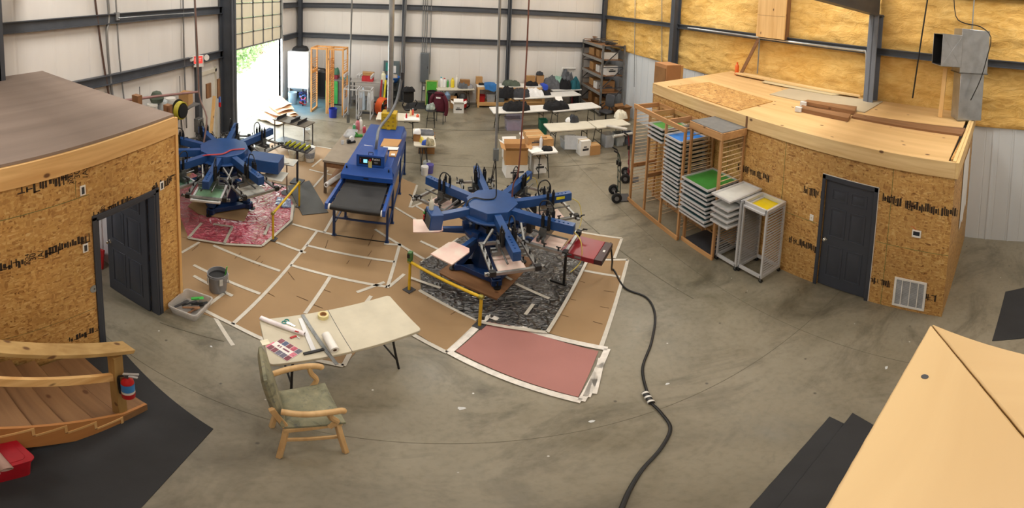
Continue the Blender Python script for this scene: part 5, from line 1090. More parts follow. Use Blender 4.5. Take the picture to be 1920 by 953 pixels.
for k in range(4):
    screen('%s screen from the top in the middle bay of the open wooden rack%s' % (ORD[k], ', green mesh' if k == 0 else ''), ((X0+X1)/2-.04, (ys[1]+ys[2])/2, zl[-1]-.083*1-.088*k), 0, .74, .56, m_sg if k == 0 else m_sd, 'screens in the middle bay')
for k in range(17):
    screen('%s screen from the top in the right bay of the open wooden rack%s' % (ORD[k], ', blue mesh' if k == 0 else ''), ((X0+X1)/2-.04+.01*(k % 3), (ys[2]+ys[3])/2, zl[-1]-.083*2+.018-.083*k), 0, .74, .56, m_sb if k == 0 else m_sd, 'screens in the right bay')
# second wooden rack with grey top board
T2 = 2.5; yb2 = (5.34, 4.5); XB0, XB1 = 4.66, 5.27
t = thing('wooden_screen_rack', 'taller wooden screen rack with a grey top board', 'rack')
zl2 = [.2+.088*k for k in range(25)]
ladders(t, yb2, XB0, XB1, zl2, .0095, P((210, 180, 140), .6), m_rack, .05, T2-.1)
obj('top_frame', MB().ring(XB0-.05, XB1+.03, yb2[1]-.05, yb2[0]+.03, T2-.13, T2, .03), m_racky, t, .003); obj('top_board', MB().b(XB0-.03, XB1+.01, yb2[1]-.03, yb2[0]+.01, T2-.002, T2+.012), P((112, 112, 112), .7, 0, .1), t)
obj('bottom_rail', MB().b(XB0-.05, XB0-.02, yb2[1]-.04, yb2[0]+.03, 0, .09), m_racky, t, .003); obj('bottom_rail', MB().b(XB1, XB1+.03, yb2[1]-.04, yb2[0]+.03, 0, .09), m_racky, t)
obj('base_board', MB().b(XB0-.02, XB1, yb2[1], yb2[0], .02, .05), m_dgrey, t)
for k in range(9):
    screen('%s screen from the top of the protruding stack under the grey topped rack%s' % (ORD[k], ', green mesh' if k == 0 else ''), (4.86-.03*(k % 3 == 1), (yb2[0]+yb2[1])/2, zl2[14]+.015-.088*k), 0, .84, .76, m_sg if k == 0 else P((70, 104, 108), .4, 0, .1, 5), 'protruding screens')
lgt = MB()
for k, (w, h) in enumerate(((.3, .02), (.22, .05), (.26, .02), (.16, .06))): lgt.b(-w/2, w/2, -.16+.09*k, -.16+.09*k+h, .0085, .0095)
# aluminium carts
def cart(label, ya, yb_, xa, xb, h):
    t = thing('aluminium_rack', label, 'rack cart'); proto = None; an = MB().b(0, 0, 0, 0, 0, 0)
    for y in (ya, yb_):
        for x in (xa, xb):
            p_ = obj('post', MB().b(x-.018, x+.018, y-.018, y+.018, .09, h), m_alu, t, .002)
        for k in range(22):
            z = .2+.055*k
            if proto is None: proto = obj('runner', MB().b(xa, xb, -.014, .014, -.003, .003), m_alu, t); proto.location = (0, y, z)
            else: inst(proto, 'runner', t, (0, y, z))
        obj('top_bar', MB().b(xa-.02, xb+.02, y-.02, y+.02, h-.06, h), m_alu, t, .002); obj('base_bar', MB().b(xa-.02, xb+.02, y-.02, y+.02, .09, .15), m_alu, t, .002)
    for x in (xa, xb): obj('top_bar', MB().b(x-.02, x+.02, yb_, ya, h-.07, h), m_alu, t, .002); obj('base_bar', MB().b(x-.02, x+.02, yb_, ya, .09, .15), m_alu, t, .002)
    for x in (xa, xb):
        for y in (ya, yb_):
            w = obj('caster', MB().cyl((x-.014, y, .037), (x+.014, y, .037), .037, n=16), m_blk, t); obj('fork', MB().b(x-.022, x+.022, y-.014, y+.014, .04, .1), m_mach, w)
    return t
cart('aluminium screen cart holding pale screens next to the grey topped rack', 4.44, 3.97, 4.72, 5.24, 1.45)
cart('aluminium screen cart with a yellow screen, nearest the grey door', 3.93, 3.43, 4.76, 5.26, 1.45)
m_sw = P((206, 206, 202), .45, 0, .06, 5)
for k in range(5): screen('%s pale screen from the top of the left aluminium cart' % ORD[k], (4.86, 4.205, 1.4+.002-.11*k if k else 1.465), 0, .86, .43 if k else .46, m_sw, 'pale screens')
screen('yellow meshed screen on top of the right aluminium cart', (5.0, 3.68, 1.355), 0, .58, .455, P((226, 200, 20), .4, 0, .05), None)
# hand trucks
def hand_truck(label, x, y, rz, c):
    t = thing('hand_truck', label, 'hand truck', (x, y, 0), rz)
    fr = MB()
    for s_ in (-1, 1): fr.tube([(s_*.15, 0, .1), (s_*.15, .03, .6), (s_*.15, .06, 1.05), (s_*.12, .1, 1.2)], .014, 8, 3)
    obj('frame', fr, c, t)
    for z in (.25, .5, .75, 1.0): obj('cross_bar', MB().cyl((-.15, .03+.03*z, z), (.15, .03+.03*z, z), .011, n=8), c, t)
    obj('toe_plate', MB().b(-.2, .2, -.28, .02, .012, .024), m_dgrey, t)
    for s_ in (-1, 1):
        w = obj('wheel', MB().lathe((0, 0, 0), [(.05, -.03), (.1, -.038), (.128, -.02), (.128, .02), (.1, .038), (.05, .03)], 22).xf(Matrix.Translation((s_*.24, .1, .128)) @ Matrix.Rotation(PI/2, 4, 'Y')), m_blkr, t)
        obj('wheel_hub', MB().cyl((s_*.24-.045, .1, .128), (s_*.24+.045, .1, .128), .055, n=16), m_grey, w)
        obj('handle_grip', MB().cyl((s_*.12, .1, 1.2), (s_*.12, .22, 1.26), .02, n=10), m_blk, t)
    obj('axle', MB().cyl((-.24, .1, .128), (.24, .1, .128), .012, n=8), m_grey, t)
    pieces('strap_block', MB().box((-.13, .06, .95), (.07, .07, .1)).box((.13, .06, .88), (.07, .07, .1)), m_blk, t)
    return t
p = G(1160, 372); hand_truck('dark green hand truck standing left of the open wooden rack', p.x, p.y, math.radians(72), P((46, 60, 54), .4, .2))
p = G(1186, 350); hand_truck('red framed hand truck half behind the open wooden rack', p.x+.12, p.y+.42, math.radians(60), P((120, 34, 40), .4, .2))
# ================================================================ BACK AREA TABLES
def table_from(label, q4, L=None, Wd=None, top=m_wht, legm=m_machd, z=.74, group=None, fold=False):
    P4 = [G(u, v, z) for u, v in q4]; c_ = sum(P4, Vector())/4; c_.y = min(c_.y, 16.42); d_ = (P4[1]-P4[0])+(P4[2]-P4[3])
    L = L or d_.length/2; e_ = ((P4[3]-P4[0]).length+(P4[2]-P4[1]).length)/2
    t = folding_table(label, c_, L, Wd or e_, math.atan2(d_.y, d_.x), top, legm, group, z, fold); t['_c'] = list(c_); del t['_c']; return t
table_from('white folding table with black shirts at its left end, middle row', [(920,200.6),(1022,196.4),(1030,207.3),(922.8,212)])
table_from('white folding table with one black shirt at its left end, middle row', [(1029,198),(1115.7,191),(1121,201),(1032,209)])
table_from('white folding table in the row nearest the wooden bench', [(958,177),(1078.8,170),(1087,178),(961,185)], Wd=.78)
table_from('cream folding table with a grey cap on it, nearest row', [(1021.7,231),(1104,227),(1113,239),(1028.4,246.7)], top=m_cream)
table_from('cream folding table with a white bundle, right end of the nearest row', [(1106,226.5),(1166,221),(1179.5,233),(1115.7,240.5)], top=m_cream)
table_from('white folding table pointing at the camera with cartons on it', [(981.4,248),(1025,246),(1035,285.5),(989.8,288)], L=None, top=m_wht)
table_from('white table of bottles against the back wall', [(815,154.5),(884,153.5),(885,161),(822,161)], Wd=.7, top=m_cream)
table_from('white table under the mixed heap of clothes by the back wall', [(1024,157.5),(1075,156),(1080,163),(1026,165)], Wd=.7)
table_from('white table with bottles behind the far end of the dryer', [(712,210.5),(789,213),(786,227),(702,222.5)], top=m_cream)
table_from('narrow white table of cartons and rags right of the dryer', [(777,241),(815,241),(813,274),(773,273)], top=m_cream)
# wooden bench
b0, b1 = Vector((1.75, 16.1, 0)), Vector((4.95, 16.75, 0))
t = thing('wooden_workbench', 'long pine workbench with white top at the back wall', 'workbench')
obj('bench_top', MB().b(1.72, 5.0, 16.1, 16.78, .86, .9), m_wht, t, .004); obj('apron', MB().b(1.74, 4.98, 16.1, 16.14, .76, .86), m_pine_x, t); obj('lower_shelf', MB().b(1.74, 4.98, 16.12, 16.76, .16, .2), m_pine_x, t); obj('shelf_rail', MB().b(1.74, 4.98, 16.1, 16.13, .08, .2), m_pine_x, t)
for x in (1.8, 3.3, 4.9):
    for y in (16.15, 16.73): obj('leg', MB().b(x-.045, x+.045, y-.045, y+.045, 0, .86), m_pine_z, t, .004)
# dryer side work table
t4 = [G(u, v, .85) for u, v in ((610, 296), (668, 240), (700, 243), (664, 301))]
t = thing('packing_table', 'worn brown topped table left of the blue dryer', 'table')
xa, xb, ya_, yb_ = -2.68, -2.02, 7.85, 10.35
obj('table_top', MB().b(xa, xb, ya_, yb_, .8, .85), P((150, 138, 122), .45, .1, .1, 3), t, .004); obj('apron', MB().b(xa+.02, xb-.02, ya_+.03, yb_-.03, .68, .8), m_brownw, t); obj('lower_shelf', MB().b(xa+.05, xb-.05, ya_+.05, yb_-.05, .2, .23), m_brownw, t)
for x in (xa+.05, xb-.05):
    for y in (ya_+.06, yb_-.06): obj('leg', MB().b(x-.03, x+.03, y-.03, y+.03, 0, .8), P((116, 104, 92), .4, .5), t)
for i, (y, lb) in enumerate(((8.15, 'upright white paper roll nearest the dryer mouth under the packing table'), (8.4, 'second upright white paper roll under the packing table'))):
    t = thing('paper_roll', lb, 'paper roll', (-2.2, y, .231)); obj('roll_body', MB().cyl((0, 0, 0), (0, 0, .44), .06, n=18), m_paper, t); obj('core', MB().cyl((0, 0, .435), (0, 0, .4405), .025, n=12), m_card, t)
t = roll('paper_roll', 'white paper tube poking out under the packing table', 'paper roll', (-2.3, 8.6, .295), (-2.56, 7.75, .295), .06, m_paper)
# ---------------- small goods
def bottle(label, loc, r, h, col, cap, cat='bottle', group=None, nm='bottle'):
    t = thing(nm, label, cat, loc, 0, group)
    obj('body', MB().lathe((0, 0, 0), [(r*.9, 0), (r, .01), (r, h*.7), (r*.75, h*.8), (r*.4, h*.86), (r*.38, h*.9)], 14), P(col, .4, 0, .05), t); obj('cap', MB().cyl((0, 0, h*.9), (0, 0, h), r*.45, n=12), P(cap, .4), t); return t
def carton(label, loc, d, rz, col=None, op=False, group=None, printed=False, name='cardboard_box'):
    t = thing(name, label, 'box', loc, rz, group); L, Wd, H = d; c_ = col or m_card
    m = MB(); th = .006
    m.b(-L/2, L/2, -Wd/2, Wd/2, 0, th)
    m.b(-L/2, L/2, -Wd/2, -Wd/2+th, th, H).b(-L/2, L/2, Wd/2-th, Wd/2, th, H).b(-L/2, -L/2+th, -Wd/2+th, Wd/2-th, th, H).b(L/2-th, L/2, -Wd/2+th, Wd/2-th, th, H)
    if not op: m.b(-L/2, L/2, -Wd/2, Wd/2, H-th, H)
    obj('carton', m, c_, t)
    if op:
        for s_ in (-1, 1):
            obj('flap', MB().box((s_*(L/2+.06), 0, H+.03), (.15, Wd-.01, .005), 0, 0, -s_*.5), c_, t); obj('flap', MB().box((0, s_*(Wd/2+.05), H+.05), (L-.01, .14, .005), 0, s_*.8), c_, t)
    else: obj('packing_tape', MB().b(-L/2-.001, L/2+.001, -.025, .025, H*.75, H+.0015), P((202, 176, 130), .4), t)
    if printed: obj('printing', MB().b(-L*.3, L*.3, -Wd/2-.002, -Wd/2, H*.35, H*.5).b(-L*.2, L*.1, -Wd/2-.002, -Wd/2, H*.56, H*.64), m_dgrey, t)
    return t
def cloth_mesh(sx, sy, h, seed, n=22, lump=1.0, droop=None):
    m = MB()
    for i in range(n+1):
        for j in range(n+1):
            a_, b_ = -1+2*i/n, -1+2*j/n; d_ = (a_*a_*a_*a_+b_*b_*b_*b_)**.25
            ang = math.atan2(b_, a_); rr_ = 1+.18*noise.noise(Vector((math.cos(ang)*1.3, math.sin(ang)*1.3, seed*3.1)))
            sc_ = max(abs(a_), abs(b_)); nr = (a_*a_+b_*b_)**.5; f_ = sc_/nr if nr > 1e-6 else 1; f_ = .55*f_+.45
            x, y = a_*f_*rr_*sx/2, b_*f_*rr_*sy/2
            e = max(0, 1-sc_**4); z = h*(e**.6)*(.75+.45*noise.fractal(Vector((x*5, y*5, seed)), .8, 2.1, 4)*lump) + .012*(1-e)
            w_ = noise.ridged_multi_fractal(Vector((x*7, y*7, seed+4)), .9, 2, 3, 1, 2)*.012*e
            z += w_
            if droop and y < -droop: z -= (-droop-y)*1.6; y = -droop-(-droop-y)*.25
            m.v.append((x, y, max(z, .004) if not droop else z))
    for i in range(n):
        for j in range(n):
            k = i*(n+1)+j; m.f.append((k, k+n+1, k+n+2, k+1))
    o = len(m.v); m.v += [(x, y, z-.02 if droop else min(z-.003, .002)) for x, y, z in m.v]
    for i in range(n):
        for j in range(n):
            k = o+i*(n+1)+j; m.f.append((k, k+1, k+n+2, k+n+1))
    b = [i*(n+1) for i in range(n+1)]+[n*(n+1)+j for j in range(1, n+1)]+[i*(n+1)+n for i in range(n-1, -1, -1)]+[j for j in range(n-1, 0, -1)]
    for p_, q_ in zip(b, b[1:]+b[:1]): m.f.append((p_, q_, q_+o, p_+o))
    return m
_cs = [0]
def cloth(label, loc, sx, sy, h, mat, rz=0, cat='shirt', name='folded_shirt', lump=1.0, group=None, droop=None):
    _cs[0] += 1; return one(name, label, cat, cloth_mesh(sx, sy, h*1.2, _cs[0], lump=lump*.8, droop=droop), mat, loc, rz, group)
def on(u, v, z): p_ = G(u, v, z); return (p_.x, min(p_.y, 16.5), z+.001)
# shirts on the table rows
t = cloth('black shirt pile draped on the left table of the middle row', on(961, 205, .74), .78, .62, .26, m_blackcl, .1)
t2 = cloth('second black shirt pile touching the first on the middle row', on(979, 204, .74), .52, .6, .24, m_blackcl, .2)
t = cloth('black shirt with a white square print, right table of the middle row', on(1042, 203, .74), 1.05, .62, .24, m_blackcl, .1)
p_ = on(1046, 194, .74); one('white_label', 'white square print card on the black shirt of the middle row', 'label', MB().box((0, 0, 0), (.3, .012, .26), 0, -.9), m_wht, (p_[0]-.08, p_[1]-.35, .98), .1)
cloth('pile of black shirts at the left end of the row before the bench', on(948, 181, .74), .8, .7, .34, m_blackcl)
cloth('pile of dark grey shirts in the row before the bench', on(975, 180, .74), .9, .7, .28, m_dkcl)
cloth('heap of white shirts in the row before the bench', on(1000, 178, .74), .95, .7, .24, m_whitecl)
cloth('small black shirt right of the white heap', on(1020, 176, .74), .62, .6, .12, m_blackcl)
cloth('dark olive shirt pile on the wooden bench', (3.35, 16.42, .901), .85, .6, .2, m_olive)
cloth('black shirts at the right end of the wooden bench', (4.35, 16.4, .901), .62, .5, .15, m_blackcl)
cloth('bright blue shirt hanging over the front edge of the wooden bench', (2.35, 16.31, .93), .62, .8, .05, m_bluecl, 0, droop=.26)
cloth('small blue cloth hanging off the right end of the bench', (4.93, 16.27, .93), .3, .7, .04, P((52, 84, 200), .9, 0, .1), 0, droop=.22)
cloth('small dark cloth at the left end of the wooden bench', (1.95, 16.45, .901), .3, .3, .06, m_blackcl)
hp = [(5.35, 16.5, .9, .5, m_greycl, 'grey camouflage clothes at the left of the mixed heap'), (5.75, 16.62, .62, .5, P((150, 190, 176), .9, 0, .2), 'mint green cloth at the back of the mixed heap'), (6.05, 16.4, .6, .42, m_blackcl, 'black cloth in front of the mixed heap'), (6.2, 16.62, .75, .66, m_greycl, 'grey shirts on top of the mixed heap'), (6.55, 16.4, .55, .42, m_tealcl, 'teal and lime cloth at the right of the mixed heap')]
for x, y, s_, h, m_, lb in hp: cloth(lb, (x, y, .742), s_, .52, h, m_, rnd.uniform(-.3, .3), 'clothes', 'clothes_pile', .9)
cloth('dark grey cap in a bag on the near cream table', on(1076, 228, .74), .36, .3, .2, m_dkcl, 0, 'cap', 'cap')
cloth('white plastic bag beside the grey cap', on(1066, 228, .74), .22, .2, .12, m_whitecl, 0, 'bag', 'plastic_bag')
cloth('cream bundle on the right end table', on(1164, 221, .74), .5, .4, .22, m_creamcl, 0, 'cloth', 'cloth_bundle')
cloth('grey jumper on the white table of bottles', on(866, 155, .74), .5, .5, .28, m_greycl)
cloth('second grey garment right of the jumper on the bottle table', on(877, 155, .74), .35, .4, .16, P((150, 150, 156), .95, 0, .15, 8, .4, 26))
# bench shelf totes
def tote(label, loc, d, rz, mat, lid=None, fill=None, group=None, name='storage_tote'):
    t = thing(name, label, 'tote', loc, rz, group); obj('tub', tote_mesh(*d), mat, t)
    if lid: obj('lid', MB().prism(rrect(d[0]*1.08, d[1]*1.08, .06), d[2], d[2]+.02).prism(rrect(d[0]*.9, d[1]*.9, .05), d[2]+.015, d[2]+.035), lid, t, .004)
    if fill: obj('contents', cloth_mesh(d[0]*.8, d[1]*.8, d[2]*.55, rnd.randint(1, 99)).xf(Matrix.Translation((0, 0, .02))), fill, t)
    return t
tote('red bag tote at the left of the bench shelf', (1.98, 16.42, .201), (.3, .36, .26), 0, m_red)
tote('grey clear tote in the middle of the bench shelf', (2.4, 16.42, .201), (.4, .42, .34), 0, m_cloud, fill=m_dkcl)
tote('darker grey tote with a teal cloth on the bench shelf', (2.85, 16.42, .201), (.4, .42, .36), 0, P((104, 116, 124), .4), fill=m_tealcl)
tsh = {1076: -.16, 1135: .1, 1158: .06}
for u, v, d, lb, m_, f_ in ((963, 243, (.66, .46, .42), 'lilac tote with pink cloth under the middle row', m_purp, m_pink), (963, 220, (.7, .46, .36), 'lilac tote further back under the left middle table', m_purp, m_dkcl), (1076, 277, (.56, .44, .34), 'clear tote with a tilted lid under the near cream table', m_cloud, m_tealcl), (1135, 275, (.38, .42, .42), 'clear tote under the right end table', m_cloud, m_dkcl), (1158, 272, (.34, .4, .4), 'pale tote with pink papers next to the clear tote', P((170, 176, 178), .4), m_pink), (1178, 268, (.45, .42, .34), 'dark lidded tote at the foot of the open wooden rack', P((88, 96, 112), .4), None)):
    p_ = G(u, v, 0); tote(lb, (p_.x+tsh.get(u, 0), p_.y+.06, 0), d, .05, m_, fill=f_)
p_ = G(1076, 277); one('tote_lid', 'clear plastic tote lid tilted against the tote under the near cream table', 'lid', MB().box((0, 0, .3), (.8, .03, .42), 0, -.4, .12), m_cloud, (p_.x-.12, p_.y-.44, .03), .05)
p_ = G(1017, 250); tote('dark green bin under the left end of the near cream table', (p_.x, p_.y, 0), (.3, .34, .5), 0, P((30, 90, 70), .4))
for u, v, d, lb, col, op, pr_ in ((1098, 293, (.36, .36, .46), 'white carton in front of the near cream table', m_wht, False, True), (1117, 292, (.36, .34, .3), 'small brown carton right of the white carton', m_card, False, False), (968, 332, (.62, .5, .34), 'white printed carton under the open brown box', m_wht, False, True), (1012, 326, (.38, .4, .42), 'white carton under the table that points at the camera', m_wht, False, True), (960, 303, (.46, .46, .46), 'white open carton left of the table that points at the camera', m_wht, True, False)):
    p_ = G(u, v, 0); carton(lb, (p_.x, p_.y+.22, 0), d, .05, col, op, printed=pr_)
p_ = G(968, 332); carton('open brown carton on the white printed carton', (p_.x, p_.y+.22, .343), (.62, .48, .4), -.08, m_card, True)
for u, v, d, lb, pr_ in ((998, 258, (.52, .36, .16), 'brown carton at the far end of the table that points at the camera', False), (1003, 270, (.56, .4, .22), 'brown carton with a printed mark on the table that points at the camera', True), (1024, 272, (.3, .36, .2), 'brown carton at the right edge of the table that points at the camera', False)):
    p_ = G(u, v, .74); carton(lb, (p_.x+.02, p_.y+.05, .742), d, .06, m_card, False, printed=pr_)
bottle('white spray bottle on the table that points at the camera', on(1014, 276, .74), .045, .3, (226, 226, 230), (240, 240, 240))
one('paper_stack', 'white papers at the near end of the table that points at the camera', 'paper', MB().box((0, 0, .012), (.36, .3, .02), .3), m_paper, on(1003, 283, .74)); cloth('black cloth at the near end of the table that points at the camera', on(1026, 281, .74), .3, .24, .08, m_blackcl)
# right of right end table
one('cardboard_tube', 'pale tube lying across the right end table', 'tube', MB().cyl(on(1138, 236, .79), on(1176, 243, .79), .05, n=14), P((206, 200, 190), .6))
one('cardboard_tube', 'white tube lying on the totes by the open wooden rack', 'tube', MB().cyl(G(1150, 256, .46), G(1185, 250, .42), .05, n=14), P((206, 204, 198), .6))
# office chairs, stool
def office_chair(label, loc, rz, cl=m_blk):
    t = thing('office_chair', label, 'chair', loc, rz); ped = MB()
    for k in range(5): a_ = 2*PI*k/5; ped.bar((0, 0, .1), (.3*math.cos(a_), .3*math.sin(a_), .06), .05, .035); 
    obj('base', ped.cyl((0, 0, .08), (0, 0, .42), .03), m_blk, t)
    for k in range(5): a_ = 2*PI*k/5; obj('caster', MB().cyl((.3*math.cos(a_)-.02, .3*math.sin(a_), .03), (.3*math.cos(a_)+.02, .3*math.sin(a_), .03), .03, n=10), m_blk, t)
    obj('seat', MB().prism(rrect(.5, .5, .1), .42, .5), cl, t, .03); obj('backrest', MB().prism(rrect(.46, .5, .12), -.03, .03).xf(Matrix.Translation((0, .28, .85)) @ Matrix.Rotation(PI/2-.12, 4, 'X')), cl, t, .02); obj('back_stem', MB().bar((0, .2, .44), (0, .28, .7), .06, .03), m_blk, t)
    for s_ in (-1, 1): obj('armrest', MB().tube([(s_*.24, .1, .46), (s_*.29, .08, .6), (s_*.28, -.05, .68), (s_*.28, .18, .7)], .022, 8), m_blk, t)
    return t
p_ = G(768, 226); office_chair('black office chair with a jacket behind the white bottle table', (p_.x, p_.y, 0), math.radians(20))
cloth('black printed jacket over the back of the black office chair', (p_.x-.1, p_.y+.25, 1.02), .5, .3, .16, m_blackcl, .3, 'jacket', 'jacket')
p_ = G(1143, 240); office_chair('dark office chair behind the right end table', (p_.x+.1, p_.y+.6, 0), math.radians(-60), m_dgrey)
p_ = G(807, 240); t = thing('round_stool', 'round black stool carrying caps next to the maroon hoodie', 'stool', (p_.x, p_.y+.15, 0)); obj('seat', MB().lathe((0, 0, 0), [(.0, .58), (.2, .58), (.22, .6), (.2, .64), (0, .65)], 22), m_blk, t)
for k in range(4): a_ = PI/4+PI/2*k; obj('leg', MB().cyl((.14*math.cos(a_), .14*math.sin(a_), .58), (.22*math.cos(a_), .22*math.sin(a_), 0), .012, n=8), m_blk, t)
obj('foot_ring', MB().tube([(.18*math.cos(2*PI*k/16), .18*math.sin(2*PI*k/16), .26) for k in range(17)], .01, 6, 1), m_blk, t)
cloth('cream and teal cap on the round stool', (p_.x-.02, p_.y+.13, .652), .36, .32, .2, P((156, 168, 160), .9, 0, .35, 9), 0, 'cap', 'cap')
hd = thing('hooded_sweatshirt', 'maroon hoodie draped over a chair back beside the round stool', 'hoodie', (p_.x+.3, p_.y+.5, 0), -.3)
hb_ = MB(); nn = 20
for i in range(nn+1):
    z = .5+.62*i/nn
    for k in range(24):
        a_ = 2*PI*k/24; w = .3*(1-.35*(i/nn)**3)*(1+.1*noise.noise(Vector((math.cos(a_)*2, math.sin(a_)*2, z*3)))); d_ = .13*(1-.5*(i/nn)**4); hb_.v.append((w*math.cos(a_), d_*math.sin(a_), z))
for i in range(nn):
    for k in range(24): hb_.f.append((i*24+k, i*24+(k+1) % 24, (i+1)*24+(k+1) % 24, (i+1)*24+k))
hb_.f += [tuple(range(23, -1, -1)), tuple(range(nn*24, nn*24+24))]
obj('torso', hb_, m_maroon, hd); obj('sleeve', MB().tube([(.2, -.05, 1.05), (.32, -.08, .85), (.34, -.1, .55), (.3, -.1, .38)], .07, 12), m_maroon, hd); obj('sleeve', MB().tube([(-.2, -.05, 1.05), (-.3, -.08, .9), (-.28, -.1, .65)], .07, 12), m_maroon, hd); obj('chest_print', MB().box((0, -.12, .98), (.18, .02, .05)), m_wht, hd); obj('hood', MB().tube([(-.16, .04, 1.06), (-.1, -.06, 1.12), (.1, -.06, 1.12), (.16, .04, 1.06)], .06, 10), m_maroon, hd)
ch = MB()
for x in (-.18, .18):
    for y in (.0, .32): ch.cyl((x, y, 0), (x, y, .45), .014, n=8)
obj('chair_frame', ch.b(-.22, .22, -.06, .38, .44, .48), m_blk, hd)
# ---------------- goods on the tables
for u, v, r, h, c1, c2, lb in ((664,246,.05,.2,(70,150,100),(230,230,230),'short green topped bottle at the back of the packing table'), (671,243,.07,.3,(208,120,130),(40,40,42),'pink labelled jar with black lid on the packing table'), (676,243,.055,.34,(236,236,234),(236,236,234),'tall white bottle on the packing table'), (683,249,.05,.2,(190,70,90),(240,240,240),'small red labelled bottle on the packing table')):
    p_ = G(u, v, .85); x_ = min(max(p_.x, -2.6), -2.1); y_ = min(p_.y, 10.2); bottle(lb, (x_, y_, .851), r, h, c1, c2, group=None)
t = thing('tape_dispenser', 'black and white tape dispenser on the packing table', 'tape dispenser', (-2.3, 9.1, .851), .6); obj('body', MB().b(-.12, .12, -.04, .04, 0, .05).b(-.12, -.02, -.04, .04, .05, .09), m_blk, t, .006); obj('tape_reel', MB().cyl((.02, -.03, .11), (.02, .03, .11), .065, n=18), m_wht, t)
t = thing('tape_gun', 'green tape gun behind the tape dispenser', 'tape gun', (-2.2, 9.6, .851), .3); obj('body', MB().b(-.12, .1, -.05, .05, 0, .06), m_green, t, .01); obj('handle', MB().bar((-.02, 0, .04), (-.1, 0, .12), .04, .03), m_green, t)
one('plastic_cup', 'small clear cup on the packing table', 'cup', MB().lathe((0, 0, 0), [(.035, 0), (.05, .09), (.045, .09), (.032, .006), (0, .006)], 16), m_cloud, (-2.5, 8.95, .851)); one('clear_tray', 'clear plastic tray at the back of the packing table', 'tray', tote_mesh(.3, .5, .08), m_cloud, (-2.45, 9.65, .851))
for u, v, r, h, c1, c2, lb in ((770,217,.04,.2,(230,200,150),(220,210,190),'tan bottle on the white table behind the dryer'), (774,216,.035,.22,(220,90,70),(230,230,230),'red spray bottle on the white table behind the dryer'), (762,222,.03,.16,(190,30,50),(190,30,50),'small red bottle at the left of the papers behind the dryer'), (783,220,.05,.1,(226,100,60),(226,100,60),'orange tub on the white table behind the dryer')):
    bottle(lb, on(u, v, .74), r, h, c1, c2)
one('paper_sheet', 'white papers on the white table behind the dryer', 'paper', MB().box((0, 0, .006), (.5, .34, .008), .2), m_paper, on(772, 223, .74))
for u, v, r, h, c1, c2, lb in ((827,158,.09,.42,(236,236,236),(90,180,200),'white bottle with teal top on the back wall table'), (833,158,.085,.38,(228,228,230),(200,60,60),'white bottle with red top on the back wall table'), (839,157,.05,.32,(60,150,70),(40,120,60),'slim green bottle on the back wall table'), (847,154,.09,.4,(224,200,50),(224,200,50),'yellow jug on the back wall table'), (854,153,.06,.52,(236,234,228),(236,234,228),'tall white tube on the back wall table')):
    bottle(lb, on(u, v, .74), r, h, c1, c2)
carton('small brown carton behind the jumper on the back wall table', on(868, 152, .74), (.46, .3, .34), 0, m_cardD); carton('pair of flat brown cartons between bottle table and bench', (1.85, 16.62, .901), (.3, .26, .3), 0, m_card); carton('brown carton at the back right of the wooden bench', (4.35, 16.66, .901), (.42, .22, .36), 0, m_card); carton('second brown carton at the back right of the wooden bench', (4.82, 16.66, .901), (.36, .22, .4), 0, m_card)
cloth('dark cap on the brown cartons of the bench', (4.8, 16.64, 1.303), .36, .24, .14, m_dkcl, 0, 'cap', 'cap')
# right-of-dryer table goods
cloth('grey sweatshirt flattened on the far end of the narrow table', on(797, 250, .74), .55, .42, .07, m_greycl); carton('brown carton on the narrow table right of the dryer', on(782, 262, .74), (.2, .3, .18), 0, m_cardD)
cloth('white cloth on the carton of the narrow table', (*on(782, 262, .74)[:2], .925), .22, .24, .1, m_whitecl, 0, 'cloth', 'cloth'); cloth('yellow cloth on the narrow table', on(790, 266, .74), .1, .3, .12, P((226, 206, 90), .9), .4, 'cloth', 'cloth'); cloth('blue bundle on the narrow table', on(796, 271, .74), .16, .14, .1, P((60, 90, 180), .9), 0, 'cloth', 'cloth'); cloth('patterned bundle at the near corner of the narrow table', on(806, 271, .74), .26, .24, .14, P((170, 160, 130), .9, 0, .4, 14), 0, 'cloth', 'cloth')
p_ = G(800, 295); carton('large brown carton under the narrow table', (p_.x-.02, p_.y+.5, 0), (.5, .5, .5), 0, m_cardD)
for u, v, c_, lb, z in ((796, 328, (226, 226, 226), 'white pail under the near end of the narrow table', 0), (806, 324, (90, 84, 160), 'purple pail with pink rim under the narrow table', 0), (800, 318, (206, 212, 214), 'white pail with teal lid behind the purple pail', 0)):
    p_ = G(u, v, 0); bucket(lb, (p_.x, p_.y, 0), .1, .24, c_, lid=True)
# ---------------- electrical panel on back wall etc.
t = thing('electrical_panel', 'tall grey electrical panel on the back wall', 'electrical panel', (-.73, D-.11, .0)); obj('cabinet', MB().b(-.2, .2, -.1, .1, .88, 2.1), P((116, 122, 128), .45, .2, .05), t, .006); obj('cover', MB().b(-.17, .17, -.108, -.1, .92, 2.06), P((104, 110, 116), .45, .2, .05), t, .003); obj('latch', MB().b(.13, .15, -.118, -.106, 1.45, 1.55), m_blk, t)
for i, x in enumerate((-.13, -.03, .07, .25)): one('mounted_conduit', ['conduit rising from the left of the electrical panel', 'conduit rising from the middle of the electrical panel', 'conduit rising from the right of the electrical panel', 'conduit passing right beside the electrical panel'][i], 'conduit', MB().cyl((-.73+x, D-.09, 2.102 if i < 3 else 1.2), (-.73+x, D-.09, 7.3), .022), m_pole)
for i, x in enumerate((-.1, .08)): one('mounted_conduit', ['conduit dropping from the left of the electrical panel', 'conduit dropping from the right of the electrical panel'][i], 'conduit', MB().cyl((-.73+x, D-.09, 0), (-.73+x, D-.09, .879), .022), m_pole)
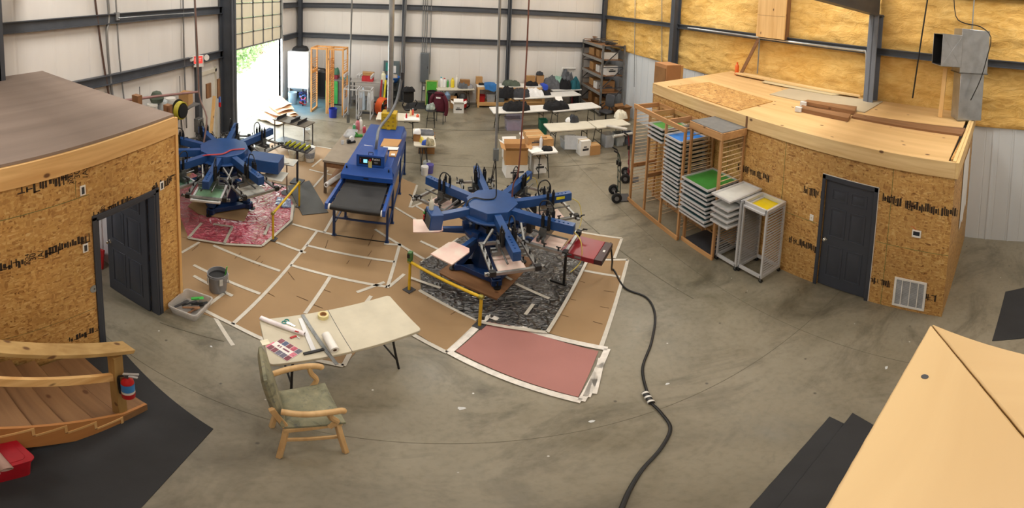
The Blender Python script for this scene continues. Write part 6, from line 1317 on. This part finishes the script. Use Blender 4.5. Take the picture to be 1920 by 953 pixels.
t = thing('outlet_box', 'small grey outlet box under the electrical panel', 'outlet', (-.74, D-.15, .6)); obj('box', MB().b(-.07, .07, -.03, .03, -.12, .12), m_grey, t); obj('cover_plate', MB().b(-.04, .04, -.036, -.03, -.08, .08), m_wht, t)
t = thing('large_screen', 'tall pale framed screen with green top leaning at the back wall', 'screen', (-.36, 16.2, 0)); fr_ = MB().ring(-.28, .28, 0, 1.05, -.02, .02, .05).xf(Matrix.Rotation(PI/2-.12, 4, 'X')); obj('frame', fr_, P((176, 182, 110), .5), t); obj('mesh', MB().b(-.24, .24, .04, 1.0, -.004, .004).xf(Matrix.Rotation(PI/2-.12, 4, 'X')), P((80, 170, 60), .4), t)
t = thing('trash_bin', 'black bag lined bin in front of the green topped screen', 'bin', (-.32, 15.85, 0)); obj('bag', MB().lathe((0, 0, 0), [(.16, 0), (.19, .1), (.2, .55), (.24, .68), (.21, .7), (.18, .5), (0, .4)], 18), m_blk, t, .0); obj('bin_body', MB().lathe((0, 0, 0), [(.155, .0), (.185, .1), (.19, .5)], 18), m_blkr, t)
one('rubber_mat', 'black floor mat along the back wall below the electrical panel', 'mat', MB().b(-1.5, -.5, 15.6, 16.6, 0, .012), m_rub)
t = thing('shop_vacuum', 'red and black shop vacuum under the back wall table', 'vacuum', (1.06, 15.92, 0)); obj('tank', MB().lathe((0, 0, 0), [(.18, .06), (.2, .1), (.2, .42), (.19, .44)], 20), m_red, t); obj('motor_head', MB().lathe((0, 0, 0), [(.2, .44), (.19, .5), (.12, .6), (.1, .62), (0, .63)], 20), m_blk, t); obj('hose', MB().tube([(.15, -.1, .3), (.3, -.1, .2), (.25, .05, .05), (.0, .25, .05)], .025, 8), m_blk, t)
for k in range(4): obj('caster', MB().cyl((.17*math.cos(k*PI/2+.7), .17*math.sin(k*PI/2+.7)-.02, .03), (.17*math.cos(k*PI/2+.7), .17*math.sin(k*PI/2+.7)+.02, .03), .03, n=10), m_blk, t)
t = thing('gas_cylinder', 'small blue canister under the back wall table', 'canister', (.36, 16.0, 0)); obj('body', MB().lathe((0, 0, 0), [(.13, .3), (.15, .34), (.15, .55), (.08, .62), (.05, .66), (0, .66)], 16), P((110, 136, 166), .4), t); obj('stand', MB().lathe((0, 0, 0), [(.2, 0), (.16, .3)], 4), m_creamcl, t)
cloth('dark tangle of cords under the back wall table', (.75, 16.55, 0), .4, .3, .4, m_blackcl, 0, 'cords', 'cord_tangle'); carton('brown carton beside the shop vacuum', (.66, 16.0, 0), (.3, .3, .34), 0, m_card, True); carton('white carton with paper in front of the back wall table', (.86, 15.4, 0), (.44, .4, .36), 0, m_wht, True, printed=True)
one('step_stool', 'small cream step stool under the back wall table', 'stool', MB().b(-.2, .2, -.15, .15, .3, .33).bar((-.18, -.12, .3), (-.22, -.16, 0), .05, .03).bar((.18, -.12, .3), (.22, -.16, 0), .05, .03).bar((-.18, .12, .3), (-.22, .16, 0), .05, .03).bar((.18, .12, .3), (.22, .16, 0), .05, .03), m_cream, (.2, 15.75, 0)) if False else None
# ================================================================ BACK LEFT CORNER
t = thing('washout_booth', 'tall white washout booth in the back left corner', 'booth', (-6.42, 15.5, 0), .12); t.scale = (1, 1, 1.06)
obj('cabinet', MB().b(-.5, .5, -.4, .4, .55, 2.0), P((226, 232, 238), .45, 0, .04), t, .01); obj('side_panel', MB().b(.5, .508, -.3, .36, .6, 1.9), P((206, 220, 230), .4), t); obj('funnel_base', MB().add([(-.45, -.36, .55), (.45, -.36, .55), (.45, .36, .55), (-.45, .36, .55), (-.2, -.1, .35), (.2, -.1, .35), (.2, .1, .35), (-.2, .1, .35)], [(0,1,5,4),(1,2,6,5),(2,3,7,6),(3,0,4,7),(4,5,6,7)]), P((206, 220, 230), .4), t)
for x in (-.45, .45):
    for y in (-.35, .35): obj('leg', MB().bar((x, y, .55), (x*1.02, y*1.02, 0), .05, .05), P((216, 226, 234), .4), t)
cloth('dark rags on top of the washout booth', (-6.42, 15.5, 2.124), .8, .5, .18, m_blkr, .1, 'rags', 'rag_heap')
bucket('pale blue bucket in front of the washout booth', (-6.5, 14.75, 0), .2, .5, (160, 190, 206), content=m_wht)
t = thing('hose_bundle', 'red and blue hoses coiled in front of the washout booth', 'hose', (-5.95, 14.65, 0))
for k in range(5): obj('hose_coil', MB().tube([(.16*math.cos(q*PI/6+k), .1*math.sin(q*PI/6), .12+.1*k+.06*math.sin(q)) for q in range(13)], .02, 6, 2), (m_red, P((40, 70, 170), .5), m_pink, P((60, 120, 200), .5), m_navy)[k], t)
obj('stand', MB().cyl((0, 0, 0), (0, 0, .7), .03), m_blk, t)
t = thing('drying_cabinet', 'dark cabinet behind the white booth', 'cabinet', (-5.5, 16.3, 0)); obj('body', MB().b(-.28, .28, -.3, .3, .0, 1.2), m_dgrey, t, .01); obj('door', MB().b(-.26, .26, -.31, -.3, .1, 1.15), m_blkr, t); obj('boom_arm', MB().bar((-.6, -.3, 1.35), (.1, -.2, 1.3), .05, .05).cyl((.1, -.2, 1.2), (.1, -.2, 1.3), .03), m_blk, t)
def tall_rack(t, xa, xb, y0_, y1_, top, n, w, pm, rm, r):
    proto = None
    for x in (xa, xb):
        for y in (y0_, y1_): obj('post', MB().b(x-w/2, x+w/2, y-w/2, y+w/2, 0, top), pm, t)
        for k in range(n):
            z = .3+(top-.7)*k/(n-1)
            if proto is None: proto = obj('rung', MB().cyl((0, y0_, 0), (0, y1_, 0), r, n=6), rm, t); proto.location = (x, 0, z)
            else: inst(proto, 'rung', t, (x, 0, z))
    for x in (xa, xb): obj('top_rail', MB().b(x-w/2, x+w/2, y0_, y1_, top, top+w), pm, t)
    for y in (y0_, y1_): obj('top_rail', MB().b(xa-w/2, xb+w/2, y-w/2, y+w/2, top, top+w), pm, t); 
    for x in (xa, xb): obj('base_rail', MB().b(x-w/2, x+w/2, y0_, y1_, .0, .07), pm, t); obj('mid_rail', MB().b(x-w/2-.01, x+w/2+.01, y0_, y1_, 1.5, 1.6), pm, t)
m_op = wood('orange_pine', (206, 140, 74), (232, 182, 118), 'z', .9)
t = thing('wooden_screen_rack', 'tall empty pine screen rack by the back wall, left of two joined', 'rack'); tall_rack(t, -5.3, -4.62, 14.0, 14.7, 2.42, 20, .06, m_op, m_op, .012)
t = thing('wooden_screen_rack', 'tall empty pine screen rack by the back wall, right of two joined', 'rack'); tall_rack(t, -4.54, -3.92, 14.0, 14.7, 2.42, 20, .06, m_op, m_op, .012)
t = thing('aluminium_rack', 'empty aluminium screen rack, left one behind the conduit drop', 'rack'); tall_rack(t, -3.8, -3.27, 13.75, 14.35, 1.05, 18, .04, m_alu, m_alu, .012)
t = thing('aluminium_rack', 'empty aluminium screen rack, right one next to the orange fan', 'rack'); tall_rack(t, -3.19, -2.7, 13.75, 14.35, 1.05, 18, .04, m_alu, m_alu, .012)
p_ = G(627, 217); bucket('royal blue bucket in front of the tall pine racks', (p_.x, p_.y-.2, 0), .17, .34, (30, 50, 150))
t = thing('metal_cabinet', 'grey machine cabinet with a green panel behind the pine racks', 'cabinet', (-4.55, 15.6, 0)); obj('body', MB().b(-.5, .5, -.35, .35, .05, 1.05), m_grey, t, .01); obj('green_panel', MB().b(-.52, .05, -.4, -.36, .08, 1.0), P((70, 180, 92), .45), t); obj('base', MB().b(-.48, .48, -.33, .33, 0, .05), m_blk, t)
carton('dark red box on the grey machine cabinet', (-4.75, 15.6, 1.052), (.34, .4, .16), 0, P((130, 30, 50), .6)); cloth('green net bundle on the red box of the machine cabinet', (-4.75, 15.6, 1.215), .4, .36, .26, P((70, 120, 100), .8), 0, 'net', 'net_bundle'); cloth('teal rag on the right of the machine cabinet', (-4.25, 15.6, 1.052), .4, .4, .16, P((70, 130, 130), .8), 0, 'cloth', 'cloth')
t = thing('utility_table', 'grey steel table behind the aluminium racks', 'table', (-3.0, 15.6, 0)); obj('table_top', MB().b(-.95, .95, -.35, .35, 1.0, 1.04), P((170, 168, 164), .4, .3), t)
for x in (-.9, .9):
    for y in (-.3, .3): obj('leg', MB().b(x-.025, x+.025, y-.025, y+.025, 0, 1.0), m_grey, t)
obj('lower_shelf', MB().b(-.92, .92, -.32, .32, .3, .33), m_grey, t)
carton('red box on the grey steel table behind the racks', (-3.2, 15.6, 1.042), (.5, .34, .24), 0, P((196, 50, 56), .6)); carton('tan lid box stacked on the red box', (-3.2, 15.6, 1.284), (.52, .36, .1), 0, m_card); bottle('cream bottle on the grey steel table behind the racks', (-2.5, 15.6, 1.042), .11, .4, (216, 216, 190), (230, 220, 190))
for x, c_, lb in ((-3.35, (196, 212, 226), 'pale blue sheet bundle under the grey steel table'), (-2.95, (226, 230, 232), 'white plastic sheet hanging behind the aluminium racks')): cloth(lb, (x, 15.05, 0), .36, .26, .75, P(c_, .6), 0, 'sheet', 'plastic_sheet')
for x, r, h, c1, c2, lb in ((-2.72, .12, .4, (90, 40, 40), (40, 36, 36), 'dark red can on the floor behind the right aluminium rack'), (-2.48, .12, .42, (236, 238, 236), (230, 230, 230), 'white jug on the floor behind the right aluminium rack'), (-2.2, .12, .46, (226, 232, 230), (226, 232, 230), 'second white jug on the floor by the dark drum')): bottle(lb, (x, 14.9, 0), r, h, c1, c2, 'jug', nm='jug')
one('rubber_mat', 'dark floor mat behind the aluminium racks', 'mat', MB().b(-3.3, -2.1, 14.45, 14.72, 0, .012), m_rub)
t = thing('steel_drum', 'black drum with a blue funnel lid against the back wall', 'drum', (-2.2, 16.3, 0)); obj('drum_body', MB().lathe((0, 0, 0), [(.28, 0), (.29, .02), (.28, .04), (.28, .28), (.295, .3), (.28, .32), (.28, .58), (.295, .6), (.28, .62), (.28, .88), (.29, .9)], 24), P((34, 40, 46), .4), t); obj('blue_funnel', MB().lathe((0, 0, 0), [(.2, .9), (.3, 1.0), (.38, 1.12), (.36, 1.12), (.2, .98), (0, .95)], 24), P((26, 100, 196), .4), t); obj('paper_label', MB().box((-.05, -.285, .55), (.12, .012, .16), .1), m_wht, t)
t = thing('parts_panel', 'grey green upright panel with gloves behind the drum', 'panel', (-2.3, 16.78, 0)); obj('panel_board', MB().b(-.38, .38, -.04, .04, .0, 1.7), P((100, 112, 114), .5), t); obj('notice', MB().b(0, .22, -.046, -.04, 1.2, 1.5), m_wht, t); obj('glove', MB().box((-.2, -.06, 1.45), (.14, .04, .35), .0), P((50, 140, 130), .7), t)
cloth('tan cloth on the blue funnel lid', (-2.1, 16.25, 1.1), .34, .3, .14, P((170, 160, 150), .9), 0, 'cloth', 'cloth')
fn = thing('floor_fan', 'large orange drum fan on the floor by the right aluminium rack', 'fan', (-2.3, 14.3, 0), -.5)
obj('drum', MB().lathe((0, 0, 0), [(.3, -.16), (.34, -.14), (.34, .14), (.3, .16), (.31, .15), (.31, -.15), (.3, -.16)], 28, False).xf(Matrix.Translation((0, 0, .38)) @ Matrix.Rotation(PI/2, 4, 'Y')), m_orange, fn); 
for k in range(6): obj('blade', MB().box((0, .15, 0), (.02, .26, .12), 0, 0, .5).xf(Matrix.Translation((0, 0, .38)) @ Matrix.Rotation(k*PI/3, 4, 'X')), m_dgrey, fn)
obj('hub', MB().cyl((-.06, 0, .38), (.06, 0, .38), .07, n=14), m_dgrey, fn); obj('foot', MB().b(-.15, .15, -.25, .25, .012, .05), m_orange, fn)
gr = MB()
for k in range(5): gr.tube([(.15, (.06+.06*k)*math.cos(q*PI/8), .38+(.06+.06*k)*math.sin(q*PI/8)) for q in range(17)], .004, 5, 1)
obj('guard', gr, m_blkr, fn)
for x, c_, lb in ((-2.38, (226, 210, 30), 'yellow pole tool leaning beside the orange fan'), (-2.55, (160, 30, 40), 'red pole tool leaning beside the orange fan')): one('pole_tool', lb, 'pole', MB().bar((x, 14.95, 0), (x+.05, 15.2, 1.2), .07, .05), P(c_, .5))
# ================================================================ PALLET RACK IN BACK RIGHT CORNER
r0, r1, r2 = Vector((7.0, 14.3, 0)), Vector((7.0, 16.7, 0)), Vector((8.1, 14.3, 0))
t = thing('pallet_rack', 'tall grey pallet rack loaded with cartons in the back right corner', 'rack')
for y in (14.35, 16.65):
    for x in (7.02, 8.12): obj('upright', MB().b(x-.04, x+.04, y-.035, y+.035, 0, 2.9), P((120, 118, 116), .5, .4, .15, 8), t)
    br_ = MB()
    for k in range(3): br_.bar((7.02, y, .25+.9*k), (8.12, y, 1.1+.9*k), .035, .035); br_.bar((7.02, y, 1.15+.85*k), (8.12, y, 1.15+.85*k), .03, .03)
    obj('end_brace', br_, m_dgrey, t)
for z in (.2, .95, 1.65, 2.3, 2.85):
    for x in (7.02, 8.12): obj('shelf_beam', MB().b(x-.025, x+.025, 14.38, 16.62, z-.1, z), P((150, 148, 144), .5, .4, .15, 8), t)
    obj('shelf_deck', MB().b(7.05, 8.1, 14.38, 16.62, z-.02, z), m_brownw, t)
rr = random.Random(21); lv = ['bottom', 'second', 'third', 'fourth', 'top']; ps = ['near end', 'middle', 'far end']
for li, z in enumerate((.2, .95, 1.65, 2.3)):
    for k, y in enumerate((14.75, 15.4, 16.1)):
        tilt = rr.uniform(-.16, .16); c_ = carton('carton on the %s shelf of the pallet rack, %s' % (lv[li], ps[k]), (7.55+rr.uniform(-.04, .04), y, z+.003), (rr.uniform(.45, .7), rr.uniform(.35, .5), rr.uniform(.26, .46)), tilt, [m_card, m_cardD, m_wht, m_brownw][rr.randrange(3 if li else 2)], False, 'cartons on the pallet rack', rr.random() < .4)
for k, (y, lb) in enumerate(((14.9, 'dark scrap frames piled at the near end on top of the pallet rack'), (15.7, 'grey metal parts in the middle on top of the pallet rack'), (16.3, 'boards piled at the far end on top of the pallet rack'))):
    mb = MB()
    for q in range(7): mb.box((rr.uniform(-.25, .25), rr.uniform(-.25, .25), .02+.028*q), (rr.uniform(.3, .8), rr.uniform(.05, .2), .025), rr.uniform(0, 3))
    one('scrap_pile', lb, 'scrap', mb, [m_dgrey, m_mach, m_brownw][k], (7.55, y, 2.855))
carton('brown carton on the floor before the pallet rack', (7.75, 13.6, 0), (.5, .5, .5), .1, m_cardD, True); carton('small brown carton behind the one before the pallet rack', (8.05, 14.0, 0), (.35, .3, .32), 0, m_card)
t = thing('hand_cart', 'dark board with red edge leaning left of the pallet rack', 'board', (6.72, 16.62, 0)); obj('board', MB().box((0, 0, .5), (.35, .04, 1.0), 0, -.1), m_blkr, t); obj('red_edge', MB().box((-.2, 0, .5), (.06, .05, 1.0), 0, -.1), m_dred, t)
one('bent_pipe', 'white bent pipe on the back wall left of the pallet rack', 'pipe', MB().tube([(6.75, D-.06, 1.55), (6.1, D-.06, 1.55), (6.03, D-.06, 1.45), (6.03, D-.06, .0)], .03, 8, 4), m_wht)
# ================================================================ ROOF OF THE RIGHT ROOM
def zr(x): return HR+(HRw-HR)*(x-XR+.03)/(RW-.1-XR+.03)
def Gr(u, v, dz=0):
    z = HR
    for _ in range(12):
        p_ = G(u, v, z); z = min(zr(min(p_.x, RW-.15)), HRw)+dz
    return G(u, v, z)
ra = math.atan2(HRw-HR, RW-.1-XR)
def on_roof(name, label, cat, pts, t_, mat, z0=.002, group=None):
    P4 = [Gr(u, v) for u, v in pts]; mb = MB(); n = len(P4)
    P4 = [Vector((min(p_.x, RW-.2), p_.y, 0)) for p_ in P4]
    a_ = sum(P4[i].x*P4[(i+1) % n].y-P4[(i+1) % n].x*P4[i].y for i in range(n))
    if a_ < 0: P4 = P4[::-1]
    mb.v = [(p_.x, p_.y, zr(p_.x)+z0) for p_ in P4]+[(p_.x, p_.y, zr(p_.x)+z0+t_) for p_ in P4]
    mb.f = [tuple(range(n-1, -1, -1)), tuple(range(n, 2*n))]+[(k, (k+1) % n, n+(k+1) % n, n+k) for k in range(n)]
    return one(name, label, cat, mb, mat, group=group)
on_roof('strand_board', 'loose strand board sheet lying near the front edge of the right deck', 'board', [(1252,163),(1330,155),(1449,191),(1383,208)], .014, m_osb)
on_roof('drywall_sheet', 'large grey drywall sheet in the middle of the right deck', 'board', [(1443,178),(1480,167),(1665,187),(1621,212)], .016, P((186, 172, 146), .8, 0, .05, 2))
on_roof('drywall_sheet', 'thin pale sheet at the back of the right deck in front of the foam', 'board', [(1428,156),(1447,150),(1588,177),(1560,181)], .012, P((204, 188, 150), .8, 0, .05, 2), .022)
on_roof('lumber_board', 'long pale board along the back of the right deck', 'lumber', [(1378,142),(1386,139),(1620,181),(1612,186)], .04, m_pale_y, .04)
on_roof('lumber_board', 'second long pale board behind the first on the right deck', 'lumber', [(1452,146),(1460,144),(1625,176),(1620,180)], .04, m_pale_y)
on_roof('lumber_board', 'short brown timber with a tag, upper of the pair on the right deck', 'lumber', [(1506,198),(1514,195),(1606,208),(1602,217)], .07, m_brownw, .02)
on_roof('lumber_board', 'short brown timber with a tag, lower of the pair on the right deck', 'lumber', [(1496,209),(1504,204),(1595,221),(1590,229)], .07, m_brownw)
on_roof('lumber_board', 'long thin brown timber lying towards the duct on the right deck', 'lumber', [(1596,222),(1603,216),(1810,244),(1803,256)], .035, m_brownw)
for u, v, lb in ((1506, 200, 'white paper tag on the upper brown timber'), (1497, 210, 'white paper tag on the lower brown timber')): p_ = Gr(u, v); one('paper_tag', lb, 'tag', MB().box((0, 0, .05), (.1, .13, .085), .3), P((220, 220, 222), .6), (p_.x, p_.y, zr(p_.x)+.002))
a_ = Gr(1406, 139); a_.x = min(a_.x, RW-.35); a_.z = zr(a_.x)+.003; b_ = GX(1430, 58, RW-.2); one('lumber_board', 'brown timber leaning against the foam wall behind the right deck', 'lumber', MB().bar(a_, b_, .04, .09), m_brownw)
p_ = Gr(1401, 138); p_.x = min(p_.x, RW-.4); bottle('orange spray can at the back of the right deck', (p_.x, p_.y, zr(p_.x)+.004), .06, .34, (226, 104, 40), (226, 90, 30))
# tall carton behind the left end of the deck
carton('tall brown carton standing beyond the far end of the right room', (6.55, 8.35, 0), (.62, .6, 0), 0, m_cardD) if False else None
t = thing('tall_carton', 'tall brown carton standing beyond the far end of the right room', 'box', (6.95, 9.35, 0), .0); q0 = G(1228, 118, 3.0)
hT = GY(1240, 121, 9.2).z; obj('carton', MB().b(-.3, .26, -.34, .34, 0, hT), P((178, 128, 84), .85, 0, .08, 2), t); obj('corner_board', MB().b(.27, .36, -.34, -.26, 0, hT-.02), m_pine_z, t); obj('dark_side_flap', MB().b(-.32, -.302, -.3, .3, .2, hT-.1), m_cardD, t)  # flap on the carton's side is darker card
# ply electrical board on foam
p0, p1 = GX(1428, 0, RW-.22), GX(1475, 75, RW-.22); t = thing('plywood_box', 'plywood backing box fixed high on the foam wall', 'panel'); obj('panel_face', MB().b(RW-.36, RW-.32, p1.y, p0.y, p1.z, 5.3), m_pale_z, t); obj('box_side', MB().b(RW-.32, RW-.13, p1.y, p1.y+.03, p1.z, 5.3).b(RW-.32, RW-.13, p0.y-.03, p0.y, p1.z, 5.3).b(RW-.32, RW-.13, p1.y, p0.y, p1.z, p1.z+.03), m_brownz, t); obj('panel_seam', MB().b(RW-.362, RW-.36, p1.y, p0.y, p1.z+.55, p1.z+.555), m_brownz, t)
wall_run('conduit', 'silver conduit along the foam wall girt', 'conduit', [(1290, 52), (1420, 70), (1622, 96)], .028, m_galv, RW-.25)
wall_run('conduit', 'thin conduit dropping beside the plywood box on the foam wall', 'conduit', [(1428, -20), (1425, 60), (1420, 138)], .02, m_pole, RW-.24)
wall_run('conduit', 'silver conduit end bending down to the deck beside the steel column', 'conduit', [(1618, 96), (1624, 102), (1622, 172)], .022, m_galv, RW-.27)
for i, (u0, u1, v1, lb) in enumerate(((1191, 1189, 163, 'thin conduit drop on the white liner nearest the pallet rack'), (1241, 1241, 116, 'thin conduit drop above the tall brown carton'))): wall_run('conduit', lb, 'conduit', [(u0, -20), (u1, v1)], .016, m_pole, RW-.13)
wall_run('cable', 'dark cable hanging down the foam wall between column and duct', 'cable', [(1742, -20), (1725, 90), (1711, 184)], .018, m_blk, RW-.28)
wall_run('cable', 'looping brown cable hanging over the duct', 'cable', [(1788, -20), (1792, 30), (1810, 44), (1838, 50), (1858, 70), (1850, 110), (1838, 150), (1820, 188)], .01, m_blk, RW-.95)
# HVAC duct
p_ = Gr(1800, 212); dx_, dy_ = RW-.6, .74
du = thing('air_duct', 'galvanised sheet metal duct rising from the right deck with a black open mouth', 'duct', (dx_, dy_, zr(dx_)), .5); du.scale = (1.22, 1.22, 1.06)
hd_ = 1.62
obj('riser', MB().b(-.17, .17, -.22, .22, 0, .85), m_galv, du, .004); obj('elbow', MB().b(-.2, .2, -.26, .26, .85, hd_), m_galv, du, .006)
mo = MB(); a0, a1, z0_, z1_ = .0, .46, .95, 1.5
mo.b(-.2-.38, -.2, -.3, -.285, z0_, z1_).b(-.2-.38, -.2, .285, .3, z0_, z1_).b(-.2-.38, -.2, -.285, .285, z0_, z0_+.015).b(-.2-.38, -.2, -.285, .285, z1_-.015, z1_)
obj('outlet_sleeve', MB().b(-.26, .26, .26, .27, z0_, z1_).b(-.26, .26, .26, .62, z0_, z0_+.012).b(-.26, .26, .26, .62, z1_-.012, z1_).b(-.26, -.248, .26, .62, z0_, z1_).b(.248, .26, .26, .62, z0_, z1_), m_galv, du, .003)
obj('dark_liner', MB().b(-.245, .245, .3, .31, z0_+.013, z1_-.013).b(-.247, -.243, .31, .615, z0_+.013, z1_-.013).b(.243, .247, .31, .615, z0_+.013, z1_-.013).b(-.245, .245, .31, .615, z0_+.012, z0_+.016), m_blk, du)
cr = MB()
for s_ in (-1, 1): cr.bar((-.262, .28, z0_+.03 if s_ > 0 else z1_-.03), (-.262, .6, z1_-.03 if s_ > 0 else z0_+.03), .004, .008)
obj('cross_break', cr, m_galv, du); obj('standing_seam', MB().b(-.21, .21, -.27, .27, .84, .86), m_mach, du); obj('duct_hanger', MB().cyl((0, 0, hd_), (0, 0, 4.5), .012), m_galv, du)
a_ = Gr(1771, 208); a_.x = min(a_.x, RW-.75); a_.z = zr(a_.x)+.003; one('lumber_prop', 'pale lumber prop under the black mouth of the duct', 'lumber', MB().bar(a_, (dx_-.1, dy_+.5, zr(dx_)+.945), .04, .09), m_pale_z)
